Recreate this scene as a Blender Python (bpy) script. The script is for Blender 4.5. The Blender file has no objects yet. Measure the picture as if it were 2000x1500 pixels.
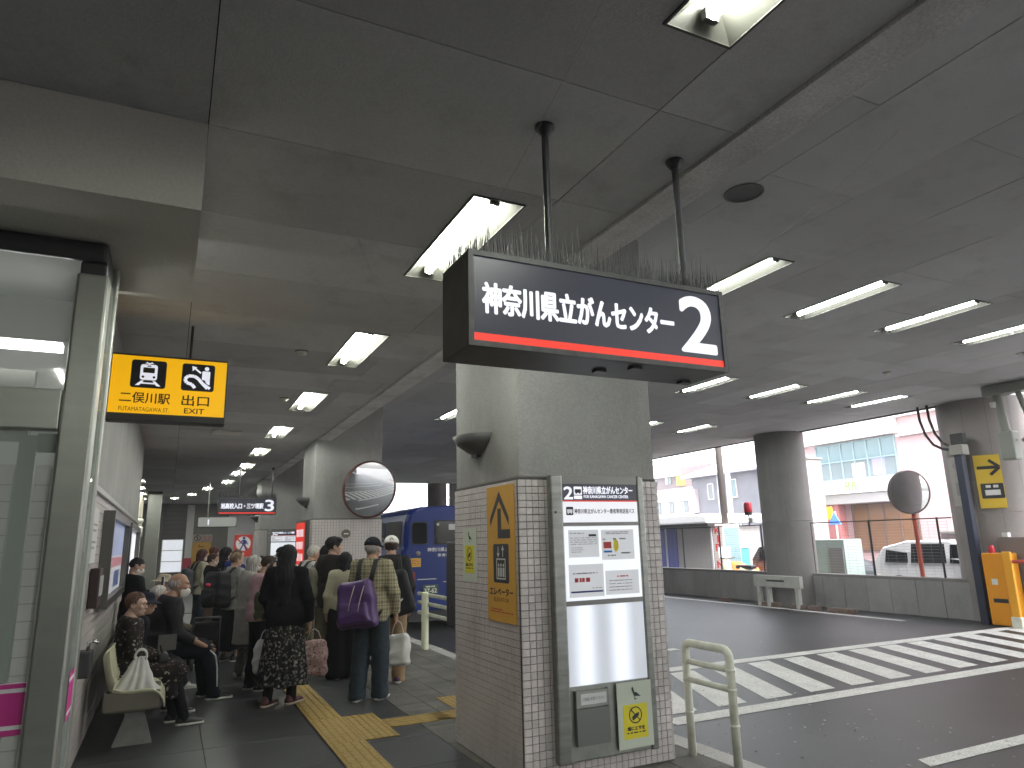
import bpy, bmesh, math, random
import numpy as np
from mathutils import Matrix, Vector
random.seed(7); np.random.seed(7)
SC = bpy.context.scene
COL = SC.collection
R = math.radians

# ------------------------------------------------------------------ camera, world, sun, exposure
cam = bpy.data.cameras.new('camera'); cam_ob = bpy.data.objects.new('camera', cam); COL.objects.link(cam_ob)
cam.sensor_width = 36.0; cam.lens = 36 * 1352.47 / 2000; cam.clip_start = 0.05; cam.clip_end = 600
def camera_matrix(loc, yaw, pitch, roll):
    f = Vector((math.sin(yaw) * math.cos(pitch), math.cos(yaw) * math.cos(pitch), math.sin(pitch)))
    r = Vector((math.cos(yaw), -math.sin(yaw), 0)); u = r.cross(f)
    c, s = math.cos(roll), math.sin(roll)
    r2 = c * r + s * u; u2 = -s * r + c * u
    m = Matrix(((r2.x, u2.x, -f.x, loc[0]), (r2.y, u2.y, -f.y, loc[1]), (r2.z, u2.z, -f.z, loc[2]), (0, 0, 0, 1)))
    return m
cam_ob.matrix_world = camera_matrix((0, 0, 1.6), 0.455597552, 0.221806289, -0.0235725579)
SC.camera = cam_ob
SUN_EL, SUN_AZ = R(60), R(188)     # overcast: a weak broad sun from behind the viaduct
w = bpy.data.worlds.new('World'); SC.world = w; w.use_nodes = True
nt = w.node_tree; nt.nodes.clear()
wo = nt.nodes.new('ShaderNodeOutputWorld'); bg = nt.nodes.new('ShaderNodeBackground'); sky = nt.nodes.new('ShaderNodeTexSky')
sky.sky_type = 'NISHITA'; sky.sun_disc = False; sky.sun_elevation = SUN_EL; sky.sun_rotation = SUN_AZ
sky.air_density = 1.0; sky.dust_density = 4.0; sky.ozone_density = 0.6
hs = nt.nodes.new('ShaderNodeHueSaturation'); hs.inputs['Saturation'].default_value = 0.25
nt.links.new(sky.outputs[0], hs.inputs['Color']); nt.links.new(hs.outputs[0], bg.inputs[0]); nt.links.new(bg.outputs[0], wo.inputs[0])
bg.inputs[1].default_value = 0.098
sl = bpy.data.lights.new('sun', 'SUN'); so = bpy.data.objects.new('sun', sl); COL.objects.link(so)
sl.energy = 0.85; sl.angle = R(25); sl.color = (1, 0.97, 0.93)
sd = Vector((math.sin(SUN_AZ) * math.cos(SUN_EL), math.cos(SUN_AZ) * math.cos(SUN_EL), math.sin(SUN_EL)))
so.rotation_euler = sd.to_track_quat('Z', 'Y').to_euler()
SC.view_settings.view_transform = 'Standard'; SC.view_settings.look = 'None'
SC.view_settings.exposure = 3.7; SC.view_settings.gamma = 1; SC.view_settings.use_curve_mapping = False
SC.render.engine = 'CYCLES'
SC.cycles.use_denoising = True
SC.cycles.max_bounces = 6; SC.cycles.diffuse_bounces = 4; SC.cycles.glossy_bounces = 4; SC.cycles.transmission_bounces = 6
SC.cycles.sample_clamp_indirect = 8.0
TUBE_L, TUBE_R = 9.6, 6.8        # ceiling tubes of the concourse and of the roadway


# ------------------------------------------------------------------ materials
MATS = {}
def lin(c):
    if isinstance(c, (int, float)): c = (c, c, c)
    return (c[0], c[1], c[2], 1)
def mat(name, col=0.5, rough=0.6, metal=0.0, col2=None, scale=6.0, detail=5.0, bump=0.0, bscale=60.0, emit=0.0, ecol=None, spec=0.5, coat=0.0, lo=0.35, hi=0.65, stretch=None, coord='Object', alpha=1.0, trans=0.0):
    if name in MATS: return MATS[name]
    m = bpy.data.materials.new(name); m.use_nodes = True; MATS[name] = m
    n = m.node_tree; b = n.nodes['Principled BSDF']
    b.inputs['Base Color'].default_value = lin(col); b.inputs['Roughness'].default_value = rough; b.inputs['Metallic'].default_value = metal
    b.inputs['Specular IOR Level'].default_value = spec; b.inputs['Coat Weight'].default_value = coat
    b.inputs['Alpha'].default_value = alpha; b.inputs['Transmission Weight'].default_value = trans
    if emit: b.inputs['Emission Color'].default_value = lin(ecol if ecol is not None else col); b.inputs['Emission Strength'].default_value = emit
    tc = None
    if col2 is not None or bump:
        tc = n.nodes.new('ShaderNodeTexCoord'); src = tc.outputs[coord]
        if stretch:
            mp = n.nodes.new('ShaderNodeMapping'); mp.inputs['Scale'].default_value = stretch; n.links.new(src, mp.inputs[0]); src = mp.outputs[0]
    if col2 is not None:
        t = n.nodes.new('ShaderNodeTexNoise'); t.inputs['Scale'].default_value = scale; t.inputs['Detail'].default_value = detail; t.inputs['Roughness'].default_value = 0.62
        n.links.new(src, t.inputs['Vector'])
        r = n.nodes.new('ShaderNodeValToRGB'); r.color_ramp.elements[0].position = lo; r.color_ramp.elements[1].position = hi
        r.color_ramp.elements[0].color = lin(col); r.color_ramp.elements[1].color = lin(col2)
        n.links.new(t.outputs[0], r.inputs[0]); n.links.new(r.outputs[0], b.inputs['Base Color'])
    if bump:
        t2 = n.nodes.new('ShaderNodeTexNoise'); t2.inputs['Scale'].default_value = bscale; t2.inputs['Detail'].default_value = 4
        n.links.new(src, t2.inputs['Vector'])
        bp = n.nodes.new('ShaderNodeBump'); bp.inputs['Strength'].default_value = bump; bp.inputs['Distance'].default_value = 0.01
        n.links.new(t2.outputs[0], bp.inputs['Height']); n.links.new(bp.outputs[0], b.inputs['Normal'])
    return m
def concrete(name, c1, c2, rough=0.8, speck=0.5, big=0.9, stain=None, per=False):
    """cast concrete: broad clouds, fine speckle, pin holes and an optional vertical staining"""
    if name in MATS: return MATS[name]
    m = bpy.data.materials.new(name); m.use_nodes = True; MATS[name] = m
    n = m.node_tree; b = n.nodes['Principled BSDF']; L = n.links.new
    g = n.nodes.new('ShaderNodeNewGeometry'); P = g.outputs['Position']
    def noise(sc, det, src=P, ro=0.6):
        t = n.nodes.new('ShaderNodeTexNoise'); t.inputs['Scale'].default_value = sc; t.inputs['Detail'].default_value = det; t.inputs['Roughness'].default_value = ro
        L(src, t.inputs['Vector']); return t.outputs[0]
    def mixc(f, a, c, mode='MIX'):
        x = n.nodes.new('ShaderNodeMix'); x.data_type = 'RGBA'; x.blend_type = mode
        if isinstance(f, (int, float)): x.inputs[0].default_value = f
        else: L(f, x.inputs[0])
        for i, v in ((6, a), (7, c)):
            if isinstance(v, tuple): x.inputs[i].default_value = v
            else: L(v, x.inputs[i])
        return x.outputs[2]
    def ramp(src, lo, hi, a=0.0, c=1.0):
        r = n.nodes.new('ShaderNodeMapRange'); r.inputs[1].default_value = lo; r.inputs[2].default_value = hi; r.inputs[3].default_value = a; r.inputs[4].default_value = c
        L(src, r.inputs[0]); return r.outputs[0]
    base = mixc(ramp(noise(big, 6), 0.3, 0.7), lin(c1), lin(c2))
    sp = ramp(noise(70, 3), 0.3, 0.75, 1 - speck * 0.35, 1 + speck * 0.15)
    comb = n.nodes.new('ShaderNodeCombineColor'); [L(sp, comb.inputs[i]) for i in range(3)]
    base = mixc(1.0, base, comb.outputs[0], 'MULTIPLY')
    if stain:
        mp = n.nodes.new('ShaderNodeMapping'); mp.inputs['Scale'].default_value = stain; L(P, mp.inputs[0])
        s = ramp(noise(2.2, 8, mp.outputs[0], 0.7), 0.52, 0.75, 0, 0.42)
        base = mixc(s, base, lin(tuple(x * 0.5 for x in (c1 if isinstance(c1, tuple) else (c1,) * 3))))
    if per:
        oi = n.nodes.new('ShaderNodeObjectInfo'); rr = ramp(oi.outputs['Random'], 0, 1, 0.86, 1.1)
        cb = n.nodes.new('ShaderNodeCombineColor'); [L(rr, cb.inputs[i]) for i in range(3)]
        base = mixc(1.0, base, cb.outputs[0], 'MULTIPLY')
    L(base, b.inputs['Base Color']); b.inputs['Roughness'].default_value = rough
    bp = n.nodes.new('ShaderNodeBump'); bp.inputs['Strength'].default_value = 0.35; bp.inputs['Distance'].default_value = 0.006
    L(noise(90, 3), bp.inputs['Height']); L(bp.outputs[0], b.inputs['Normal'])
    return m

CONC = concrete('cast_concrete', (0.28, 0.278, 0.265), (0.38, 0.378, 0.36), stain=(1, 1, 0.25))
CONC_D = concrete('weathered_concrete', (0.15, 0.145, 0.135), (0.23, 0.225, 0.21), stain=(1, 1, 0.3))
CEIL_L = concrete('ceiling_board_grey', (0.50, 0.50, 0.49), (0.64, 0.64, 0.63), speck=0.3, big=0.5, stain=(1.3, 1.1, 1), per=True)
CEIL_R = concrete('ceiling_board_cool', (0.45, 0.455, 0.455), (0.56, 0.565, 0.57), speck=0.25, big=0.5, stain=(.8, .8, 1), per=True)
STRIP = concrete('stained_strip', (0.60, 0.58, 0.56), (0.92, 0.89, 0.87), stain=(6, 0.7, 1), speck=0.8, big=2.5)
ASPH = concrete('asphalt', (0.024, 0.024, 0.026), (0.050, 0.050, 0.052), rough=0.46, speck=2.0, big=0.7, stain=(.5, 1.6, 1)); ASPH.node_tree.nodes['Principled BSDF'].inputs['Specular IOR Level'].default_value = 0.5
STREET = concrete('street_asphalt', (0.10, 0.10, 0.105), (0.15, 0.15, 0.15), rough=0.8, speck=0.8)
SLATE = concrete('slate_slab', (0.040, 0.042, 0.045), (0.066, 0.068, 0.071), rough=0.42, speck=0.8, big=1.4, per=True)
PAVE = concrete('stone_paver', (0.105, 0.10, 0.088), (0.195, 0.187, 0.165), rough=0.75, speck=1.4, big=3.0, per=True)
GROUT = mat('dark_grout', 0.03, 0.9)
KERB = concrete('kerb_stone', (0.33, 0.32, 0.31), (0.5, 0.49, 0.47), speck=1.0)
ROADPAINT = concrete('worn_road_paint', (0.62, 0.615, 0.59), (0.76, 0.755, 0.72), rough=0.7, speck=1.3, big=5.0, stain=(3, 3, 1))
TILE = concrete('pink_grey_tile', (0.60, 0.545, 0.53), (0.69, 0.635, 0.615), rough=0.32, speck=0.35, big=2.5, per=True, stain=(2, 2, .7))
TILEJ = mat('tile_joint', (0.14, 0.13, 0.127), 0.9)
WALLT = concrete('wall_tile', (0.42, 0.385, 0.37), (0.50, 0.46, 0.445), rough=0.4, speck=0.25)
YTAC = mat('tactile_yellow', (0.30, 0.20, 0.055), 0.7, col2=(0.40, 0.275, 0.085), scale=5, bump=0.25, bscale=80, coord='Generated')
STEEL = mat('brushed_steel', (0.36, 0.37, 0.335), 0.36, 0.75, col2=(0.40, 0.41, 0.37), scale=3, stretch=(1, 1, 5))
STEEL_D = mat('dark_steel', (0.16, 0.16, 0.15), 0.36, 0.85)
STEELB = mat('panel_steel', (0.25, 0.26, 0.24), 0.42, 0.75, col2=(0.32, 0.33, 0.30), scale=8)
BLACK = mat('black_paint', (0.016, 0.016, 0.02), 0.38)
DKGREY = mat('dark_grey_paint', (0.035, 0.035, 0.038), 0.45)
SIGNFACE = mat('sign_face_black', (0.020, 0.021, 0.030), 0.32, emit=0.0022, ecol=(0.6, 0.65, 1))
LITWHITE = mat('lit_white', (0.8, 0.82, 0.86), 0.4, emit=0.050, ecol=(0.88, 0.92, 1))
LITRED = mat('lit_red', (0.72, 0.05, 0.03), 0.4, emit=0.040, ecol=(1, 0.03, 0.015))
LITYEL = mat('lit_yellow', (0.8, 0.45, 0.01), 0.4, emit=0.050, ecol=(1, 0.50, 0.0))
LITPIC = mat('lit_pictogram_white', (0.75, 0.75, 0.85), 0.4, emit=0.051, ecol=(0.88, 0.90, 1))
YELBLK = mat('yellow_sign_ink', (0.03, 0.022, 0.004), 0.5)
TUBEM = mat('lamp_tube', (1, 1, 0.95), 0.4, emit=TUBE_L, ecol=(0.97, 1.0, 0.91)); TUBEM2 = mat('lamp_tube_road', (1, 1, 0.95), 0.4, emit=TUBE_R, ecol=(0.965, 1.0, 0.965))
REFL = mat('lamp_reflector', (0.075, 0.075, 0.064), 0.5)
WHITEP = mat('white_paint', (0.66, 0.66, 0.58), 0.4, col2=(0.5, 0.5, 0.43), scale=9)
PAPER = mat('paper', (0.62, 0.62, 0.62), 0.8)
PAPERL = mat('backlit_paper', (0.42, 0.42, 0.44), 0.8, emit=0.03, ecol=(0.92, 0.95, 1))
INK = mat('ink_black', (0.02, 0.02, 0.025), 0.6)
INKG = mat('ink_grey', (0.22, 0.22, 0.23), 0.7)
INKR = mat('ink_red', (0.5, 0.06, 0.06), 0.7)
INKB = mat('ink_blue', (0.05, 0.2, 0.6), 0.7)
INKN = mat('ink_navy', (0.04, 0.05, 0.2), 0.7)
STKYEL = mat('sticker_yellow', (0.72, 0.62, 0.02), 0.55)
SGNYEL = mat('board_yellow', (0.60, 0.31, 0.035), 0.5, col2=(0.66, 0.36, 0.05), scale=2)
GLASSM = mat('clear_glass', (0.55, 0.62, 0.57), 0.03, trans=0.0, alpha=0.35, spec=0.9)
DKGLASS = mat('dark_window_glass', (0.004, 0.005, 0.006), 0.06, spec=0.35)
MIRROR = mat('mirror_surface', (0.52, 0.53, 0.53), 0.02, 1.0)
BUSBLUE = mat('bus_blue_paint', (0.003, 0.019, 0.145), 0.25, coat=0.0, spec=0.3)
RUBBER = mat('rubber', (0.02, 0.02, 0.02), 0.7)
ORANGEP = mat('orange_paint', (0.70, 0.28, 0.01), 0.4)
REDP = mat('red_paint', (0.45, 0.05, 0.035), 0.45)
REDLAMP = mat('red_lamp_glass', (0.5, 0.02, 0.04), 0.25)
MAG = mat('magenta_sticker', (0.48, 0.03, 0.22), 0.5)
GUARD = mat('guard_rail_paint', (0.74, 0.75, 0.64), 0.45, col2=(0.52, 0.52, 0.43), scale=11, lo=0.45, hi=0.75)

# ------------------------------------------------------------------ mesh helpers
ORG = {}
class MB:
    def __init__(s): s.v = []; s.f = []; s.m = []
    def add(s, vs, fs, mi=0):
        o = len(s.v); s.v += [tuple(map(float, p)) for p in vs]
        s.f += [tuple(i + o for i in f) for f in fs]; s.m += [mi] * len(fs); return s
    def box(s, x0, y0, z0, x1, y1, z1, mi=0):
        vs = [(x0, y0, z0), (x1, y0, z0), (x1, y1, z0), (x0, y1, z0), (x0, y0, z1), (x1, y0, z1), (x1, y1, z1), (x0, y1, z1)]
        return s.add(vs, [(0, 3, 2, 1), (4, 5, 6, 7), (0, 1, 5, 4), (1, 2, 6, 5), (2, 3, 7, 6), (3, 0, 4, 7)], mi)
    def bbox(s, x0, y0, z0, x1, y1, z1, b=0.01, mi=0):
        """box with chamfered edges"""
        bm = bmesh.new(); bmesh.ops.create_cube(bm, size=1)
        for v in bm.verts: v.co = Vector(((x0 + x1) / 2 + v.co.x * (x1 - x0), (y0 + y1) / 2 + v.co.y * (y1 - y0), (z0 + z1) / 2 + v.co.z * (z1 - z0)))
        bmesh.ops.bevel(bm, geom=list(bm.edges), offset=b, segments=2, affect='EDGES', profile=0.6)
        bm.verts.index_update(); s.add([v.co[:] for v in bm.verts], [[v.index for v in f.verts] for f in bm.faces], mi); bm.free(); return s
    def tube(s, path, r, n=10, mi=0, caps=True):
        pts = [Vector(p) for p in path]; rs = r if isinstance(r, (list, tuple)) else [r] * len(pts)
        vs = []; up = None
        for i, p in enumerate(pts):
            d = (pts[min(i + 1, len(pts) - 1)] - pts[max(i - 1, 0)]).normalized()
            if up is None: up = Vector((0, 0, 1)) if abs(d.z) < 0.9 else Vector((1, 0, 0))
            a = d.cross(up).normalized(); b = a.cross(d).normalized(); up = b
            vs += [p + (a * math.cos(2 * math.pi * k / n) + b * math.sin(2 * math.pi * k / n)) * rs[i] for k in range(n)]
        fs = [(i * n + k, i * n + (k + 1) % n, (i + 1) * n + (k + 1) % n, (i + 1) * n + k) for i in range(len(pts) - 1) for k in range(n)]
        if caps: fs += [tuple(range(n))[::-1], tuple((len(pts) - 1) * n + k for k in range(n))]
        return s.add(vs, fs, mi)
    def cyl(s, p0, p1, r, n=16, mi=0): return s.tube([p0, p1], r, n, mi)
    def lathe(s, prof, c, n=24, axis='Z', mi=0):
        """prof: (radius, height) pairs"""
        vs = []
        for (r, h) in prof:
            for k in range(n):
                a = 2 * math.pi * k / n; x, y = r * math.cos(a), r * math.sin(a)
                q = (x, y, h) if axis == 'Z' else ((x, h, y) if axis == 'Y' else (h, x, y))
                vs.append((c[0] + q[0], c[1] + q[1], c[2] + q[2]))
        fs = [(i * n + k, i * n + (k + 1) % n, (i + 1) * n + (k + 1) % n, (i + 1) * n + k) for i in range(len(prof) - 1) for k in range(n)]
        return s.add(vs, fs, mi)
    def prism(s, poly, fn, d0, d1, mi=0):
        """poly in 2-D; fn(u, v, d) gives the point"""
        n = len(poly); vs = [fn(u, v, d0) for u, v in poly] + [fn(u, v, d1) for u, v in poly]
        fs = [tuple(range(n))[::-1], tuple(range(n, 2 * n))] + [(i, (i + 1) % n, n + (i + 1) % n, n + i) for i in range(n)]
        return s.add(vs, fs, mi)
    def build(s, name, mats, parent=None, smooth=False, fix=True):
        o = Vector(ORG.get(parent.name, (0, 0, 0))) if parent else Vector((0, 0, 0))
        me = bpy.data.meshes.new(name)
        me.from_pydata([(p[0] - o[0], p[1] - o[1], p[2] - o[2]) for p in s.v], [], s.f)
        for m in (mats if isinstance(mats, (list, tuple)) else [mats]): me.materials.append(m)
        if any(s.m): me.polygons.foreach_set('material_index', s.m)
        if fix:
            bm = bmesh.new(); bm.from_mesh(me); bmesh.ops.recalc_face_normals(bm, faces=bm.faces); bm.to_mesh(me); bm.free()
        if smooth: me.shade_smooth()
        me.update()
        return link(name, me, parent)
def link(name, me, parent=None, loc=None):
    ob = bpy.data.objects.new(name, me); COL.objects.link(ob)
    if parent: ob.parent = parent; ORG[ob.name] = ORG.get(parent.name, (0, 0, 0))
    else: ORG[ob.name] = (0, 0, 0)
    if loc: ob.location = loc
    return ob
def tag(o, label, cat, group=None):
    o['label'] = label; o['category'] = cat
    if group: o['group'] = group
    return o
def thing(name, label, cat, loc=(0, 0, 0), group=None, rz=0.0):
    o = bpy.data.objects.new(name, None); COL.objects.link(o); o.location = loc; o.rotation_euler = (0, 0, rz)
    o.empty_display_size = 0.1
    ORG[o.name] = tuple(loc); return tag(o, label, cat, group)
def structure(o): o['kind'] = 'structure'; return o
def stuff(o): o['kind'] = 'stuff'; return o
def copy_thing(root, loc, label=None, rz=None):
    r = root.copy(); COL.objects.link(r); r.location = loc
    if rz is not None: r.rotation_euler = (0, 0, rz)
    if label: r['label'] = label
    for ch in list(root.children):
        c = ch.copy(); COL.objects.link(c); c.parent = r
        for g in list(ch.children):
            d = g.copy(); COL.objects.link(d); d.parent = c
    return r
class Flat(MB):
    """flat shapes on a plane: origin + u*right + v*up, raised d along right x up"""
    def __init__(s, o, right, up):
        super().__init__(); s.o = Vector(o); s.r = Vector(right); s.u = Vector(up); s.n = s.r.cross(s.u)
    def p(s, u, v, d=0.0): return s.o + s.r * u + s.u * v + s.n * d
    def poly(s, pts, d=0.0, mi=0): return s.add([s.p(u, v, d) for u, v in pts], [tuple(range(len(pts)))], mi)
    def rect(s, u0, v0, u1, v1, d=0.0, mi=0): return s.poly([(u0, v0), (u1, v0), (u1, v1), (u0, v1)], d, mi)
    def rrect(s, u0, v0, u1, v1, r, d=0.0, mi=0):
        pts = []
        for cx, cy, a0 in ((u1 - r, v0 + r, -90), (u1 - r, v1 - r, 0), (u0 + r, v1 - r, 90), (u0 + r, v0 + r, 180)):
            pts += [(cx + r * math.cos(R(a0 + k * 22.5)), cy + r * math.sin(R(a0 + k * 22.5))) for k in range(5)]
        return s.poly(pts, d, mi)
    def circ(s, u, v, r, d=0.0, mi=0, n=24, ry=None):
        return s.poly([(u + r * math.cos(2 * math.pi * k / n), v + (ry or r) * math.sin(2 * math.pi * k / n)) for k in range(n)], d, mi)
    def ring(s, u, v, r0, r1, d=0.0, mi=0, n=28):
        vs = [s.p(u + r * math.cos(2 * math.pi * k / n), v + r * math.sin(2 * math.pi * k / n), d) for r in (r0, r1) for k in range(n)]
        return s.add(vs, [(k, (k + 1) % n, n + (k + 1) % n, n + k) for k in range(n)], mi)
    def line(s, pts, w, d=0.0, mi=0):
        for (a, b), (c, e) in zip(pts[:-1], pts[1:]):
            dx, dy = c - a, e - b; l = math.hypot(dx, dy) or 1; nx, ny = -dy / l * w / 2, dx / l * w / 2
            s.poly([(a - nx, b - ny), (c - nx, e - ny), (c + nx, e + ny), (a + nx, b + ny)], d, mi); d += 0.00005
        return s
    def build(s, name, mats, parent=None): return super().build(name, mats, parent, fix=False)
def text(body, w, h, o, right, up, m, parent, name='lettering', bold=0.0, d=0.004, keep=False):
    """flat print: the glyphs of BODY fitted into w x h (lower-left corner o)"""
    c = bpy.data.curves.new('print', 'FONT'); c.body = body; c.resolution_u = 8 if len(body) == 1 else 2
    t = bpy.data.objects.new('print', c); COL.objects.link(t)
    bpy.context.view_layer.update()
    me = bpy.data.meshes.new_from_object(t.evaluated_get(bpy.context.evaluated_depsgraph_get()))
    bpy.data.objects.remove(t); bpy.data.curves.remove(c)
    n = len(me.vertices); co = np.empty(n * 3); me.vertices.foreach_get('co', co); co = co.reshape(-1, 3)
    fs = [tuple(p.vertices) for p in me.polygons]; bpy.data.meshes.remove(me)
    x0, x1, y0, y1 = co[:, 0].min(), co[:, 0].max(), co[:, 1].min(), co[:, 1].max()
    sx = w / (x1 - x0); sy = h / (y1 - y0)
    if keep: sx = sy = min(sx, sy)
    u = (co[:, 0] - x0) * sx; v = (co[:, 1] - y0) * sy
    F = Flat(o, right, up)
    offs = [(0, 0)] if not bold else [(0, 0), (bold, 0), (-bold, 0), (0, bold * .8), (0, -bold * .8), (bold * .7, bold * .6), (-bold * .7, bold * .6), (bold * .7, -bold * .6), (-bold * .7, -bold * .6)]
    for k, (dx, dy) in enumerate(offs):
        F.add([F.p(a + dx, b + dy, d + k * 0.00012) for a, b in zip(u, v)], fs)
    return F.build(name, m, parent)
def scribble(F, u0, v0, u1, v1, rows, fill=0.55, d=0.001, mi=0, seed=1):
    """illegible small print: broken short bars"""
    rg = random.Random(seed); h = (v1 - v0) / rows
    for i in range(rows):
        u = u0; v = v1 - (i + 1) * h
        while u < u1 - 0.01:
            L = rg.uniform(0.012, 0.05); e = min(u + L, u1)
            F.rect(u, v + h * (1 - fill) / 2, e, v + h * (1 + fill) / 2, d, mi); u = e + rg.uniform(0.004, 0.012)
            if rg.random() < 0.06: break
def rect_minus(r, holes):
    out = [r]
    for (a0, b0, a1, b1) in holes:
        nxt = []
        for (x0, y0, x1, y1) in out:
            if a1 <= x0 or a0 >= x1 or b1 <= y0 or b0 >= y1: nxt.append((x0, y0, x1, y1)); continue
            if a0 > x0: nxt.append((x0, y0, a0, y1))
            if a1 < x1: nxt.append((a1, y0, x1, y1))
            c0, c1 = max(x0, a0), min(x1, a1)
            if b0 > y0: nxt.append((c0, y0, c1, b0))
            if b1 < y1: nxt.append((c0, b1, c1, y1))
        out = nxt
    return out

# ================================================================== THE SETTING
ZR = -0.10                       # road level; the pavement is at z = 0
ZL, ZH = 3.45, 4.10              # concourse ceiling, roadway ceiling
g = MB(); g.add([(3.9, -30, ZR), (14.9, -30, ZR), (14.9, 60, ZR), (3.9, 60, ZR)], [(0, 1, 2, 3)]); road = structure(g.build('road', ASPH))
g = MB(); g.add([(14.9, -60, ZR - .004), (160, -60, ZR - .004), (160, 160, ZR - .004), (14.9, 160, ZR - .004)], [(0, 1, 2, 3)])
g.add([(-60, 60, ZR - .004), (14.9, 60, ZR - .004), (14.9, 160, ZR - .004), (-60, 160, ZR - .004)], [(0, 1, 2, 3)]); structure(g.build('street', STREET))
g = MB(); g.box(-9, -12, -.3, 3.70, 3.0, 0.0); g.box(-9, 3.0, -.3, 3.70, 20.0, -0.013); g.box(-9, 20, -.3, 3.70, 45, 0.0)
pav = structure(g.build('pavement', [SLATE]))
def shared_pieces(name, mesh_mb, mats, parent, locs, scale=None):
    """one small mesh, one object per piece"""
    me = None; out = []
    for l in locs:
        if me is None:
            ob = mesh_mb.build(name, mats, parent); me = ob.data; ob.location = l
        else: ob = link(name, me, parent, l)
        out.append(ob)
    return out
def slab_mb(w, d, t=0.014, c=0.0025):
    m = MB(); x, y = w / 2, d / 2
    vs = [(-x, -y, -t), (x, -y, -t), (x, y, -t), (-x, y, -t), (-x, -y, -c), (x, -y, -c), (x, y, -c), (-x, y, -c), (-x + c, -y + c, 0), (x - c, -y + c, 0), (x - c, y - c, 0), (-x + c, y - c, 0)]
    fs = [(8, 9, 10, 11)] + [(4 + i, 4 + (i + 1) % 4, 8 + (i + 1) % 4, 8 + i) for i in range(4)] + [(i, (i + 1) % 4, 4 + (i + 1) % 4, 4 + i) for i in range(4)]
    return m.add(vs, fs)
W1 = 0.905
shared_pieces('paving_slab', slab_mb(W1 - .002, .908), SLATE, pav, [(-.525 + W1 * (i + .5), 3.46 + .91 * k, random.uniform(-.001, .0)) for i in range(2) for k in range(18)])
shared_pieces('paving_slab', slab_mb(.87, .80), SLATE, pav, [(1.735, 3.3 + .805 * k + .4 - .4, -.0005) for k in range(20)])
shared_pieces('stone_paver', slab_mb(.3025, .3025, .014, .004), PAVE, pav, [(2.33 + .306 * i, 3.16 + .306 * k, random.uniform(-.002, .0005)) for i in range(5) for k in range(55)][:275])
# kerb stones
kb = slab_mb(.20, .595, .16, .012)
kerbs = MB(); kerbs.box(3.70, -12, -.3, 3.74, 45, -.004); kerb = structure(kerbs.build('kerb', GROUT))
shared_pieces('kerb_stone', kb, KERB, kerb, [(3.81, 3.0 + .6 * k, random.uniform(.0, .006)) for k in range(-3, 42)])
# tactile paving
bars = MB(); bars.box(-.148, -.148, -.004, .148, .148, .004)
for k in range(4):
    x = -.105 + .07 * k
    bars.add([(x - .017, -.137, .004), (x + .017, -.137, .004), (x + .017, .137, .004), (x - .017, .137, .004), (x - .011, -.130, .010), (x + .011, -.130, .010), (x + .011, .130, .010), (x - .011, .130, .010)],
             [(4, 5, 6, 7), (0, 1, 5, 4), (1, 2, 6, 5), (2, 3, 7, 6), (3, 0, 4, 7)])
barx = MB(); barx.add([(y, x, z) for x, y, z in bars.v], bars.f)
dots = MB(); dots.box(-.148, -.148, -.004, .148, .148, .004)
for i in range(5):
    for k in range(5):
        x, y = -.118 + .059 * i, -.118 + .059 * k
        dots.add([(x + r * math.cos(a * math.pi / 3), y + r * math.sin(a * math.pi / 3), z) for r, z in ((.013, .004), (.008, .0095)) for a in range(6)], [(a, (a + 1) % 6, 6 + (a + 1) % 6, 6 + a) for a in range(6)] + [tuple(range(6, 12))])
tac = thing('tactile_path', 'yellow tactile paving strip with bars and a dotted crossing square on dark slabs', 'tactile paving', (1.45, 6.65, 0))
def tac_place(mb, locs):
    lo = [(x - 1.45, y - 6.65, .003) for x, y in locs]
    m2 = MB(); m2.v = [(a + 1.45, b + 6.65, c) for a, b, c in mb.v]; m2.f = mb.f; m2.m = mb.m
    shared_pieces('tactile_tile', m2, YTAC, tac, lo)
tac_place(bars, [(1.45, 6.05 - .3 * k) for k in range(10)] + [(1.45, 7.25 + .3 * k) for k in range(40)])
tac_place(dots, [(1.45 + .3 * i, 6.35 + .3 * k) for i in range(2) for k in range(3)] + [(2.80 + .3 * i, 6.65 + .3 * k) for i in range(2) for k in range(3)])
tac_place(barx, [(2.05 + .3 * i, 6.65) for i in range(2)] + [(2.50, 6.65)])
# road markings: thin sheets on the asphalt
def sheet(name, polys, z=ZR + .004):
    m = MB(); 
    for p in polys: m.add([(x, y, z) for x, y in p], [tuple(range(len(p)))])
    return structure(m.build(name, ROADPAINT))
sheet('road_line', [[(4.35, 5.58), (14.6, 5.50), (14.6, 5.73), (4.35, 5.81)]])
sheet('road_line', [[(5.55, 7.70), (15.0, 7.56), (15.0, 7.78), (5.55, 7.93)]])
sheet('road_line', [[(5.18, 3.71), (13, 3.66), (13, 3.82), (5.25, 3.86)]])
sheet('road_line', [[(4.8, 9.02), (7.2, 9.02), (7.2, 9.2), (4.8, 9.2)]])
sheet('road_line', [[(12.86, 9.4), (13.02, 9.4), (13.22, 22), (13.02, 22)]])
sheet('road_line', [[(4.3, 2.2), (13, 2.1), (13, 2.25), (4.3, 2.35)]])
for k in range(-2, 13):
    x = 5.13 + .655 * k
    a = [(x + .02, 5.92), (x + .40, 5.92), (x + 1.11, 7.60), (x + .73, 7.60)]
    sheet('hatch_stripe', [a])

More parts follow.
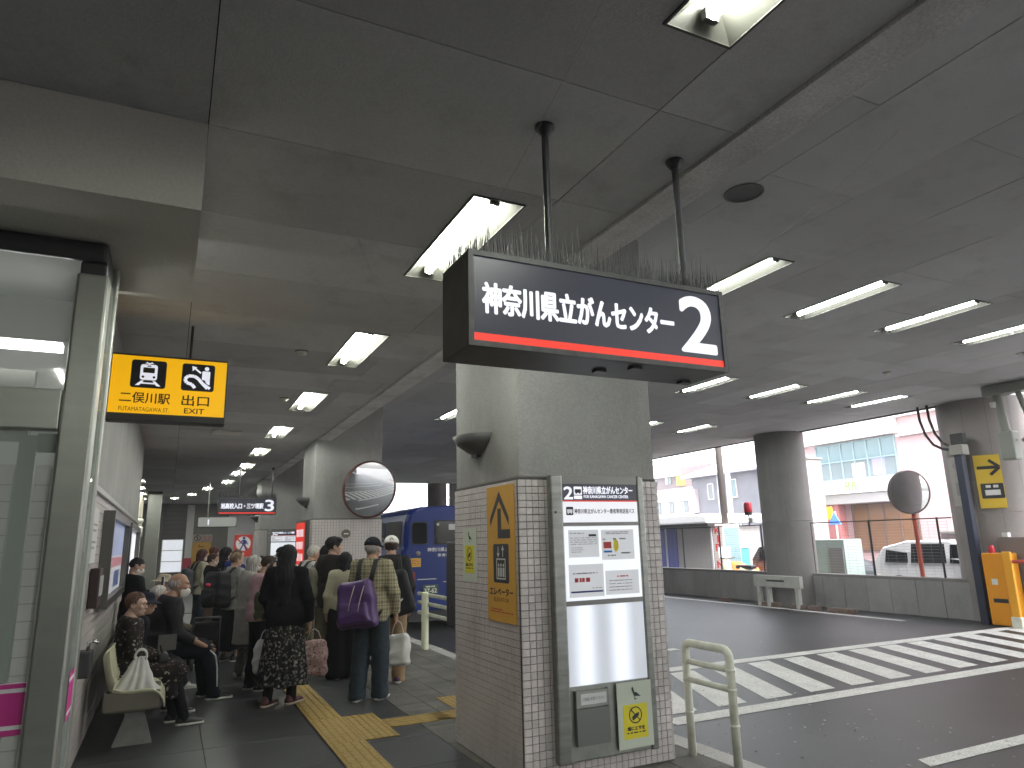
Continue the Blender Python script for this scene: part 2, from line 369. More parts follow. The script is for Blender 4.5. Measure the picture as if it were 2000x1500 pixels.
# ---- ceilings: boards with open joints, holes where the lamps sit, a dark slab behind
LAMPS_L = [(1.515, .5 + 2.72 * k) for k in range(0, 7)] + [(1.48, 19.3), (1.42, 22.0), (1.0, 24.6), (.62, 27.4), (.08, 29.6)]
LAMPS_L[0] = (1.66, 1.08); LAMPS_L[1] = (1.515, 3.83)
for k in range(2, 7): LAMPS_L[k] = (1.515, 3.83 + 2.73 * (k - 1))
LAMPS_L += [(1.6, -1.7), (1.6, -4.4), (1.6, -7.1), (-1.2, -1.7), (-1.2, -4.4), (4e3, 0)][:-1] + [(-.86, 22.2), (-.92, 24.6), (-.96, 27.2), (-1.02, 29.9)]
LAMPS_R = [(x, y) for y in (-3.0, .98, 4.96, 8.93, 12.9) for x in (4.95, 6.49, 8.05, 9.64, 11.15, 12.4)][:-1]
LW, LL = 0.30, 1.26
def hole(c): return (c[0] - LW / 2, c[1] - LL / 2, c[0] + LW / 2, c[1] + LL / 2)
def panel_mesh(x0, y0, x1, y1, z, holes, t=.012, gap=.0024):
    m = MB()
    for (a, b, c, d) in rect_minus((x0 + gap, y0 + gap, x1 - gap, y1 - gap), holes): m.add([(a, b, z), (a, d, z), (c, d, z), (c, b, z)], [(0, 1, 2, 3)])
    a, b, c, d = x0 + gap, y0 + gap, x1 - gap, y1 - gap
    m.add([(a, b, z), (c, b, z), (c, d, z), (a, d, z), (a, b, z + t), (c, b, z + t), (c, d, z + t), (a, d, z + t)], [(0, 1, 5, 4), (1, 2, 6, 5), (2, 3, 7, 6), (3, 0, 4, 7)])
    return m
def slab_with_holes(m, x0, y0, x1, y1, z, holes):
    for (a, b, c, d) in rect_minus((x0, y0, x1, y1), holes): m.add([(a, b, z), (a, d, z), (c, d, z), (c, b, z)], [(0, 1, 2, 3)])
hl = [hole(c) for c in LAMPS_L]; hr = [hole(c) for c in LAMPS_R]
m = MB(); slab_with_holes(m, -9, -12, 2.27, 34, ZL + .012, hl); m.box(-9, -12, ZL + .16, 2.27, 34, ZL + .25)
cl = structure(m.build('concourse_ceiling', GROUT))
xe = [-1.78, .02, 1.82, 2.268]; ye = [3.07 + .91 * k for k in range(-4, 34)]
for i in range(3):
    for k in range(len(ye) - 1):
        r = (xe[i], ye[k], xe[i + 1], ye[k + 1]); hs_ = [h for h in hl if h[0] < r[2] and h[2] > r[0] and h[1] < r[3] and h[3] > r[1]]
        panel_mesh(*r, ZL + random.uniform(-.0012, .0012), hs_).build('ceiling_panel', CEIL_L, cl)
m = MB(); m.box(2.272, -12, ZL - .02, 2.50, 34, ZH + .35); structure(m.build('edge_beam', STRIP))
m = MB(); slab_with_holes(m, 2.5, -12, 14.15, 29, ZH + .012, hr); m.box(2.5, -12, ZH + .16, 14.15, 29, ZH + .3)
m.box(14.05, -12, ZH - .012, 14.2, 29, ZH + .45)
ch_ = structure(m.build('roadway_ceiling', GROUT))
xr = [2.505] + [2.77 + .883 * k for k in range(13)]; xr[-1] = 14.04
for i in range(len(xr) - 1):
    off = 2.34 if i % 2 == 1 else 3.215
    edges = [off + 1.75 * k for k in range(-4, 17)]
    if i % 2: pass
    for k in range(len(edges) - 1):
        r = (xr[i], edges[k], xr[i + 1], min(edges[k + 1], 29)); hs_ = [h for h in hr if h[0] < r[2] and h[2] > r[0] and h[1] < r[3] and h[3] > r[1]]
        if r[3] - r[1] > .1: panel_mesh(*r, ZH + random.uniform(-.002, .002), hs_).build('ceiling_panel', CEIL_R, ch_)
m = MB(); m.box(-9, -12, ZH + .46, 14.6, 34, ZH + 1.7); structure(m.build('viaduct_slab', CONC_D))

# ---- ceiling lamps
def lamp_proto(name, z, tube_m=None):
    t = thing(name, 'x', 'ceiling lamp', (0, 0, z))
    x, y = LW / 2, LL / 2
    m = MB(); a = .045
    o = [(-x, -y, z - .004), (x, -y, z - .004), (x, y, z - .004), (-x, y, z - .004)]; i2 = [(-a, -y + .07, z + .085), (a, -y + .07, z + .085), (a, y - .07, z + .085), (-a, y - .07, z + .085)]
    m.add(o + i2, [(4, 5, 6, 7)] + [(i, (i + 1) % 4, 4 + (i + 1) % 4, 4 + i) for i in range(4)])
    m.build('reflector', REFL, t)
    m = MB()
    for (x0, y0, x1, y1) in ((-x - .012, -y - .012, x + .012, -y), (-x - .012, y, x + .012, y + .012), (-x - .012, -y, -x, y), (x, -y, x + .012, y)): m.box(x0, y0, z - .008, x1, y1, z + .01)
    m.build('trim_frame', REFL, t)
    m = MB(); m.tube([(0, -y + .075, z + .026), (0, y - .075, z + .026)], .023, 10); m.build('tube', tube_m or TUBEM, t, smooth=True)
    for a in (-y + .05, y - .076): m = MB(); m.box(-.03, a, z + .004, .03, a + .026, z + .05); m.build('tube_holder', REFL, t)
    return t
ORD = ['first', 'second', 'third', 'fourth', 'fifth', 'sixth', 'seventh', 'eighth', 'ninth', 'tenth', 'eleventh', 'twelfth']
p = lamp_proto('ceiling_lamp', ZL)
for i, (x, y) in enumerate(LAMPS_L):
    q = p if i == 0 else copy_thing(p, (x, y, ZL)); q.location = (x, y, ZL); q['group'] = 'tube lamps over the waiting queue'
    if 12 <= i < 17: q['label'] = 'tube lamp of the hall behind the viewer, ' + ORD[i - 12] + ' there'; continue
    if i >= 17: q['label'] = 'small recessed lamp beyond the wall corner, ' + ORD[i - 17] + ' of that short row'; continue
    if i < 12: q['label'] = 'recessed tube lamp above the queue, ' + ORD[i] + ' from the hanging bus stop sign end' if i > 1 else ['recessed tube lamp cut by the top edge of the picture', 'large recessed tube lamp beside the black sign and its bird spikes'][i]
    else: q['label'] = 'small recessed lamp beyond the wall corner, ' + ORD[i - 12] + ' of that short row'
p2 = None; RN = ['behind the viewer', 'above the viewer', 'level with the hanging black sign', 'beyond the tiled pillar', 'by the round column', 'behind the second pillar', 'at the far end of the road']
for i, (x, y) in enumerate(LAMPS_R):
    r_, c_ = divmod(i, 6)
    if p2 is None: p2 = lamp_proto('ceiling_lamp', ZH, TUBEM2); q = p2
    else: q = copy_thing(p2, (x, y, ZH))
    q.location = (x, y, ZH); q['group'] = 'tube lamps over the bus road'
    q['label'] = 'road lamp ' + ORD[c_] + ' from the pavement, row ' + RN[r_]

# ---- small things on the ceilings
t = thing('ceiling_downlight', 'round recessed downlight with pale rim in the roadway ceiling', 'downlight', (3.68, 3.49, ZH))
m = MB(); m.lathe([(.145, -.004), (.145, -.010), (.128, -.010), (.125, -.003)], (3.68, 3.49, ZH), 28); m.build('rim', REFL, t)
m = MB(); m.lathe([(.126, -.003), (.124, .0), (.0, .0)], (3.68, 3.49, ZH - .004), 28); m.build('dark_cone', DKGREY, t)
def detector(x, y, z, label):
    t = thing('smoke_detector', label, 'smoke detector', (x, y, z), 'detectors on the ceiling')
    m = MB(); m.lathe([(0.001, -.045), (.035, -.042), (.05, -.028), (.055, -.012)], (x, y, z), 20); m.build('sensor_cap', WHITEP, t, smooth=True)
    m = MB(); m.lathe([(.055, -.012), (.062, -.010), (.062, -.003), (0.001, -.003)], (x, y, z), 20); m.build('base_plate', REFL, t)
detector(1.03, 6.75, ZL, 'white smoke detector above the queue beside the second lamp')
detector(1.2, 9.1, ZL, 'tiny white detector farther along the queue ceiling')
detector(10.2, 7.1, ZH, 'pale detector on the roadway ceiling before the round column')
detector(4.66, 5.75, ZH, 'pale detector in the roadway ceiling past the first lamp')
m = MB(); 
for (a, b, c, d) in ((1.58, 7.85, 2.18, 7.865), (1.58, 8.435, 2.18, 8.45), (1.58, 7.865, 1.595, 8.435), (2.165, 7.865, 2.18, 8.435)): m.box(a, b, ZL - .006, c, d, ZL - .001)
m.box(1.60, 7.87, ZL - .004, 2.16, 8.43, ZL - .0015)
tag(m.build('access_hatch', CEIL_L), 'square metal access hatch flush in the queue ceiling beside the edge beam', 'hatch')
m = MB(); m.bbox(.50, 12.0, ZL - .03, .95, 12.4, ZL - .002, .008); tag(m.build('ceiling_vent', WHITEP), 'flat pale ceiling vent past the yellow station sign', 'vent')
# downstand box by the lift
m = MB(); m.box(-4, 3.07, 3.03, .02, 4.35, ZL - .001); structure(m.build('downstand_beam', concrete('downstand_concrete', (.58, .555, .49), (.66, .635, .56), speck=.3)))

# ---- the long wall by the seats
m = MB(); m.box(-1.2, 5.3, 2.07, -.53, 14.5, ZL - .002); wl = structure(m.build('concourse_wall', CONC)); 
m = MB(); m.box(-1.2, 5.3, 0, -.545, 14.5, 2.03); m.build('tile_backing', TILEJ, wl)
m = MB(); m.box(-1.2, 5.3, 2.03, -.50, 14.52, 2.07); m.build('ledge', STEEL, wl)
m = MB()
for i in range(92):
    for k in range(30):
        y = 5.3 + .1 * i; z = .01 + .0675 * k; m.add([(-.532, y + .003, z + .003), (-.532, y + .097, z + .003), (-.532, y + .097, z + .0645), (-.532, y + .003, z + .0645), (-.545, y, z), (-.545, y + .1, z), (-.545, y + .1, z + .0675), (-.545, y, z + .0675)], [(0, 1, 2, 3), (4, 5, 1, 0), (5, 6, 2, 1), (6, 7, 3, 2), (7, 4, 0, 3)])
stuff(m.build('tile_field', WALLT, wl))
# closing walls of the concourse; unseen roadway part added to shut out sky
m = MB(); m.box(-9.2, -12, 0, -9, 45, ZL); m.box(-9, -12.2, 0, 8.0, -12, ZH + .4); m.box(11.0, -12.2, 0, 14.2, -12, ZH + .4); structure(m.build('back_wall_sky_block', CONC))
k_ = 33.5 / 26
def FX(x): return x * k_
def FZ(z): return 1.6 + (z - 1.6) * k_
m = MB(); m.box(-9, 33.5, 0, 6.0, 33.9, ZH + .5); fw = structure(m.build('end_wall', concrete('end_wall_grey', (.17, .165, .155), (.22, .215, .20))))
m = MB(); m.box(FX(1.80), 33.42, 0, FX(2.75), 33.498, FZ(2.85)); m.build('white_panel', mat('white_panel', .62, .5), fw)
m = MB(); m.box(FX(.50), 33.42, 1.1, FX(.72), 33.498, FZ(3.0)); m.build('white_panel', mat('white_panel', .62, .5), fw)
m = MB(); m.box(FX(.42), 33.41, 0, FX(.71), 33.498, 1.17); m.build('red_panel', mat('red_panel', (.42, .02, .05), .5), fw)
m = MB(); m.box(FX(-.22), 33.44, FZ(1.9), FX(.49), 33.498, FZ(3.05))
sh = m.build('dark_shutter', mat('dark_shutter', (.10, .085, .09), .6), fw)
m = MB()
for i in range(8): m.box(FX(-.22), 33.435, FZ(1.9) + .19 * i, FX(.49), 33.442, FZ(1.9) + .19 * i + .02)
m.build('shutter_rib', DKGREY, sh)
m = MB(); m.box(FX(-.2), 33.40, FZ(.82), FX(.46), 33.498, FZ(1.88)); fr = m.build('window_frame', STEEL, fw)
for i in range(3):
    m = MB(); z0 = FZ(.84) + i * .45; m.box(FX(-.17), 33.392, z0, FX(.43), 33.399, z0 + .42); m.build('lit_pane', LITWHITE, fr)
t = thing('steel_pillar', 'tall stainless steel clad pillar at the far end of the wall', 'pillar', (-.5, 26, 0))
m = MB(); m.bbox(-.72, 26, 0, -.30, 26.4, 3.36, .02); m.build('cladding', STEEL, t)
m = MB(); m.box(-.73, 25.98, 3.36, -.29, 26.42, 3.449); m.build('dark_collar', DKGREY, t)
t = thing('round_pillar', 'cream round pillar with white bands behind the steel pillar', 'pillar', (-1.25, 28, 0))
m = MB(); m.lathe([(.36, 0), (.36, 3.449)], (-1.25, 28, 0), 28); m.build('shaft', mat('cream_paint', (.42, .39, .30), .5), t, smooth=True)
m = MB(); m.lathe([(.37, 2.5), (.40, 2.52), (.40, 2.62), (.37, 2.64)], (-1.25, 28, 0), 28); m.lathe([(.37, 2.0), (.40, 2.02), (.40, 2.35), (.37, 2.37)], (-1.25, 28, 0), 28); m.build('band', WHITEP, t, smooth=True)

# ---- tiled pillars
TP = .0505
def pillar_tiles(skip=()):
    """four tiled faces, one joined mesh; every tile has chamfered edges and a recessed joint"""
    m = MB(); W, D = 1.22, 1.25; nz = 40
    def face(o, r, n, cols, key):
        for i in range(cols):
            for k in range(nz):
                if (key, i, k) in skip: continue
                u, v = i * TP + .004, k * TP + .01
                c = [(u + a, v + b) for a, b in ((.0, .0), (.0475, .0), (.0475, .0475), (.0, .0475))]; e = [(u + a, v + b) for a, b in ((.002, .002), (.0455, .002), (.0455, .0455), (.002, .0455))]
                P = lambda q, d: (o[0] + r[0] * q[0] + n[0] * d, o[1] + r[1] * q[0] + n[1] * d, q[1])
                m.add([P(q, 0) for q in c] + [P(q, .006) for q in e], [(4, 5, 6, 7)] + [(j, (j + 1) % 4, 4 + (j + 1) % 4, 4 + j) for j in range(4)])
    face((0, 0), (1, 0), (0, -1), 24, 'f'); face((0, D), (0, -1), (-1, 0), 24, 'l'); face((W, 0), (0, 1), (1, 0), 24, 'r'); face((W, D), (-1, 0), (0, 1), 24, 'b')
    for cx, cy in ((0, 0), (W, 0), (0, D), (W, D)):
        for k in range(nz): m.box(cx - .0055, cy - .0055, k * TP + .011, cx + .0055, cy + .0055, k * TP + .0565)
    return m
def pillar(name, y, label, tiles_mesh=None, single=False):
    t = thing(name, label, 'pillar', (2.24, y, 0), 'tiled pillars along the kerb')
    m = MB(); m.bbox(2.246, y + .006, 2.045, 3.454, y + 1.244, ZH + .012, .012); m.build('concrete_shaft', CONC, t)
    m = MB(); m.box(2.246, y + .006, 0, 3.454, y + 1.244, 2.038); m.build('joint_core', TILEJ, t)
    m = MB(); m.box(2.243, y + .003, 2.036, 3.457, y + 1.247, 2.047); m.build('tile_capping', TILEJ, t)
    if single:
        skip = set(); locs = []
        for i in (0, 1, 2, 3, 20, 21, 22, 23):
            for k in range(3, 40): skip.add(('f', i, k)); locs.append((i * TP + .004, 0, k * TP + .01))
        mm = pillar_tiles(skip); mm.v = [(a + 2.24, b + y, c) for a, b, c in mm.v]; stuff(mm.build('tile_field', TILE, t, fix=False))
        one = MB(); c = [(0, 0), (.0475, 0), (.0475, .0475), (0, .0475)]; e = [(.002, .002), (.0455, .002), (.0455, .0455), (.002, .0455)]
        one.add([(2.24 + a, y, b) for a, b in c] + [(2.24 + a, y - .006, b) for a, b in e], [(4, 5, 6, 7)] + [(j, (j + 1) % 4, 4 + (j + 1) % 4, 4 + j) for j in range(4)])
        shared_pieces('tile', one, TILE, t, [(a + random.uniform(-.0004, .0004), random.uniform(-.0008, .0004), c) for a, b, c in locs])
        return t, None
    if tiles_mesh is None:
        mm = pillar_tiles(); mm.v = [(a + 2.24, b + y, c) for a, b, c in mm.v]; o = mm.build('tile_field', TILE, t, fix=False); tiles_mesh = o.data
    else: o = link('tile_field', tiles_mesh, t)
    stuff(o); return t, tiles_mesh
PIL1, _ = pillar('tiled_pillar', 4.5, 'square concrete pillar with tiled base carrying the lit bus stop panel', single=True)
P2Y, P3Y, P4Y = 12.6, 20.7, 28.8
PIL2, tm = pillar('tiled_pillar', P2Y, 'square tiled pillar with the round traffic mirror on it')
PIL3, tm = pillar('tiled_pillar', P3Y, 'distant tiled pillar behind the hanging number 3 sign', tm)

# wall lamps on the pillars' flank
def sconce(y, label):
    t = thing('wall_lamp', label, 'wall lamp', (2.24, y, 2.4), 'bowl lamps on the pillars')
    m = MB(); pr = [(.03, -.16), (.09, -.13), (.17, -.07), (.215, 0.0), (.205, .002), (.16, -.05), (.03, -.10)]
    n = 14; vs = []
    for r, h in pr:
        for k in range(n + 1):
            a = R(90 + 180 * k / n); vs.append((2.244 + r * math.cos(a) * .95, y + r * math.sin(a) * 1.28, 2.44 + h))
    fs = [(i * (n + 1) + k, i * (n + 1) + k + 1, (i + 1) * (n + 1) + k + 1, (i + 1) * (n + 1) + k) for i in range(len(pr) - 1) for k in range(n)]
    m.add(vs, fs); m.build('bowl', DKGREY if False else mat('lamp_bowl_grey', .12, .5), t, smooth=True)
    m = MB(); m.box(2.20, y - .05, 2.27, 2.246, y + .05, 2.40); m.build('bracket', DKGREY, t)
sconce(5.24, 'grey half-bowl wall lamp high on the pillar with the lit panel'); sconce(13.3, 'half-bowl wall lamp on the flank of the mirror pillar'); sconce(21.4, 'small half-bowl lamp on the pillar beside the number 3 panel')
# round columns at the far side of the road
def round_col(name, x, y, r, label, m_):
    t = thing(name, label, 'column', (x, y, ZR), 'round columns at the road edge')
    m = MB(); m.lathe([(r, ZR), (r, 1.9)], (x, y, 0), 48); m.lathe([(r, 1.907), (r, ZH + .02)], (x, y, 0), 48); m.build('shaft', m_, t, smooth=True)
    m = MB()
    for a in (150, 185, 215, 245): 
        ca, sa = math.cos(R(a)), math.sin(R(a)); m.add([(x + (r + .001) * math.cos(R(a + e)), y + (r + .001) * math.sin(R(a + e)), z) for e, z in ((-.35, ZR), (.35, ZR), (.35, ZH), (-.35, ZH))], [(0, 1, 2, 3)])
    m.build('formwork_seam', CONC_D, t)
    return t
CONC_C = concrete('column_concrete', (.19, .18, .175), (.25, .24, .235), stain=(2, 2, .2))
round_col('round_column', 13.95, 12.95, .60, 'thick round concrete column standing behind the grey barrier board', CONC_C)
round_col('round_column', 14.65, 8.30, .78, 'round concrete column carrying the yellow arrow sign', concrete('column_concrete_warm', (.24, .215, .21), (.32, .29, .28)))
round_col('round_column', 10.5, 29.2, .42, 'far round column above the roof of the blue bus', CONC_C)
round_col('round_column', 13.95, 21.0, .60, 'round column hidden mostly behind the tiled pillar edge', CONC_C)
m = MB(); m.box(11.1, 28.9, 0, 13.6, 29.3, ZH + .2); structure(m.build('far_wall', CONC_C))
# parapet of upright panels
par = thing('parapet_wall', 'low grey parapet of upright concrete panels along the far road edge', 'parapet', (14.1, 9, ZR))
m = MB(); m.box(14.02, 8.6, ZR, 14.16, 30, .60); m.build('core', TILEJ, par)
m = MB(); m.box(13.96, 8.6, .60, 14.2, 30, .66); m.build('coping', CONC_C, par)
pm = MB(); pm.bbox(13.965, 0, ZR, 14.03, .57, .60, .008)
shared_pieces('panel', pm, concrete('parapet_panel', (.29, .285, .28), (.37, .365, .355), per=True, stain=(1.5, 1.5, .5)), par, [(0, 8.62 + .58 * k, 0) for k in range(36)])
# mesh fence on the parapet
fe = thing('mesh_fence', 'thin dark wire fence standing on the parapet', 'fence', (14.1, 9, .66))
pm = MB(); pm.tube([(14.1, 0, .62), (14.1, 0, 1.86)], .022, 8)
shared_pieces('post', pm, DKGREY, fe, [(0, y, 0) for y in (9.2, 10.77, 12.38, 14.0, 15.6, 17.2, 18.8, 20.4, 22, 23.6)])
m = MB(); m.tube([(14.1, 8.9, 1.84), (14.1, 23.6, 1.84)], .014, 6); m.build('top_rail', DKGREY, fe)
m = MB()
for k in range(18): z = .72 + .062 * k; m.tube([(14.1, 9.0, z), (14.1, 23.6, z)], .0028, 4, caps=False)
for k in range(74): y = 9.0 + .2 * k; m.tube([(14.095, y, .68), (14.095, y, 1.8)], .0028, 4, caps=False)
stuff(m.build('wire_mesh', mat('fence_wire', .20, .5, .5), fe))

# ================================================================== SIGNS AND PANELS
RX, UZ = (1, 0, 0), (0, 0, 1)
RY_ = (0, -1, 0)                 # reading direction on faces that look towards -X
def bus_sign(y, label, body, num, spikes=True):
    """double sided hanging bus stop sign"""
    x0, x1, z0, z1, d = .965, 2.25, 2.325, 2.715, .29
    t = thing('hanging_bus_sign', label, 'bus stop sign', (1.6, y, z0), 'hanging bus stop signs')
    m = MB(); m.bbox(x0, y + .012, z0, x1, y + d, z1, .006); m.build('housing', mat('sign_housing', .035, .45, col2=.055, scale=9), t)
    m = MB(); f = .022
    for a in ((x0, z0, x1, z0 + f), (x0, z1 - f, x1, z1), (x0, z0 + f, x0 + f, z1 - f), (x1 - f, z0 + f, x1, z1 - f)): m.box(a[0], y, a[1], a[2], y + .014, a[3])
    m.build('face_frame', mat('sign_frame_worn', .085, .5, col2=.05, scale=14), t)
    m = MB(); m.box(x0 + f, y + .007, z0 + f, x1 - f, y + .0118, z1 - f); m.build('face_panel', SIGNFACE, t)
    F = Flat((0, y + .0066, 0), RX, UZ); F.rect(x0 + f, 2.349, x1 - f, 2.379); F.build('red_line', LITRED, t)
    text(body, .925, .125, (1.028, y + .0066, 2.462), RX, UZ, LITPIC, t, bold=.0048, d=.0008)
    text(num, .19, .255, (1.997, y + .0066, 2.408), RX, UZ, LITPIC, t, 'number', bold=.009, d=.0008)
    for x in (1.41, 2.155):
        m = MB(); m.tube([(x, y + d / 2, z1), (x, y + d / 2, ZL)], .0165, 12); m.build('hanging_rod', DKGREY, t)
        m = MB(); m.lathe([(.018, -.05), (.045, -.012), (.045, -.001)], (x, y + d / 2, ZL), 16); m.build('rod_flange', DKGREY, t)
    m = MB(); rg = random.Random(3)
    if spikes:
        for row in range(5):
            for k in range(160):
                x = x0 + .01 + (x1 - x0 - .02) * k / 159 + rg.uniform(-.006, .006); yy = y + .02 + .06 * row + rg.uniform(-.01, .01); h = rg.uniform(.09, .15) if rg.random() < .9 else .2
                dx, dy = rg.gauss(0, .008), rg.gauss(0, .012); r = .0022
                m.add([(x - r, yy, z1), (x + r, yy, z1), (x, yy + 2 * r, z1), (x + dx, yy + dy, z1 + h)], [(0, 1, 3), (1, 2, 3), (2, 0, 3)])
        stuff(m.build('bird_spikes', mat('spike_wire', .045, .5, .3), t))
    m = MB(); m.box(1.75, y + .05, z0 - .012, 1.80, y + .09, z0 - .001); m.box(1.63, y + .15, z0 - .012, 1.68, y + .19, z0 - .001); m.box(2.14, y + .2, z0 - .012, 2.19, y + .24, z0 - .001); m.build('fixing_clip', BLACK, t)
    return t
bus_sign(2.33, 'large black hanging sign with white lettering, number 2 and a red line', '神奈川県立がんセンター', '2')
bus_sign(17.5, 'smaller looking black hanging sign with number 3 farther down the hall', '旭高校入口・三ツ境駅', '3')
# threads hanging from the ceiling to the sign
for a, b, l in (((1.20, 1.55, ZL), (.99, 2.4, 2.72), 'fine thread running from the ceiling to the spiked end of the black sign'), ((4.0, 2.45, ZH), (2.24, 2.5, 2.72), 'fine thread from the road ceiling down to the sign near its number'), ((.92, 4.0, ZL), (1.0, 3.6, 2.9), 'loose thread hanging before the second ceiling lamp')):
    m = MB(); a_, b_ = Vector(a), Vector(b); m.tube([a_.lerp(b_, k / 6) + Vector((0, 0, -.03 * math.sin(math.pi * k / 6))) for k in range(7)], .0008, 4)
    tag(m.build('thread', mat('thread_grey', .3, .6)), l, 'thread')

# yellow station sign, back-lit
t = thing('station_exit_sign', 'back-lit yellow sign with train and escalator pictograms hanging by the wall', 'station sign', (-.09, 6.2, 2.6))
x0, x1, z0, z1, y = -.525, .35, 2.60, 3.145, 6.2
m = MB(); m.bbox(x0, y, z0, x1, y + .16, z1, .006); m.build('housing', mat('yellow_sign_housing', .045, .5), t)
m = MB(); m.box(x0 + .012, y - .004, z0 + .058, x1 - .014, y - .0005, z1 - .016); m.build('lit_face', LITYEL, t)
m = MB(); m.tube([(.05, y + .08, z1), (.05, y + .08, ZL)], .011, 8); m.build('hanging_rod', DKGREY, t)
F = Flat((0, y - .004, 0), RX, UZ); F.rrect(-.375, 2.868, -.12, 3.098, .022, .001); F.rrect(-.005, 2.868, .245, 3.098, .022, .001); F.build('pictogram_field', mat('pictogram_black', (.012, .012, .018), .4, emit=.001), t)
F = Flat((-.2475, y - .004, 2.985), RX, UZ)       # train
d = .0022
F.rrect(-.062, -.052, .062, .078, .02, d); F.poly([(-.05, -.058), (-.03, -.058), (-.062, -.098), (-.092, -.098)], d); F.poly([(.05, -.058), (.03, -.058), (.062, -.098), (.092, -.098)], d)
F.line([(-.048, -.078), (.048, -.078)], .012, d + .0001); F.line([(-.03, .088), (.03, .088)], .006, d); F.line([(-.02, .098), (0, .08), (.02, .098)], .006, d + .0002)
F.build('train_pictogram', LITPIC, t)
F = Flat((-.2475, y - .004, 2.985), RX, UZ); F.rrect(-.042, .008, .042, .052, .006, .0034); F.circ(-.04, -.026, .010, .0034); F.circ(.04, -.026, .010, .0034); F.rrect(-.014, .060, .014, .07, .003, .0034); F.build('train_window', YELBLK, t)
F = Flat((.12, y - .004, 2.985), RX, UZ)          # escalator with a rider and an arrow
F.line([(-.02, -.092), (-.045, -.062), (-.085, -.05), (-.1, -.02), (-.075, .008), (-.03, .008), (0, -.01), (.035, -.05), (.075, -.09)], .026, .0022)
F.line([(.035, -.05), (.095, -.09)], .024, .0024); F.circ(.062, .078, .017, .0022); F.rrect(.028, -.02, .09, .056, .008, .0026); F.poly([(.05, -.02), (.09, -.02), (.09, -.06), (.066, -.05)], .0025)
F.line([(.018, .038), (-.03, .076)], .014, .0022); F.poly([(-.052, .094), (-.012, .086), (-.046, .05)], .0026); F.build('escalator_pictogram', LITPIC, t)
text('二俣川駅', .36, .088, (-.438, y - .004, 2.742), RX, UZ, YELBLK, t, d=.002, bold=.0015)
text('出口', .205, .088, (.01, y - .004, 2.742), RX, UZ, YELBLK, t, d=.002, bold=.0015)
text('FUTAMATAGAWA ST.', .36, .034, (-.438, y - .004, 2.675), RX, UZ, YELBLK, t, d=.002)
text('EXIT', .15, .042, (.034, y - .004, 2.677), RX, UZ, YELBLK, t, d=.002, bold=.001)

# blank grey hanging sign in the far hall
t = thing('grey_hanging_sign', 'blank pale grey hanging sign with one lit white stroke in the far hall', 'hanging sign', (1.2, 22, 2.2))
m = MB(); m.bbox(.70, 22, 2.16, 1.74, 22.12, 2.45, .008); m.build('housing', DKGREY, t)
m = MB(); m.box(.715, 21.99, 2.178, 1.725, 21.999, 2.437); m.build('grey_face', mat('grey_face', (.26, .27, .25), .5, emit=.05), t)
F = Flat((0, 21.99, 0), RX, UZ); F.rrect(.965, 2.225, 1.005, 2.38, .012, .002); F.build('lit_stroke', LITWHITE, t)
m = MB(); m.tube([(.96, 22.06, 2.45), (.96, 22.06, ZL)], .02, 6); m.build('hanging_rod', STEEL, t)

# ---- the lit bus stop panel on the first pillar, and its far twin
def blank_lit():
    """milky sheet with two tubes glowing behind it"""
    m = mat('lit_blank', (.62, .64, .70), .35, emit=.06, ecol=(.84, .89, 1)); n = m.node_tree; b = n.nodes['Principled BSDF']; L = n.links.new
    g = n.nodes.new('ShaderNodeNewGeometry'); sx = n.nodes.new('ShaderNodeSeparateXYZ'); L(g.outputs['Position'], sx.inputs[0]); tot = None
    for x0 in (2.70, 3.00):
        a = n.nodes.new('ShaderNodeMath'); a.operation = 'SUBTRACT'; L(sx.outputs[0], a.inputs[0]); a.inputs[1].default_value = x0
        q = n.nodes.new('ShaderNodeMath'); q.operation = 'ABSOLUTE'; L(a.outputs[0], q.inputs[0])
        r = n.nodes.new('ShaderNodeMapRange'); r.interpolation_type = 'SMOOTHERSTEP'; r.inputs[1].default_value = 0; r.inputs[2].default_value = .15; r.inputs[3].default_value = 1; r.inputs[4].default_value = 0; L(q.outputs[0], r.inputs[0])
        if tot is None: tot = r.outputs[0]
        else:
            s = n.nodes.new('ShaderNodeMath'); s.operation = 'ADD'; L(tot, s.inputs[0]); L(r.outputs[0], s.inputs[1]); tot = s.outputs[0]
    r = n.nodes.new('ShaderNodeMapRange'); r.inputs[1].default_value = 0; r.inputs[2].default_value = 1; r.inputs[3].default_value = .026; r.inputs[4].default_value = .066; L(tot, r.inputs[0]); L(r.outputs[0], b.inputs['Emission Strength']); return m
BLANK = blank_lit()
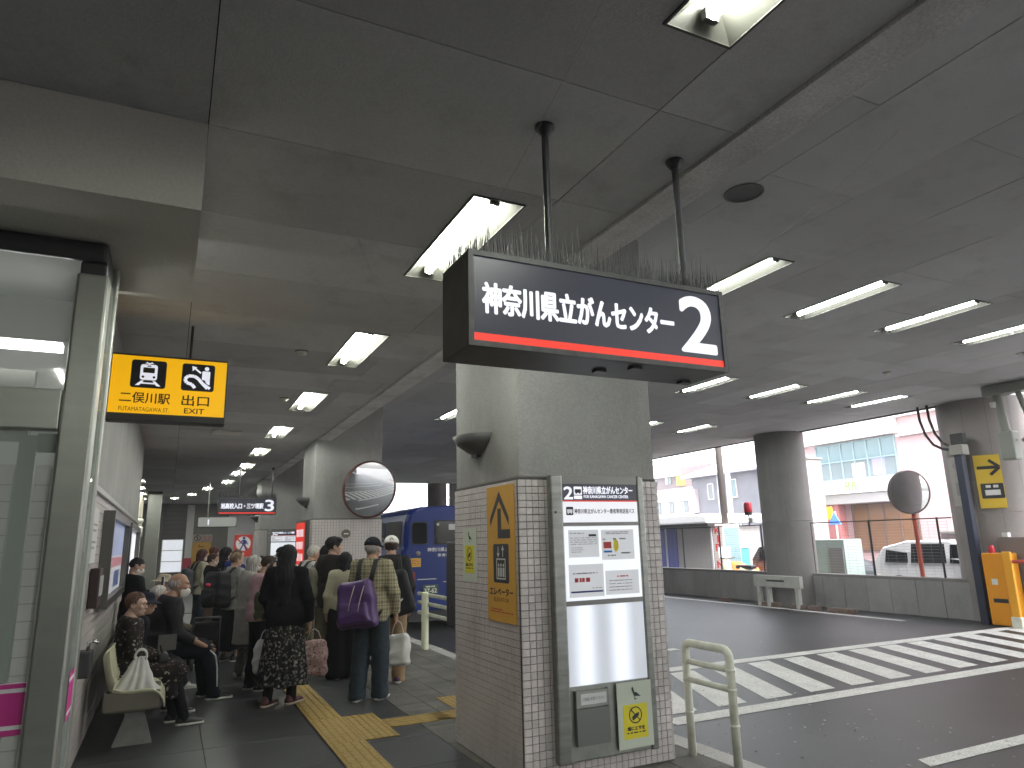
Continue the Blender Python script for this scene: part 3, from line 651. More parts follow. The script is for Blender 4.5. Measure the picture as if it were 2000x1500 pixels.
def bus_panel(ybase, label, full=True):
    y = ybase - .075
    t = thing('bus_stop_panel', label, 'information panel', (2.86, ybase, .12), 'bus stop panels on the pillars')
    yb = ybase - .007
    m = MB(); m.bbox(2.462, y + .012, .125, 3.268, yb, 2.055, .008); m.build('steel_case', STEELB, t)
    for a in ((2.455, .12, 2.555, 2.06), (3.215, .12, 3.275, 2.06)): m = MB(); m.bbox(a[0], y - .006, a[1], a[2], y + .03, a[3], .012); m.build('side_frame', mat('frame_steel', (.21, .215, .20), .32, .7, col2=(.29, .295, .275), scale=4, stretch=(1, 1, 6)), t)
    for z0, z1 in ((1.69, 1.715), (1.135, 1.168), (1.995, 2.055)): m = MB(); m.box(2.5551, y - .002, z0, 3.2149, y + .02, z1); m.build('cross_bar', STEEL_D, t)
    H = MB(); H.box(2.558, y + .002, 1.873, 3.212, y + .011, 1.994); H.build('header_plate', SIGNFACE, t)
    F = Flat((0, y + .002, 0), RX, UZ); F.rect(2.558, 1.866, 3.212, 1.8735, .001); F.build('red_line', LITRED, t)
    m = MB(); m.box(2.558, y + .003, 1.716, 3.212, y + .011, 1.865); m.build('route_plate', mat('lit_route_plate', (.6, .6, .62), .4, emit=.05, ecol=(.9, .92, 1)), t)
    m = MB(); m.box(2.558, y + .003, 1.169, 3.212, y + .011, 1.689); m.build('lit_notice_face', LITWHITE, t)
    m = MB(); m.box(2.558, y + .003, .605, 3.212, y + .011, 1.134); m.build('lit_blank_face', BLANK, t)
    num, name, eng = ('2', '神奈川県立がんセンター', 'FOR KANAGAWA CANCER CENTER') if full else ('3', '旭高校入口・三ツ境駅', '')
    text(num, .072, .088, (2.57, y + .002, 1.884), RX, UZ, LITPIC, t, 'number', bold=.0035, d=.0008)
    F = Flat((0, y + .002, 0), RX, UZ); F.rrect(2.653, 1.915, 2.723, 1.975, .006, .0008); F.rrect(2.653, 1.884, 2.723, 1.910, .004, .0008); F.build('bus_pictogram', LITPIC, t)
    F = Flat((0, y + .002, 0), RX, UZ); F.rrect(2.662, 1.929, 2.715, 1.956, .004, .0018); F.circ(2.674, 1.928, .006, .0018); F.circ(2.703, 1.928, .006, .0018); F.build('bus_shape', INK, t)
    text(name, .44, .056, (2.734, y + .002, 1.922), RX, UZ, LITPIC, t, bold=.0022, d=.0008)
    if not full:
        F = Flat((0, y + .003, 0), RX, UZ); scribble(F, 2.58, 1.73, 2.85, 1.85, 5); scribble(F, 2.93, 1.73, 3.19, 1.85, 4, seed=5); F.build('small_print', INKG, t); return t
    text(eng, .395, .021, (2.738, y + .002, 1.892), RX, UZ, LITPIC, t, bold=.0008, d=.0008)
    F = Flat((0, y + .003, 0), RX, UZ); F.rrect(2.583, 1.768, 2.643, 1.828, .005, .0008); F.build('route_pictogram', INK, t)
    F = Flat((0, y + .003, 0), RX, UZ); F.rrect(2.590, 1.785, 2.636, 1.810, .004, .0016); F.circ(2.600, 1.783, .006, .0016); F.circ(2.626, 1.783, .006, .0016); F.build('route_bus_shape', PAPERL, t)
    text('神奈川県立がんセンター患者専用送迎バス', .53, .036, (2.652, y + .003, 1.778), RX, UZ, INK, t, bold=.0007, d=.0008)
    notices = [((2.592, 1.468, 2.848, 1.662), 'a'), ((2.872, 1.444, 3.160, 1.660), 'b'), ((2.585, 1.192, 2.876, 1.418), 'c'), ((2.892, 1.196, 3.186, 1.366), 'd')]
    for (a, b, c, e), k in notices:
        m = MB(); m.box(a, y + .0005, b, c, y + .0022, e); n_ = m.build('notice', PAPERL, t)
        o = (0, y + .0005, 0); F = Flat(o, RX, UZ)
        if k == 'a': scribble(F, a + .015, e - .03, c - .12, e - .018, 1); scribble(F, a + .015, b + .085, c - .015, e - .05, 4, .35, seed=3); scribble(F, a + .02, b + .03, a + .12, b + .075, 3, .3, seed=4)
        if k == 'b': scribble(F, a + .04, e - .035, c - .04, e - .012, 2, .5, seed=6); scribble(F, a + .05, b + .02, a + .12, b + .04, 1)
        if k == 'c': scribble(F, a + .03, e - .07, c - .05, e - .055, 1, seed=8); scribble(F, a + .19, b + .055, c - .02, b + .065, 1)
        if k == 'd': scribble(F, a + .03, b + .02, c - .06, e - .06, 4, .25, seed=9)
        if F.v: F.build('small_print', INKG, n_)
        if k == 'a': F = Flat(o, RX, UZ); F.rect(c - .085, e - .048, c - .02, e - .032, .001); F.build('dark_box', INK, n_)
        if k == 'b':
            F = Flat(o, RX, UZ); F.rect(a + .015, e - .135, a + .085, e - .088, .001); F.build('red_block', INKR, n_)
            F = Flat(o, RX, UZ); F.rect(a + .015, e - .165, a + .09, e - .150, .001); F.build('blue_block', INKB, n_)
            F = Flat(o, RX, UZ); F.circ(a + .125, e - .115, .024, .001, ry=.045); F.build('yellow_oval', STKYEL, n_)
            F = Flat(o, RX, UZ); F.rect(a + .01, e - .074, a + .035, e - .064, .001); F.rect(a + .1, e - .074, a + .128, e - .062, .001); F.rect(a + .16, e - .072, a + .215, e - .062, .001); F.rect(a + .17, e - .176, a + .25, e - .165, .001); F.build('grey_caption', INKG, n_)
        if k == 'c':
            F = Flat(o, RX, UZ); scribble(F, a + .045, e - .125, a + .175, e - .092, 1, .9, seed=12); F.build('red_print', INKR, n_)
            F = Flat(o, RX, UZ); F.rect(a + .012, b + .03, c - .01, b + .042, .001); F.build('navy_bar', INKN, n_)
        if k == 'd': F = Flat(o, RX, UZ); scribble(F, a + .1, e - .05, a + .2, e - .035, 1, .6, seed=14); F.build('red_print', INKR, n_)
    # leaflet pocket
    m = MB(); m.box(2.592, y - .020, .225, 2.858, y - .0145, .46); m.box(2.592, y - .0145, .225, 2.600, y + .011, .575); m.box(2.850, y - .0145, .225, 2.858, y + .011, .575); m.box(2.60, y - .0145, .225, 2.85, y + .011, .235)
    pk = m.build('leaflet_pocket', mat('pocket_grey', (.17, .18, .165), .35, .4), t)
    m = MB(); m.box(2.60, y - .0135, .465, 2.85, y - .008, .57); m.build('pocket_flap', STEELB, pk)
    m = MB(); m.box(2.632, y - .0150, .483, 2.84, y - .0137, .553); lb = m.build('pocket_label', PAPER, pk)
    t2 = text('ご自由にお取りください', .18, .022, (2.645, y - .015, .508), RX, UZ, INK, pk, 'pocket_lettering', d=.0008)
    m = MB(); m.tube([(2.49, y - .004, 1.79), (2.49, y - .012, 1.79)], .008, 10); m.build('lock', BLACK, t)
    return t
bus_panel(4.5, 'lit steel bus stop panel number 2 with notices on the tiled pillar')
bus_panel(P3Y, 'distant lit bus stop panel number 3 seen between the heads of the queue', full=False)

def pigeon_notice(o, right, up, w, h, label, yrect):
    """white sheet with a small bird and a yellow no-feeding label"""
    t = thing('pigeon_notice', label, 'notice', o, 'no pigeon feeding notices')
    n = Vector(right).cross(Vector(up))
    F = Flat(Vector(o), right, up); F.prism([(0, 0), (w, 0), (w, h), (0, h)], F.p, .0005, .0025); MB.build(F, 'sheet', mat('notice_sheet', (.55, .60, .50), .6), t)
    u0, v0, u1, v1 = yrect
    F = Flat(Vector(o), right, up); F.rect(u0, v0, u1, v1, .0035); F.build('yellow_label', STKYEL, t)
    cu, W = (u0 + u1) / 2, u1 - u0; cv = v0 + (v1 - v0) * .68; r = W * .27
    F = Flat(Vector(o), right, up); d = .0045
    F.ring(cu, cv, r * .86, r, d); F.line([(cu - r * .66, cv + r * .66), (cu + r * .66, cv - r * .66)], r * .13, d + .0002)
    F.poly([(cu - r * .6, cv - .25 * r), (cu - .1 * r, cv - .5 * r), (cu + .5 * r, cv - .1 * r), (cu + .55 * r, cv + .3 * r), (cu - .05 * r, cv + .15 * r)], d + .0004)
    F.circ(cu - .35 * r, cv - .45 * r, r * .16, d + .0006); F.build('no_feeding_mark', INK, t)
    B = Flat(Vector(o), right, up); bu, bv, s = cu + .01, v1 + (h - v1) * .42, W * .16      # the bird
    B.poly([(bu - s, bv + s * 1.3), (bu - .75 * s, bv + 1.7 * s), (bu - .45 * s, bv + 1.2 * s), (bu - .3 * s, bv + .4 * s), (bu - .8 * s, bv + .55 * s)], .004)
    B.poly([(bu - .75 * s, bv + .5 * s), (bu + .2 * s, bv + .45 * s), (bu + 1.4 * s, bv - .5 * s), (bu + .3 * s, bv - .35 * s), (bu - .35 * s, bv - .3 * s)], .0043)
    B.line([(bu - .1 * s, bv - .3 * s), (bu - .35 * s, bv - .95 * s), (bu + .3 * s, bv - .9 * s)], s * .14, .0044); B.build('bird_mark', INK, t)
    ou = Vector(o) + Vector(right) * (u0 + W * .14) + Vector(up) * (v0 + (v1 - v0) * .24)
    text('鳩にエサを', W * .72, (v1 - v0) * .12, ou, right, up, INK, t, bold=W * .006, d=.0045)
    ou = Vector(o) + Vector(right) * (u0 + W * .12) + Vector(up) * (v0 + (v1 - v0) * .15)
    F = Flat(ou, right, up); scribble(F, 0, 0, W * .76, (v1 - v0) * .05, 1, .7, .0045); F.build('small_print', INK, t)
    return t
pigeon_notice((2.928, 4.4165, .158), RX, UZ, .297, .435, 'white no pigeon feeding notice with yellow label stuck low on the lit panel', (.045, .06, .252, .285))
pigeon_notice((2.2335, 5.565, 1.282), RY_, UZ, .295, .425, 'white no pigeon feeding notice on the tiled flank beside the lift board', (.045, .065, .245, .285))

# yellow lift board on the pillar's flank
t = thing('lift_sign', 'tall yellow board with black arrow and lift pictogram on the tiled flank', 'direction sign', (2.235, 5.05, 1.02))
F = Flat((2.2335, 5.05, 1.02), RY_, UZ); F.prism([(0, 0), (.49, 0), (.49, .985), (0, .985)], F.p, .001, .006); MB.build(F, 'board', SGNYEL, t)
F = Flat((2.2335, 5.05, 1.02), RY_, UZ); d = .007
F.poly([(.20, .815), (.265, .815), (.265, .66), (.415, .66), (.415, .595), (.20, .595)], d); F.poly([(.232, .945), (.40, .745), (.40, .685), (.232, .87)], d + .0003); F.poly([(.232, .945), (.232, .87), (.064, .685), (.064, .745)], d + .0004)
F.rrect(.115, .275, .385, .555, .02, d); F.build('arrow_mark', mat('board_ink', (.03, .03, .035), .5), t)
F = Flat((2.2335, 5.05, 1.02), RY_, UZ); d = .0085
for s_ in ((.17, .30, .33, .31), (.17, .44, .33, .45), (.17, .31, .182, .44), (.318, .31, .33, .44)): F.rect(*s_, d)
for i in range(3): F.rrect(.195 + .042 * i, .318, .225 + .042 * i, .385, .008, d); F.circ(.21 + .042 * i, .402, .012, d)
F.line([(.205, .535), (.205, .465)], .012, d); F.poly([(.18, .488), (.205, .455), (.23, .488)], d + .0002); F.line([(.285, .462), (.285, .53)], .012, d); F.poly([(.26, .51), (.285, .545), (.31, .51)], d + .0002)
F.build('lift_pictogram', mat('board_white', (.62, .62, .6), .5), t)
text('エレベーター', .40, .055, (2.2335, 5.005, 1.205), RY_, UZ, INK, t, d=.007, bold=.0018)
text('ELEVATOR', .26, .028, (2.2335, 4.935, 1.162), RY_, UZ, INK, t, d=.007)
F = Flat((2.2335, 5.05, 1.02), RY_, UZ); scribble(F, .06, .06, .44, .095, 2, .5, .007, seed=21); F.build('red_print', INKR, t)
# dark cabinet behind the first pillar
t = thing('dark_cabinet', 'dark steel cabinet fixed to the back of the tiled pillar', 'cabinet', (2.8, 5.9, .9))
m = MB(); m.bbox(2.25, 5.757, .88, 3.3, 6.02, 1.60, .015); m.build('case', DKGREY, t)
m = MB(); m.tube([(2.24, 5.9, 1.05), (2.25, 5.9, 1.05)], .02, 10); m.build('lock', STEEL_D, t)
m = MB(); m.box(2.3, 6.021, .95, 3.25, 6.03, 1.55); m.build('back_door', BLACK, t)

# things on the mirror pillar
def road_mirror(c, r, nrm, label, parent_build=None, rimmat=None):
    t = thing('traffic_mirror', label, 'traffic mirror', c, 'convex mirrors')
    n = Vector(nrm).normalized(); a = n.cross(Vector((0, 0, 1))).normalized(); b = a.cross(n)
    Rr = r * 6.0; C_ = Vector(c)
    def ringp(q, h, N=40): return [C_ + (a * math.cos(2 * math.pi * k / N) + b * math.sin(2 * math.pi * k / N)) * q + n * h for k in range(N)]
    N = 40; prof = [(r * k / 10, math.sqrt(Rr * Rr - (r * k / 10) ** 2) - Rr) for k in range(10, 0, -1)]
    m = MB(); vs = []; 
    for q, h in prof: vs += ringp(q, h)
    vs.append(C_); fs = [(i * N + k, i * N + (k + 1) % N, (i + 1) * N + (k + 1) % N, (i + 1) * N + k) for i in range(len(prof) - 1) for k in range(N)]
    fs += [((len(prof) - 1) * N + k, (len(prof) - 1) * N + (k + 1) % N, len(vs) - 1) for k in range(N)]
    m.add(vs, fs); m.build('mirror_face', MIRROR, t, smooth=True)
    e = prof[0][1]; m = MB(); vs = ringp(r * .985, e + .012) + ringp(r * 1.04, e + .012) + ringp(r * 1.04, e - .05) + ringp(r * .5, e - .08) + ringp(.01, e - .085)
    m.add(vs, [(i * N + k, i * N + (k + 1) % N, (i + 1) * N + (k + 1) % N, (i + 1) * N + k) for i in range(4) for k in range(N)]); m.build('rim', rimmat or BLACK, t, smooth=True)
    return t, C_ + n * (e - .08)
t, bk = road_mirror((3.17, 12.25, 2.53), .49, (.20, -.95, -.20), 'big round convex mirror on the tiled pillar showing the striped road', rimmat=mat('mirror_rim', (.10, .035, .03), .4))
m = MB(); m.tube([tuple(bk), (bk.x, 12.61, bk.z)], .035, 10); m.tube([(bk.x, 12.58, bk.z - .3), (bk.x, 12.58, bk.z + .3)], .02, 8); m.build('bracket', DKGREY, t)
t = thing('round_plaque', 'small round brown plaque on the tiles below the mirror', 'plaque', (2.82, 12.58, 1.78))
m = MB(); m.tube([(2.82, 12.592, 1.78), (2.82, 12.565, 1.78)], .075, 20); m.build('disc', mat('plaque_brown', (.10, .085, .06), .5), t)
m = MB(); m.box(2.78, 12.558, 1.77, 2.86, 12.564, 1.79); m.build('slot', PAPER, t)
t = thing('red_notice_board', 'narrow lit red banner on the flank of the mirror pillar behind the queue', 'notice board', (2.2, 13.4, 1.2))
m = MB(); m.box(2.17, 12.85, 1.0, 2.235, 13.95, 2.03); m.build('steel_frame', STEEL_D, t)
F = Flat((2.1695, 13.9, 1.03), RY_, UZ); F.rect(0, 0, .95, .97, .001); F.build('lit_banner', LITRED, t)
F = Flat((2.1695, 13.9, 1.03), RY_, UZ); F.rect(0, 0, .95, .22, .002)
for i, v in enumerate((.72, .5, .29)):
    rg = random.Random(i); u = .1
    while u < .78: wv = rg.uniform(.06, .13); F.rect(u, v, min(u + wv, .85), v + .13, .002); u += wv + .05
F.build('white_print', LITWHITE, t)

# signs on the end wall
t = thing('no_walking_sign', 'red square sign with a blue walking figure in a struck white circle', 'warning sign', (FX(2.31), 33.4, 1.6))
x0, x1, z0, z1 = FX(2.02), FX(2.60), 1.17, 2.11
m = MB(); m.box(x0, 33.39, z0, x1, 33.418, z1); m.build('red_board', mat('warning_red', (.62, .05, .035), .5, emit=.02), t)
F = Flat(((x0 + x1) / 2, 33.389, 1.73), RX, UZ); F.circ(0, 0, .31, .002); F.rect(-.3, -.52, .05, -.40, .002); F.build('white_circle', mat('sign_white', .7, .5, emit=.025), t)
F = Flat(((x0 + x1) / 2, 33.389, 1.73), RX, UZ); F.line([(-.25, .2), (.2, -.25)], .06, .004); F.build('red_slash', mat('warning_red', .5), t)
F = Flat(((x0 + x1) / 2, 33.389, 1.73), RX, UZ); F.circ(.02, .24, .06, .006); F.poly([(-.05, .17), (.1, .15), (.12, -.02), (-.03, -.05)], .006); F.line([(0, -.04), (-.14, -.3)], .06, .0062); F.line([(.06, -.04), (.08, -.17), (.16, -.3)], .06, .0064); F.line([(-.04, .14), (-.16, -.02)], .04, .0066); F.line([(.1, .12), (.18, -.04)], .04, .0068)
F.rect(-.27, -.5, -.15, -.42, .006); F.rect(-.1, -.5, .02, -.42, .006); F.build('blue_figure', mat('figure_blue', (.03, .10, .42), .5), t)
t = thing('yellow_notice', 'yellow notice with two round marks above it on the grey end wall', 'notice', (FX(1.0), 33.45, 1.5))
m = MB(); m.box(FX(.73), 33.46, .93, FX(1.30), 33.498, 1.82); m.build('yellow_board', SGNYEL, t)
m = MB(); m.box(FX(.73), 33.455, 1.84, FX(1.0), 33.498, 2.15); m.box(FX(1.02), 33.455, 1.84, FX(1.32), 33.498, 2.15); m.build('white_board', mat('notice_pink', (.45, .37, .33), .6), t)
F = Flat((FX(.865), 33.454, 1.995), RX, UZ); F.ring(0, 0, .1, .13, .002); F.line([(-.09, .09), (.09, -.09)], .025, .003); F.circ(0, .05, .025, .003); F.line([(0, .04), (0, -.07)], .03, .0034); F.build('round_mark', INK, t)
F = Flat((FX(1.17), 33.454, 1.995), RX, UZ); F.ring(-.09, .03, .04, .06, .002); F.ring(.09, .03, .04, .06, .002); F.rect(-.15, -.1, .15, -.07, .002); F.build('small_marks', INKR, t)
F = Flat((FX(.75), 33.459, 1.6), RX, UZ); scribble(F, .2, 0, .6, .14, 2, .6, .002, seed=2); F.build('dark_print', INK, t)

# poster cases and notices on the long wall
def poster_case(y0, y1, z0, z1, label, blocks):
    t = thing('poster_case', label, 'poster case', (-.5, (y0 + y1) / 2, z0), 'poster cases on the wall')
    m = MB(); f = .07
    for a in ((y0, z0, y1, z0 + f), (y0, z1 - f, y1, z1), (y0, z0 + f, y0 + f, z1 - f), (y1 - f, z0 + f, y1, z1 - f)): m.box(-.53, a[0], a[1], -.44, a[2], a[3])
    m.build('steel_frame', STEEL_D, t)
    o = (-.500, y0 + f, z0 + f); W, H_ = y1 - y0 - 2 * f, z1 - z0 - 2 * f
    F = Flat(o, (0, 1, 0), UZ); F.prism([(0, 0), (W, 0), (W, H_), (0, H_)], F.p, -.02, .0); MB.build(F, 'poster', mat('poster_base', (.5, .5, .54), .4, emit=.025), t)
    for (u0, v0, u1, v1, c, nm) in blocks:
        F = Flat(o, (0, 1, 0), UZ); F.rect(u0 * W, v0 * H_, u1 * W, v1 * H_, .002 if nm != 'top' else .003); F.build('poster_field', c, t)
    return t
PB = mat('poster_blue', (.22, .27, .42), .4, col2=(.34, .38, .5), scale=2.5, emit=.018, ecol=(.4, .5, .8)); PK = mat('poster_pink', (.55, .22, .27), .4, emit=.012); PN = mat('poster_navy', (.1, .16, .36), .4)
poster_case(7.15, 10.0, 1.10, 1.94, 'wall poster case with blue picture and pink band beside the seats', [(0, .52, 1, 1, PB, ''), (0, .36, 1, .50, PK, ''), (.55, .06, .86, .30, PN, 'top'), (.08, .08, .3, .22, PK, 'top')])
t = poster_case(10.5, 13.6, 1.10, 1.94, 'second wall poster case with glowing white panes near the wall corner', [(.05, .05, .48, .95, LITWHITE, ''), (.52, .05, .95, .95, LITWHITE, '')])
t = thing('white_notice', 'white paper notice on the tiles between lift and poster case', 'notice', (-.53, 6.2, 1.6))
F = Flat((-.531, 5.95, 1.5), (0, 1, 0), UZ); F.prism([(0, 0), (.7, 0), (.7, .42), (0, .42)], F.p, .001, .005); MB.build(F, 'sheet', PAPER, t)
F = Flat((-.531, 5.95, 1.5), (0, 1, 0), UZ); scribble(F, .06, .05, .64, .36, 7, .4, .006, seed=30); F.build('small_print', INKG, t)
t = thing('wall_handset_box', 'dark red box with small levers on the wall beside the lift', 'wall box', (-.5, 6.6, 1.3))
m = MB(); m.bbox(-.529, 6.42, 1.16, -.46, 6.72, 1.46, .01); m.build('case', mat('box_maroon', (.03, .012, .014), .5), t)
m = MB()
for i in range(4): m.box(-.459, 6.46 + .065 * i, 1.25, -.45, 6.48 + .065 * i, 1.40)
m.build('lever', PAPER, t)
t = thing('hand_wash_tap', 'small chrome tap on a dark wall box near the lift corner', 'tap', (-.5, 6.1, .9))
m = MB(); m.bbox(-.529, 5.98, .72, -.43, 6.14, .90, .015); m.build('box', DKGREY, t)
m = MB(); m.tube([(-.46, 6.06, .90), (-.46, 6.06, .95), (-.43, 6.06, .965), (-.40, 6.06, .945)], .014, 8); m.build('spout', mat('chrome', .7, .1, 1.0), t, smooth=True)

# ---- glass lift shaft
t = thing('lift_shaft', 'steel and glass lift shaft with magenta stripes by the wall', 'lift', (-1.2, 3.6, 0))
m = MB(); m.bbox(-.475, 3.58, 0, -.345, 3.72, 2.86, .012); m.build('corner_post', STEEL, t)
m = MB(); m.bbox(-.385, 3.92, 0, -.335, 4.0, 3.02, .008); m.build('rear_post', STEEL, t)
m = MB(); m.bbox(-2.2, 3.60, 2.93, -.36, 4.3, 3.028, .02); m.bbox(-.47, 3.62, 2.861, -.36, 3.92, 2.93, .01); m.build('dark_head', DKGREY, t)
m = MB(); m.bbox(-2.2, 3.57, 2.12, -.476, 3.66, 2.30, .006); m.build('cross_bar', STEEL, t)
m = MB(); m.box(-2.2, 3.61, 2.301, -.476, 3.622, 2.93); m.build('upper_pane', GLASSM, t)
m = MB(); m.box(-2.2, 3.61, .06, -.476, 3.622, 2.119); m.build('lower_pane', GLASSM, t)
m = MB(); m.box(-2.2, 3.61, 0, -.476, 3.66, .06); m.build('bottom_rail', STEEL_D, t)
m = MB(); m.box(-.62, 3.64, .07, -.555, 3.69, 2.1); m.box(-.555, 3.645, 2.03, -.477, 3.69, 2.11); m.build('inner_frame', STEEL_D, t)
m = MB(); m.box(-.352, 3.73, .06, -.345, 3.918, 2.86); m.build('side_pane', GLASSM, t)
m = MB(); m.box(-2.2, 5.13, 0, -.46, 5.2, 2.12); m.build('back_panel', WALLT, t)
m = MB(); m.box(-2.2, 5.13, 2.121, -.46, 5.2, 2.92); m.build('white_back_panel', mat('white_back', .55, .5), t)
m = MB()
for k in range(20): m.box(-2.2, 5.124, .1 * k + .095, -.46, 5.1295, .1 * k + .1)
for k in range(9): m.box(-.5 - .19 * k, 5.1235, 0, -.495 - .19 * k, 5.1292, 2.1)
m.build('joint_line', TILEJ, t)
m = MB(); m.box(-2.0, 4.3, 2.66, -.60, 4.38, 2.70); m.build('lamp_bar', mat('lift_lamp', (1, 1, .95), .4, emit=1.2), t)
m = MB(); m.box(-2.2, 4.6, 2.2, -.75, 4.66, 2.6); m.build('landing_header', STEEL_D, t)
F = Flat((-2.2, 3.606, .88), RX, UZ); F.rect(0, 0, 1.72, .20, .001); F.build('magenta_band', MAG, t)
F = Flat((-2.2, 3.606, .88), RX, UZ); F.rect(0, .022, 1.72, .038, .002); F.rect(0, .162, 1.72, .178, .002); F.rect(0, .196, 1.72, .2, .002); F.build('white_stripe', PAPER, t)
F = Flat((-.344, 3.735, .88), (0, 1, 0), UZ); F.rect(0, 0, .18, .2, .002); F.build('magenta_band', MAG, t)
F = Flat((-.344, 3.735, .88), (0, 1, 0), UZ); F.rect(0, .022, .18, .038, .003); F.rect(0, .162, .18, .178, .003); F.build('white_stripe', PAPER, t)

# ---- seats
def seat_shell():
    """bucket shell: a profile swept across the width, sides rolled up, then thickened"""
    prof = [(-.245, .345), (-.250, .32), (-.235, .24), (-.215, .15), (-.19, .06), (-.15, .01), (-.08, -.012), (0, -.018), (.08, -.014), (.15, -.012), (.195, -.022), (.225, -.05), (.235, -.085)]
    nv = 14; vs = []
    for i, (x, z) in enumerate(prof):
        for k in range(nv + 1):
            v = -1 + 2 * k / nv; e = abs(v) ** 4
            tt = i / (len(prof) - 1)
            lift = .075 * e * (1 if tt > .3 else .6) * (1 - max(0, tt - .72) / .28); fwd = .05 * e if tt <= .35 else 0
            vs.append((x + fwd, v * .235 * (1 - .06 * (tt < .15)), z + lift))
    fs = [(i * (nv + 1) + k, i * (nv + 1) + k + 1, (i + 1) * (nv + 1) + k + 1, (i + 1) * (nv + 1) + k) for i in range(len(prof) - 1) for k in range(nv)]
    me = bpy.data.meshes.new('seat'); me.from_pydata(vs, [], fs)
    bm = bmesh.new(); bm.from_mesh(me); bmesh.ops.recalc_face_normals(bm, faces=bm.faces); bmesh.ops.solidify(bm, geom=list(bm.faces), thickness=.014); bmesh.ops.recalc_face_normals(bm, faces=bm.faces); bm.to_mesh(me); bm.free()
    me.shade_smooth(); return me
ben = thing('seat_row', 'row of cream moulded plastic seats along the wall on pale trapezoid legs', 'seats', (-.17, 9, 0))
sm = seat_shell(); sm.materials.append(mat('seat_cream', (.46, .45, .31), .32, col2=(.42, .41, .29), scale=6, coat=.2))
SEATY = [7.1 + .56 * k for k in range(9)]
for y in SEATY: link('seat', sm, ben, (0, y - 9, .40))
cm = MB()          # under-shell apron of each seat
cm.bbox(-.385, -.215, .295, .02, .215, .375, .04)
for s_ in (-1, 1): cm.bbox(-.375, s_ * .205 - .012, .31, .035, s_ * .205 + .012, .455, .010)
cm.bbox(-.385, -.2, .32, -.36, .2, .46, .010)
cm.v = [(a, b + 9 - .0, c) for a, b, c in cm.v]
shared_pieces('seat_apron', cm, mat('seat_apron', (.15, .14, .105), .45), ben, [(0, y - 9, 0) for y in SEATY])
m = MB(); m.bbox(-.26, 7.0, .27, -.08, 11.8, .318, .01); m.build('beam', STEEL_D, ben)
lm = MB(); lm.prism([(-.30, 0), (.0, 0), (-.07, .22), (-.075, .29), (-.22, .29), (-.225, .22)], lambda u, v, d: (u, 9 + d, v), -.03, .03)
shared_pieces('leg', lm, mat('leg_grey', (.25, .25, .235), .5, col2=(.2, .2, .19), scale=15), ben, [(0, y - 9, 0) for y in (7.12, 8.8, 10.5, 11.6)])
bmb = MB(); bmb.tube([(-.24, 9, .30), (-.24, 8.93, .30)], .026, 12); bmb.tube([(-.06, 9, .30), (-.06, 8.93, .30)], .026, 12)
shared_pieces('leg_bolt', bmb, STEEL, ben, [(0, y - 9, 0) for y in (7.1, 8.78)])

# ---- guard rails
def small_guard(y0, y1, x, label):
    t = thing('hoop_barrier', label, 'barrier', (x, (y0 + y1) / 2, 0)); r = .030; h = .80
    arc = lambda cy, s: [(x, cy + s * .06 * math.cos(R(a)), h - .06 + .06 * math.sin(R(a))) for a in (0, 22, 45, 68, 90)]
    path = [(x, y1, -.02)] + [(x, y1, h - .2)] + [(x, y1 - .06 + .06 * math.cos(R(a)), h - .06 + .06 * math.sin(R(a))) for a in (0, 22, 45, 68, 90)] + [(x, y0 + .06 - .06 * math.cos(R(a)), h - .06 + .06 * math.sin(R(a))) for a in (90, 68, 45, 22, 0)] + [(x, y0, h - .2), (x, y0, -.02)]
    m = MB(); m.tube(path, r, 14); m.build('hoop', GUARD, t, smooth=True)
    for z in (.665, .535):
        m = MB(); m.tube([(x, y0 + .02, z), (x, y1 - .02, z)], .022, 12); m.build('cross_rail', GUARD, t, smooth=True)
    m = MB(); 
    for z in (.665, .535, .30):
        for y in (y0, y1): m.lathe([(.031, -.01), (.034, -.008), (.034, .008), (.031, .01)], (x, y, z), 14)
    m.build('collar', GUARD, t, smooth=True)
    st = MB(); yy = mat('hazard_yellow', (.6, .42, .02), .5)
    for k in range(9):
        z0 = .36 + .04 * k
        st.add([(x + .0315 * math.cos(R(a)), y0 + .0315 * math.sin(R(a)), z) for a, z in ((-75, z0), (-25, z0 - .01), (25, z0), (25, z0 + .04), (-25, z0 + .03), (-75, z0 + .04))], [(0, 1, 4, 5), (1, 2, 3, 4)], k % 2)
    st.build('hazard_tape', [REDP, yy], t, fix=False)
    return t
small_guard(4.05, 4.53, 3.655, 'cream painted hoop barrier with hazard tape standing on the kerb')
t = thing('guard_rail', 'white pipe guard rail along the kerb beside the blue bus', 'guard rail', (3.66, 9, 0))
pm = MB(); pm.tube([(3.66, 0, 0), (3.66, 0, .83)], .055, 16); pm.tube([(3.66, 0, .83), (3.66, 0, .845)], [.055, .03], 16)
pm.v = [(a, b + 9, c) for a, b, c in pm.v]
shared_pieces('post', pm, mat('post_cream', (.66, .68, .50), .4), t, [(0, y - 9, 0) for y in (10.72, 8.72, 6.72)])
for z in (.79, .655, .50):
    m = MB(); m.tube([(3.735, 6.2, z), (3.735, 11.25, z)], .030, 12); m.build('pipe', WHITEP, t, smooth=True)
    m = MB()
    for y in (10.72, 8.72, 6.72): m.box(3.65, y - .03, z - .012, 3.735, y + .03, z + .012)
    m.build('bracket', STEEL, t)

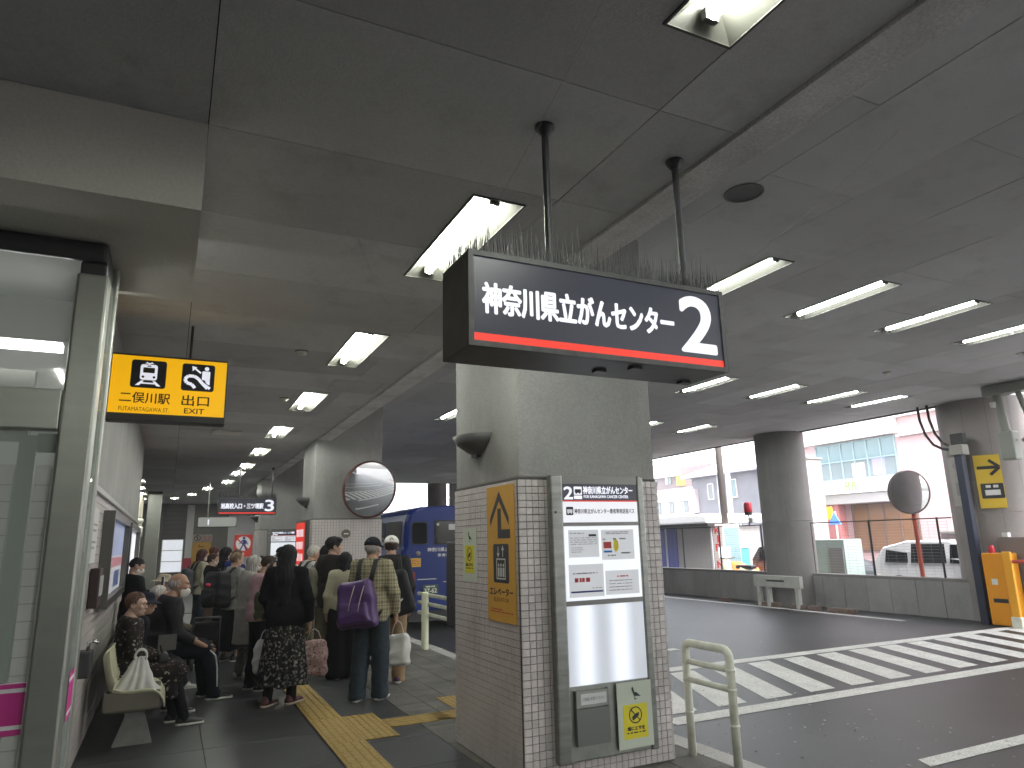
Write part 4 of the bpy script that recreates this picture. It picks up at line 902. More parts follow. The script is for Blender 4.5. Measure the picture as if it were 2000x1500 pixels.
# ---- the far side of the road
t = thing('barrier_board', 'grey board on short legs with a dark slot before the round column', 'barrier board', (13.15, 12.7, ZR))
m = MB(); m.bbox(13.10, 12.0, .36, 13.22, 13.42, .63, .01); m.build('board', mat('board_concrete', (.44, .44, .41), .8, col2=(.52, .52, .49), scale=8), t)
m = MB(); m.box(13.094, 12.45, .49, 13.099, 13.0, .53); m.build('slot', DKGREY, t)
for y in (12.12, 13.0, 13.3):
    m = MB(); m.bbox(13.11, y - .05, ZR, 13.21, y + .05, .36, .01); m.build('leg', mat('board_concrete', .3), t)
blk = MB(); blk.add([(-.09, -.3, 0), (.09, -.3, 0), (.09, .3, 0), (-.09, .3, 0), (-.06, -.3, .10), (.06, -.3, .10), (.06, .3, .10), (-.06, .3, .10)], [(0, 3, 2, 1), (4, 5, 6, 7), (0, 1, 5, 4), (1, 2, 6, 5), (2, 3, 7, 6), (3, 0, 4, 7)])
BR = mat('wheel_stop_brown', (.13, .085, .07), .8, col2=(.2, .15, .13), scale=9)
for i, (x, y, s, l) in enumerate(((13.3, 14.7, .55, 'short brown wheel stop lying farthest along the parapet'), (13.2, 13.1, 1.2, 'brown wheel stop in front of the grey barrier board'), (13.2, 12.2, .5, 'short brown wheel stop just past the barrier board'), (13.2, 11.72, .45, 'short brown wheel stop in the middle of the line'), (13.2, 11.0, 1.1, 'longest brown wheel stop at the near end of the line'))):
    o = blk.build('wheel_stop', BR) if i == 0 else link('wheel_stop', o0.data); o0 = o if i == 0 else o0
    o.location = (x, y, ZR); o.scale = (1, s, 1); tag(o, l, 'wheel stop', 'wheel stops along the parapet')
# barrier gate
t = thing('barrier_gate', 'orange parking barrier gate machine beside the parapet end', 'barrier gate', (13.6, 7.8, ZR))
m = MB(); m.bbox(13.45, 7.62, ZR + .02, 13.80, 8.05, 1.17, .02); m.build('cabinet', ORANGEP, t)
m = MB(); m.bbox(13.40, 7.52, ZR + .05, 13.46, 7.66, 1.20, .015); m.build('arm_post', mat('orange_bright', (.78, .36, .02), .4), t)
m = MB(); m.bbox(13.38, 7.5, ZR, 13.5, 7.68, .09, .02); m.build('post_foot', WHITEP, t)
m = MB(); m.lathe([(.001, .14), (.04, .13), (.055, .06), (.055, 0)], (13.6, 7.93, 1.17), 16); m.build('beacon', REDLAMP, t, smooth=True)
m = MB(); m.box(13.444, 7.83, .62, 13.449, 7.93, .72); m.build('white_label', PAPER, t)
m = MB(); m.box(13.444, 7.70, .31, 13.449, 7.95, .38); m.build('dark_label', INK, t)
m = MB(); m.tube([(13.42, 7.5, 1.03), (13.2, 5.0, 1.03)], .03, 8); m.build('red_arm', REDP, t)
t = thing('ticket_machine', 'grey brown ticket machine behind the orange gate', 'ticket machine', (14.05, 7.5, ZR))
m = MB(); m.bbox(13.85, 7.25, ZR, 14.2, 7.95, 1.45, .03); m.build('case', mat('machine_grey', (.18, .15, .14), .5), t)
m = MB(); m.box(13.85, 7.3, 1.451, 13.95, 7.4, 1.53); m.box(13.85, 7.75, 1.451, 13.95, 7.85, 1.53); m.build('camera', PAPER, t)
t = thing('arrow_sign', 'yellow board with a black arrow on the round column', 'direction sign', (13.85, 8.05, 2))
cx, cy = 14.65, 8.30; dn = Vector((-.84, -.54, 0)).normalized(); rt = Vector((0, 0, 1)).cross(dn); rt = Vector((-dn.y, dn.x, 0)) * 1
rt = Vector((dn.y * -1, dn.x, 0)); o = Vector((cx, cy, 1.98)) + dn * .80
if rt.cross(Vector((0, 0, 1))).dot(dn) < 0: rt = -rt
F = Flat(o - rt * .30, rt, UZ); F.prism([(0, 0), (.42, 0), (.42, 1.0), (0, 1.0)], F.p, 0, .02); MB.build(F, 'board', mat('arrow_board_yellow', (.62, .42, .03), .5), t)
F = Flat(o - rt * .39, rt, UZ); F.line([(.13, .76), (.45, .76)], .06, .022); F.line([(.33, .90), (.49, .76), (.33, .62)], .055, .0225); F.rrect(.14, .18, .50, .46, .02, .022); F.build('arrow_mark', INK, t)
F = Flat(o - rt * .39, rt, UZ); F.rect(.20, .24, .44, .34, .024); F.rect(.22, .38, .30, .43, .024); F.rect(.34, .38, .42, .43, .024); F.build('pictogram_mark', mat('board_white', .6), t)
dn2 = Vector((-.98, .2, 0)).normalized(); rt2 = Vector((-dn2.y, dn2.x, 0)); o2 = Vector((cx, cy, 2.05)) + dn2 * .79
if rt2.cross(Vector((0, 0, 1))).dot(dn2) < 0: rt2 = -rt2
t = thing('grey_arrow_sign', 'faded pale sign with a thin arrow on the shaded flank of the round column', 'direction sign', tuple(o2))
F = Flat(o2 - rt2 * .2, rt2, UZ); F.prism([(0, 0), (.4, 0), (.4, .95), (0, .95)], F.p, 0, .015); MB.build(F, 'board', mat('pale_board', (.33, .31, .29), .6), t)
F = Flat(o2 - rt2 * .2, rt2, UZ); F.line([(.1, .78), (.32, .78)], .02, .017); F.line([(.17, .86), (.09, .78), (.17, .70)], .02, .0175); F.rect(.1, .2, .3, .45, .017); F.build('faded_mark', INKG, t)
t = thing('steel_post', 'dark blue square steel post leaning on view beside the round column', 'post', (13.6, 8.25, ZR)); t['label'] = 'dark blue square steel post in front of the round column'
m = MB(); m.bbox(13.54, 8.16, ZR, 13.67, 8.30, 3.0, .008); m.build('shaft', mat('navy_post', (.02, .025, .05), .5), t)
m = MB(); m.bbox(13.50, 8.10, 3.0, 13.72, 8.36, 3.2, .02); m.build('junction_box', mat('box_grey', (.25, .24, .22), .6), t)
m = MB(); m.bbox(13.56, 8.1, 3.2, 13.7, 8.34, 3.42, .02); m.build('speaker_box', RUBBER, t)
for i, (y0, l) in enumerate(((9.05, 'outer dark cable curving from the ceiling edge to the steel post'), (8.85, 'inner dark cable curving from the ceiling edge to the steel post'))):
    m = MB(); m.tube([(13.8, y0, ZH), (13.79, y0 - .02, 3.8), (13.78, y0 - .1, 3.5), (13.75, y0 - .25, 3.28), (13.72, y0 - .45, 3.17), (13.70, 8.36, 3.12)], .026, 8)
    tag(m.build('cable', BLACK, smooth=True), l, 'cable', 'cables at the ceiling edge')
t = thing('signal_bracket', 'pale grey signal head and bracket hanging from the ceiling edge', 'signal bracket', (13.0, 6.85, 3.6))
PG = mat('bracket_grey', (.26, .27, .24), .5)
m = MB(); m.bbox(12.9, 6.45, 3.9, 13.1, 7.25, 4.08, .03); m.build('cross_arm', PG, t)
m = MB(); m.tube([(13.0, 7.05, 3.9), (13.0, 7.0, 3.3), (13.0, 6.9, 3.05)], .07, 12); m.build('drop_tube', PG, t, smooth=True)
m = MB(); m.bbox(12.88, 6.85, 2.75, 13.1, 7.1, 3.25, .03); m.build('signal_head', PG, t)
m = MB(); m.tube([(13.0, 6.7, 3.9), (13.0, 6.62, 3.5), (13.0, 6.55, 3.2), (13.0, 6.75, 3.05)], .045, 10); m.build('brace', PG, t, smooth=True)
m = MB(); m.lathe([(.001, -.1), (.05, -.09), (.06, 0)], (12.95, 7.1, 3.78), 14); m.build('lamp_cap', PAPER, t, smooth=True)
t, bk = road_mirror((14.55, 9.98, 2.43), .46, (-.37, -.92, -.06), 'round mirror on a red pole beyond the parapet', rimmat=mat('rim_grey', (.14, .11, .11), .5))
m = MB(); m.tube([(14.66, 10.06, ZR), (14.66, 10.06, 2.5)], .045, 12); m.build('red_pole', mat('pole_red', (.42, .07, .04), .5), t)
m = MB(); m.tube([tuple(bk), (14.66, 10.06, 2.35)], .03, 8); m.build('bracket', DKGREY, t)

# ---- the blue bus
BX0, BX1, BY0, BY1 = 4.23, 6.27, 13.8, 20.2
t = thing('blue_bus', 'dark blue shuttle bus standing at the kerb with its rear to the queue', 'bus', (5.42, 17, ZR))
def bus_section(y, inset=0.0, zt=0.0):
    zs = [(.02, .28), (0, .42), (0, 1.45), (.035, 1.52), (.075, 2.02), (.11, 2.16), (.20, 2.25), (.42, 2.315), (1.0, 2.345)]
    L_ = [(BX0 + a + inset, y, z - zt * (z > 1.5)) for a, z in zs]; L_ = [(min(x, BX0 + .98), q, z) for x, q, z in L_]; return L_ + [(BX0 + BX1 - x, y, z) for x, y, z in L_[::-1]]
m = MB(); secs = [(13.88, .10, .10), (13.82, .05, .05), (13.80, .07, .04), (13.84, .015, .01), (13.92, 0, 0), (20.0, 0, 0), (20.2, .08, .04)]
secs = [(13.815, .09, .03), (13.83, .03, .015), (13.90, 0, 0), (20.0, 0, 0), (20.2, .08, .04)]
vs = []; n = 18
for s_ in secs: vs += bus_section(*s_)
fs = [(i * n + k, i * n + (k + 1) % n, (i + 1) * n + (k + 1) % n, (i + 1) * n + k) for i in range(len(secs) - 1) for k in range(n)] + [tuple(range(n)), tuple(range((len(secs) - 1) * n, len(secs) * n))[::-1]]
m.add(vs, fs); body = m.build('body', BUSBLUE, t)
yb = 13.811
def rear_win(x0, z0, x1, z1):
    F = Flat((0, yb, 0), RX, UZ); F.rrect(x0 - .02, z0 - .02, x1 + .02, z1 + .02, .05, .003); f_ = F.build('window', RUBBER, t)
    F = Flat((0, yb, 0), RX, UZ); F.rrect(x0, z0, x1, z1, .045, .006); F.build('pane', DKGLASS, f_)
rear_win(4.44, 1.58, 4.75, 1.99); rear_win(4.92, 1.57, 5.62, 2.02); rear_win(5.79, 1.58, 6.08, 1.99)
for k in range(5):
    y0 = 14.05 + 1.2 * k
    F = Flat((BX0 + .033, y0 + 1.08, 1.54), (0, -1, .0), (.08, 0, 1)); F.rrect(0, 0, 1.05, .5, .05, .004); f_ = F.build('window', DKGLASS, t)
m = MB(); m.bbox(4.31, 13.72, .27, 6.19, 13.86, .50, .03); m.build('bumper', BUSBLUE, t)
for x in (4.36, 6.0):
    m = MB(); m.bbox(x, 13.79, .78, x + .14, 13.83, 1.02, .015); m.build('tail_lamp', mat('tail_lamp_red', (.25, .02, .015), .2), t)
m = MB(); m.lathe([(.05, 0), (.045, -.03), (.001, -.035)], (4.56, 13.812, 1.38), 14, axis='Y'); m.build('round_cap', mat('cap_grey', .2, .4), t, smooth=True)
m = MB(); m.box(4.66, 13.795, .585, 4.99, 13.818, .765); pl = m.build('number_plate', mat('plate_green', (.012, .045, .03), .4), t)
text('37-62', .26, .085, (4.695, 13.795, .605), RX, UZ, mat('plate_white', (.6, .62, .5), .5), t, 'plate_lettering', bold=.004, d=.002)
F = Flat((4.72, 13.795, .71), RX, UZ); scribble(F, 0, 0, .2, .035, 1, .8, .002, seed=4); F.build('plate_small_print', mat('plate_white', .6), t)
text('神奈川県立がんセンター', 1.02, .082, (4.76, yb, 1.41), RX, UZ, mat('bus_white_print', .6, .5), t, d=.003, bold=.0018)
text('患者送迎バス', .52, .058, (4.98, yb, 1.31), RX, UZ, mat('bus_white_print', .6), t, d=.003, bold=.001)
F = Flat((0, yb, 0), RX, UZ); F.rect(4.35, 1.12, 4.62, 1.29, .004); F.build('yellow_sticker', mat('bus_sticker_yellow', (.62, .40, .03), .5), t)
F = Flat((4.37, yb, 1.14), RX, UZ); scribble(F, 0, 0, .23, .13, 4, .5, .006, seed=8); F.build('sticker_print', INKR, t)
F = Flat((0, yb, 0), RX, UZ); F.rect(5.22, 1.84, 5.38, 1.96, .009); F.rect(4.96, 1.93, 5.01, 1.98, .009); F.build('window_sticker', mat('sticker_grey', .4, .5), t)
m = MB(); m.box(4.55, 13.80, .865, 4.95, 13.812, .88); m.box(5.1, 13.80, .80, 5.6, 13.812, .815); m.build('trim_line', STEEL, t)
for x in (4.25, 6.03):
    for y in (15.2, 19.2):
        m = MB(); m.tube([(x, y, ZR + .36), (x + .2, y, ZR + .36)], .36, 24); wl_ = m.build('wheel', RUBBER, t)
        m = MB(); m.tube([(x - .01, y, ZR + .36), (x + .02, y, ZR + .36)], .2, 16); m.build('rim', STEEL, wl_)
m = MB(); m.box(4.42, 13.95, ZR + .15, 6.08, 20, .27); m.build('underbody', BLACK, t)

# ================================================================== BEYOND THE PARAPET
PINK = mat('pink_render', (.50, .345, .35), .8, col2=(.54, .38, .38), scale=1.5)
WHITEB = mat('white_band', (.72, .70, .70), .7)
def xwin(parent, X, y0, y1, z0, z1, frame, glass, n=1, rows=1, name='window', fw=.05):
    """window on a face that looks towards -X: frame, mullions and one pane per opening"""
    m = MB(); w = (y1 - y0) / n; h = (z1 - z0) / rows
    m.box(X - .06, y0 - fw, z0 - fw, X + .02, y1 + fw, z0); m.box(X - .06, y0 - fw, z1, X + .02, y1 + fw, z1 + fw); m.box(X - .06, y0 - fw, z0, X + .02, y0, z1); m.box(X - .06, y1, z0, X + .02, y1 + fw, z1)
    for i in range(1, n): m.box(X - .05, y0 + w * i - fw / 2, z0, X + .02, y0 + w * i + fw / 2, z1)
    for k in range(1, rows): m.box(X - .045, y0, z0 + h * k - fw / 2, X + .02, y1, z0 + h * k + fw / 2)
    f = m.build(name, frame, parent)
    for i in range(n):
        for k in range(rows):
            m = MB(); m.box(X - .012, y0 + w * i + fw / 2 * (i > 0), z0 + h * k + fw / 2 * (k > 0), X - .004, y0 + w * (i + 1) - fw / 2 * (i < n - 1), z0 + h * (k + 1) - fw / 2 * (k < rows - 1)); m.build('pane', glass[(i * 3 + k * 2) % len(glass)], f)
    return f
G1 = mat('window_glass_blue', (.17, .21, .225), .08, spec=.9); G2 = mat('window_glass_grey', (.16, .19, .20), .1, spec=.8); G3 = mat('window_glass_teal', (.14, .22, .24), .1, spec=.8)
FRB = mat('window_frame_teal', (.24, .33, .35), .5); FRW = mat('window_frame_white', (.6, .6, .58), .5); FRD = mat('window_frame_dark', (.08, .08, .09), .5)
t = thing('pink_building', 'pink rendered building with long blue window and white band across the street', 'building', (30, 14, 0))
m = MB(); m.box(25, 2, ZR, 38, 23.2, 11); m.build('wall', PINK, t)
m = MB(); m.box(24.4, 17.3, 3.12, 24.999, 23.25, 3.68); m.build('white_band', WHITEB, t)
m = MB(); m.box(24.7, 17.3, 5.30, 24.999, 23.3, 5.98); m.build('white_band', WHITEB, t)
m = MB(); m.box(24.8, 2, 5.15, 24.999, 17.29, 5.20); m.box(24.8, 2, 5.9, 24.999, 17.29, 5.95); m.build('string_course', WHITEB, t)
f = xwin(t, 24.98, 17.5, 21.15, 3.75, 5.2, FRB, [G1, G2, G3], 6, 2)
m = MB(); m.box(24.955, 18.0, 3.78, 24.963, 18.55, 4.5); m.build('purple_poster', mat('purple_poster', (.26, .24, .62), .6), f)
m = MB(); m.box(24.955, 18.9, 3.78, 24.963, 19.5, 4.35); m.build('beige_poster', mat('beige_poster', (.36, .34, .28), .6), f)
xwin(t, 24.98, 17.5, 21.15, 6.03, 7.4, FRB, [G1, G3], 6, 2)
xwin(t, 24.98, 17.0, 19.7, .9, 2.65, mat('shop_frame', (.14, .09, .08), .5), [mat('shop_brown', (.20, .10, .05), .3), mat('shop_glass', (.14, .15, .15), .2), mat('shop_amber', (.34, .17, .05), .4)], 4, 1, 'shop_window')
m = MB(); m.box(24.45, 17.3, 2.72, 24.6, 23.2, 3.11); m.build('shop_soffit', mat('soffit_grey', (.35, .34, .34), .7), t)
m = MB(); m.box(24.5, 20.05, ZR, 24.95, 20.65, 3.1); m.build('red_pier', mat('pier_red', (.40, .14, .14), .7), t)
F = Flat((24.39, 19.45, 3.2), RY_, UZ)
for k, (u, a) in enumerate(((0, 1), (.16, 0), (.30, 1), (.44, 0), (.54, 0))):
    F.line([(u, .02), (u + (.03 if a else 0), .38)], .055, .002 + .0003 * k)
    if a: F.ring(u + .07, .27, .05, .10, .003 + .0003 * k)
F.build('green_letters', mat('letters_green', (.25, .55, .12), .5), t)
m = MB(); m.box(23.9, 19.9, 2.12, 24.0, 20.6, 2.62); m.build('yellow_shop_sign', mat('shop_yellow', (.70, .55, .03), .5), t)
m = MB(); m.box(24.9, 20.9, ZR, 24.99, 23.1, 2.6); m.build('white_shop_front', WHITEB, t)
t = thing('street_sign', 'blue triangular street sign on a slim pole before the pink building', 'street sign', (23, 19, 0))
m = MB(); m.tube([(23.04, 19.0, ZR), (23.04, 19.0, 2.4)], .035, 8); m.build('pole', FRW, t)
m = MB(); m.prism([(18.72, 1.9), (19.28, 1.9), (19.0, 2.38)], lambda u, v, d: (d, u, v), 22.96, 23.0); m.build('blue_board', mat('sign_blue', (.08, .22, .60), .5), t)
t = thing('gate_pier', 'tall narrow beige pier beside the round column before the pink building', 'pier', (23, 20.1, 0))
m = MB(); m.bbox(22.7, 19.75, ZR, 23.5, 20.4, 4.5, .03); m.build('shaft', mat('tower_beige', (.30, .27, .26), .8, col2=(.34, .31, .3), scale=4), t)
m = MB(); m.box(22.66, 19.7, 4.5, 23.54, 20.45, 4.58); m.build('cap_stone', CONC_D, t)

GH = mat('house_grey', (.19, .19, .215), .8, col2=(.22, .22, .245), scale=1.2); ROOFL = mat('roof_lilac', (.42, .41, .47), .7, col2=(.47, .46, .52), scale=3)
t = thing('grey_house', 'dark grey two storey house with pale roof behind the utility pole', 'house', (33, 32, 0))
m = MB(); m.box(30, 28.8, ZR, 38, 35.3, 5.25); m.add([(30, 28.8, 5.25), (30, 35.3, 5.25), (38, 35.3, 5.25), (38, 28.8, 5.25), (34, 30.4, 6.75), (34, 33.6, 6.75)], [(0, 1, 5, 4), (2, 3, 4, 5), (1, 2, 5), (3, 0, 4)]); m.build('wall', GH, t)
m = MB(); m.add([(29.5, 28.3, 5.2), (29.5, 35.8, 5.2), (38.5, 35.8, 5.2), (38.5, 28.3, 5.2), (34, 30.4, 6.95), (34, 33.6, 6.95), (29.5, 28.3, 5.32), (29.5, 35.8, 5.32)], [(6, 7, 5, 4), (2, 3, 4, 5), (7, 2, 5), (3, 6, 4), (0, 1, 7, 6), (0, 3, 2, 1), (1, 2, 7), (0, 6, 3)]); m.build('roof', ROOFL, t)
xwin(t, 29.98, 31.35, 32.05, 3.8, 4.8, FRW, [G3]); xwin(t, 29.98, 33.35, 33.75, 3.8, 4.7, FRW, [G2]); xwin(t, 29.98, 31.3, 32.0, 1.45, 2.35, FRW, [G3])
m = MB(); m.bbox(29.7, 30.6, 1.3, 29.99, 31.05, 1.95, .03); m.build('meter_box', WHITEB, t)
m = MB(); m.tube([(29.93, 32.75, ZR), (29.93, 32.75, 5.2)], .12, 8); m.build('downpipe', mat('pipe_pale', (.55, .57, .62), .5), t)
m = MB(); m.bbox(29.6, 34.7, 3.0, 29.98, 35.2, 4.5, .02); m.build('balcony_screen', mat('screen_pinkish', (.40, .35, .37), .7), t)
m = MB(); m.box(28.9, 32.6, ZR, 29.4, 35.9, 2.4); m.build('side_wall', mat('house_side', (.34, .34, .37), .8), t)
t = thing('white_building', 'white block with a brown top storey and a roof signboard in the distance', 'building', (50, 58, 0))
m = MB(); m.box(45, 50, ZR, 55, 66, 6.25); m.build('wall', mat('wall_offwhite', (.62, .57, .58), .8), t)
m = MB(); m.box(44.99, 50, 6.25, 55, 66, 8.2); m.build('brown_storey', mat('storey_brown', (.20, .15, .16), .8), t)
for y0, z0 in ((55.95, 6.75), (58.3, 6.75)): xwin(t, 44.97, y0, y0 + 1.0, z0, z0 + .95, FRD, [G2, WHITEB], 2)
for y0, z0 in ((55.9, 3.9), (53.7, 3.9), (57.9, 3.9)): xwin(t, 44.97, y0, y0 + 1.05, z0, z0 + 1.0, FRD, [G1, WHITEB], 2)
m = MB(); m.box(44.6, 54.3, 7.45, 44.9, 59.5, 8.55); m.build('roof_sign', WHITEB, t)
F = Flat((44.59, 58.9, 7.75), RY_, UZ); F.line([(.1, .5), (.3, .2), (.45, .55)], .08, .003); F.rect(.75, .05, 2.1, .12, .003); F.rect(.75, .4, 2.1, .46, .0034); scribble(F, 2.3, .1, 3.6, .5, 1, .8, .004, seed=5); F.build('sign_mark', mat('sign_teal', (.2, .38, .40), .6), t)
m = MB(); m.box(44.5, 53.8, 6.45, 44.9, 54.6, 7.35); m.build('yellow_sign', mat('sign_amber', (.75, .45, .03), .6), t)
m = MB(); m.bbox(44.3, 54.6, 3.3, 44.9, 56.2, 3.62, .1); m.build('yellow_awning', mat('awning_yellow', (.7, .52, .05), .6), t)
m = MB()
for z in (5.5, 5.0, 2.95): m.box(44.93, 50, z, 44.985, 66, z + .05)
m.build('string_course', WHITEB, t)
# trees on the rise behind
BARK = mat('bark', (.07, .05, .04), .9)
def tree(x, y, h, r, label, seed, leafcol):
    rg = random.Random(seed); t = thing('tree', label, 'tree', (x, y, ZR), 'trees behind the white block')
    m = MB(); m.tube([(x, y, ZR), (x + .1, y, h * .4), (x - .05, y + .1, h * .75)], [.28, .2, .08], 8)
    for k in range(6):
        a = k * 1.05; m.tube([(x, y, h * (.35 + .06 * k)), (x + math.cos(a) * r * .5, y + math.sin(a) * r * .5, h * (.55 + .06 * k))], [.09, .03], 5)
    m.build('trunk', BARK, t)
    m = MB(); clumps = [(rg.gauss(0, .45) * r, rg.gauss(0, .45) * r, h * .68 + rg.gauss(0, .30) * r, rg.uniform(.25, .5) * r) for _ in range(22)]
    for cx, cy, cz, cr in clumps:
        for _ in range(90):
            v = Vector((rg.gauss(0, 1), rg.gauss(0, 1), rg.gauss(0, .8))).normalized() * cr * rg.uniform(.5, 1.05); c = Vector((x + cx, y + cy, cz)) + v
            a = Vector((rg.gauss(0, 1), rg.gauss(0, 1), rg.gauss(0, 1))).normalized() * .17; b = a.cross(Vector((rg.gauss(0, 1), rg.gauss(0, 1), rg.gauss(0, 1)))).normalized() * .11
            m.add([c - a, c + b, c + a, c - b], [(0, 1, 2, 3)])
    m.build('crown', mat('leaf_' + str(seed), leafcol, .7, col2=tuple(q * 1.7 for q in leafcol), scale=1.2), t, fix=False)
tree(58, 74, 13.2, 3.4, 'dense green tree showing over the white block next to the wires', 1, (.05, .085, .035))
tree(60, 69.5, 11.6, 2.4, 'lower loose tree rising between the white block and the grey house', 2, (.06, .10, .04))
tree(66, 82, 11.6, 3.0, 'pale tree top just above the signboard on the white block', 3, (.07, .10, .05))
# street furniture
t = thing('utility_pole', 'brown grey utility pole standing before the grey house', 'utility pole', (17.4, 18.9, ZR))
m = MB(); m.tube([(17.4, 18.9, ZR), (17.4, 18.95, 9)], [.125, .10], 14); m.build('pole', mat('pole_brown', (.055, .045, .042), .8), t, smooth=True)
m = MB(); m.box(17.2, 18.4, 6.2, 17.3, 19.6, 6.3); m.tube([(17.4, 18.95, 6.3), (17.3, 18.4, 6.8)], .03, 6); m.build('cross_arm', DKGREY, t)
t = thing('pale_post', 'slim pale blue post beside the utility pole', 'post', (18.5, 19.6, ZR))
m = MB(); m.tube([(18.5, 19.75, ZR), (18.5, 19.75, 5.2)], .09, 12); m.build('shaft', mat('post_paleblue', (.45, .49, .54), .5), t, smooth=True)
for i, (a, b, l) in enumerate((((17.3, 19.3, 6.3), (45, 55, 9.2), 'overhead wire from the utility pole to the white block'), ((17.3, 18.6, 6.3), (30, 23.5, 6.9), 'overhead wire from the utility pole past the pink building'), ((17.4, 18.9, 5.6), (44, 59, 6.4), 'low overhead wire crossing before the white block'), ((15, 30, 5.4), (24.9, 17.2, 6.6), 'overhead wire running in front of the upper pink wall'))):
    m = MB(); a, b = Vector(a), Vector(b); m.tube([a.lerp(b, k / 8) - Vector((0, 0, .5 * math.sin(math.pi * k / 8))) for k in range(9)], .014, 4)
    tag(m.build('overhead_wire', DKGREY), l, 'wire')
t = thing('equipment_shed', 'grey shed with blue panels and a white roof right behind the parapet', 'shed', (17.5, 20.5, ZR))
m = MB(); m.box(17, 19.15, ZR, 19.2, 26, 1.93); m.build('wall', mat('shed_grey', (.27, .265, .26), .7), t)
m = MB(); m.bbox(16.6, 18.95, 2.02, 19.6, 26.2, 2.34, .05); m.build('roof', mat('shed_roof_white', (.74, .76, .78), .5), t)
m = MB(); m.box(16.7, 19.0, 1.93, 17.0, 26, 2.02); m.build('gutter', DKGREY, t)
NAVY = mat('shed_navy', (.035, .045, .20), .5, col2=(.045, .06, .24), scale=6)
for y0, y1 in ((21.05, 21.62), (21.72, 22.4), (22.5, 23.2)):
    m = MB(); m.box(16.96, y0, ZR + .1, 16.995, y1, 1.9); m.build('blue_panel', NAVY, t)
for a_ in (21.63, 19.15): m = MB(); m.box(16.955, a_, ZR, 17.0, a_ + .08, 1.92); m.build('upright', mat('upright_pale', (.4, .42, .45), .5), t)
t = thing('vending_machine', 'white drink vending machine whose side reads KIRIN in red letters', 'vending machine', (17.2, 18.8, ZR))
m = MB(); m.bbox(17, 18.62, ZR, 17.75, 19.12, 1.97, .02); m.build('case', mat('vending_white', (.70, .62, .60), .4), t)
for i, ch in enumerate('KIRIN'): text(ch, .27 if ch != 'I' else .07, .22, (16.998, 19.01 if ch != 'I' else 18.91, 1.66 - .285 * i), RY_, UZ, mat('kirin_red', (.62, .04, .05), .5), t, 'letter', bold=.012, d=.003)
m = MB(); m.box(17.05, 18.60, .6, 17.7, 18.618, 1.85); m.build('display_window', G3, t)
def blob_cover(name, label, cat, pts, col, seed):
    rg = random.Random(seed); t = thing(name, label, cat, (pts[0][0], pts[0][1], ZR))
    m = MB(); n = 18
    for (x, y, rx, ry, h) in pts:
        prof = [(1.0, 0), (1.0, .25), (.93, .6), (.7, .9), (.35, 1.0), (.01, 1.02)]; vs = []
        for r_, hh in prof:
            for k in range(n):
                a = 2 * math.pi * k / n; w_ = 1 + .06 * math.sin(5 * a + seed) * (1 - hh) + rg.uniform(-.03, .03); vs.append((x + rx * r_ * w_ * math.cos(a), y + ry * r_ * w_ * math.sin(a), ZR + h * hh))
        m.add(vs, [(i * n + k, i * n + (k + 1) % n, (i + 1) * n + (k + 1) % n, (i + 1) * n + k) for i in range(len(prof) - 1) for k in range(n)] + [tuple((len(prof) - 1) * n + k for k in range(n))])
    m.build('sheet', mat(name + '_sheet', col, .55), t, smooth=True)
    m = MB()
    for (x, y, rx, ry, h) in pts: m.tube([(x + rx * 1.01 * math.cos(2 * math.pi * k / 18), y + ry * 1.01 * math.sin(2 * math.pi * k / 18), ZR + h * .3) for k in range(19)], .012, 5)
    m.build('tie_rope', PAPER, t); return t
blob_cover('covered_scooter', 'vehicle wrapped in an orange sheet beside the vending machine', 'covered scooter', [(16.6, 17.75, .35, .6, .85), (16.6, 17.1, .3, .45, .75)], (.75, .16, .03), 3)
t = thing('turquoise_bin', 'turquoise crate bin standing behind the orange sheet', 'bin', (18, 19, ZR))
m = MB(); m.bbox(17.9, 18.9, ZR, 18.4, 19.5, 1.15, .03); m.build('tub', mat('bin_turquoise', (.06, .33, .42), .5), t)
m = MB()
for k in range(4): m.box(17.89, 18.95 + .14 * k, 1.0, 17.899, 19.04 + .14 * k, 1.1)
m.bbox(17.87, 18.87, 1.15, 18.43, 19.53, 1.2, .01); m.build('lid', PAPER, t)
def scooter(x, y, label, col):
    t = thing('scooter', label, 'scooter', (x, y, ZR), 'scooters parked along the street')
    mm = mat('scooter_' + str(col), col, .3)
    for dy in (-.6, .6):
        m = MB(); N = 20; m.tube([(x, y + dy + .2 * math.cos(2 * math.pi * k / N), ZR + .25 + .2 * math.sin(2 * math.pi * k / N)) for k in range(N + 1)], .05, 8); wh = m.build('wheel', RUBBER, t, smooth=True)
        m = MB(); m.tube([(x - .03, y + dy, ZR + .25), (x + .03, y + dy, ZR + .25)], .14, 12); m.build('rim', STEEL, wh)
    m = MB(); m.tube([(x, y - .65, ZR + .55), (x, y - .3, ZR + .62), (x, y, ZR + .42)], [.14, .2, .12], 12); m.tube([(x, y, ZR + .42), (x, y + .3, ZR + .38), (x, y + .48, ZR + .75), (x, y + .42, ZR + .95)], [.12, .13, .16, .1], 12); m.build('body', mm, t, smooth=True)
    m = MB(); m.bbox(x - .13, y - .7, ZR + .70, x + .13, y - .05, ZR + .82, .05); m.build('seat', BLACK, t)
    m = MB(); m.tube([(x - .3, y + .38, ZR + 1.02), (x, y + .42, ZR + .98), (x + .3, y + .38, ZR + 1.02)], .02, 8); m.tube([(x, y + .42, ZR + .95), (x, y + .6, ZR + .3)], .03, 8); m.build('handlebar', DKGREY, t)
    m = MB(); m.lathe([(.07, 0), (.06, .03), (.001, .04)], (x, y + .52, ZR + .85), 12, axis='Y'); m.build('headlight', PAPER, t, smooth=True)
    m = MB(); m.bbox(x - .25, y + .48, ZR + .98, x + .25, y + .5, ZR + 1.35, .005); m.build('windscreen', mat('screen_pale', (.5, .52, .5), .1), t)
    return t
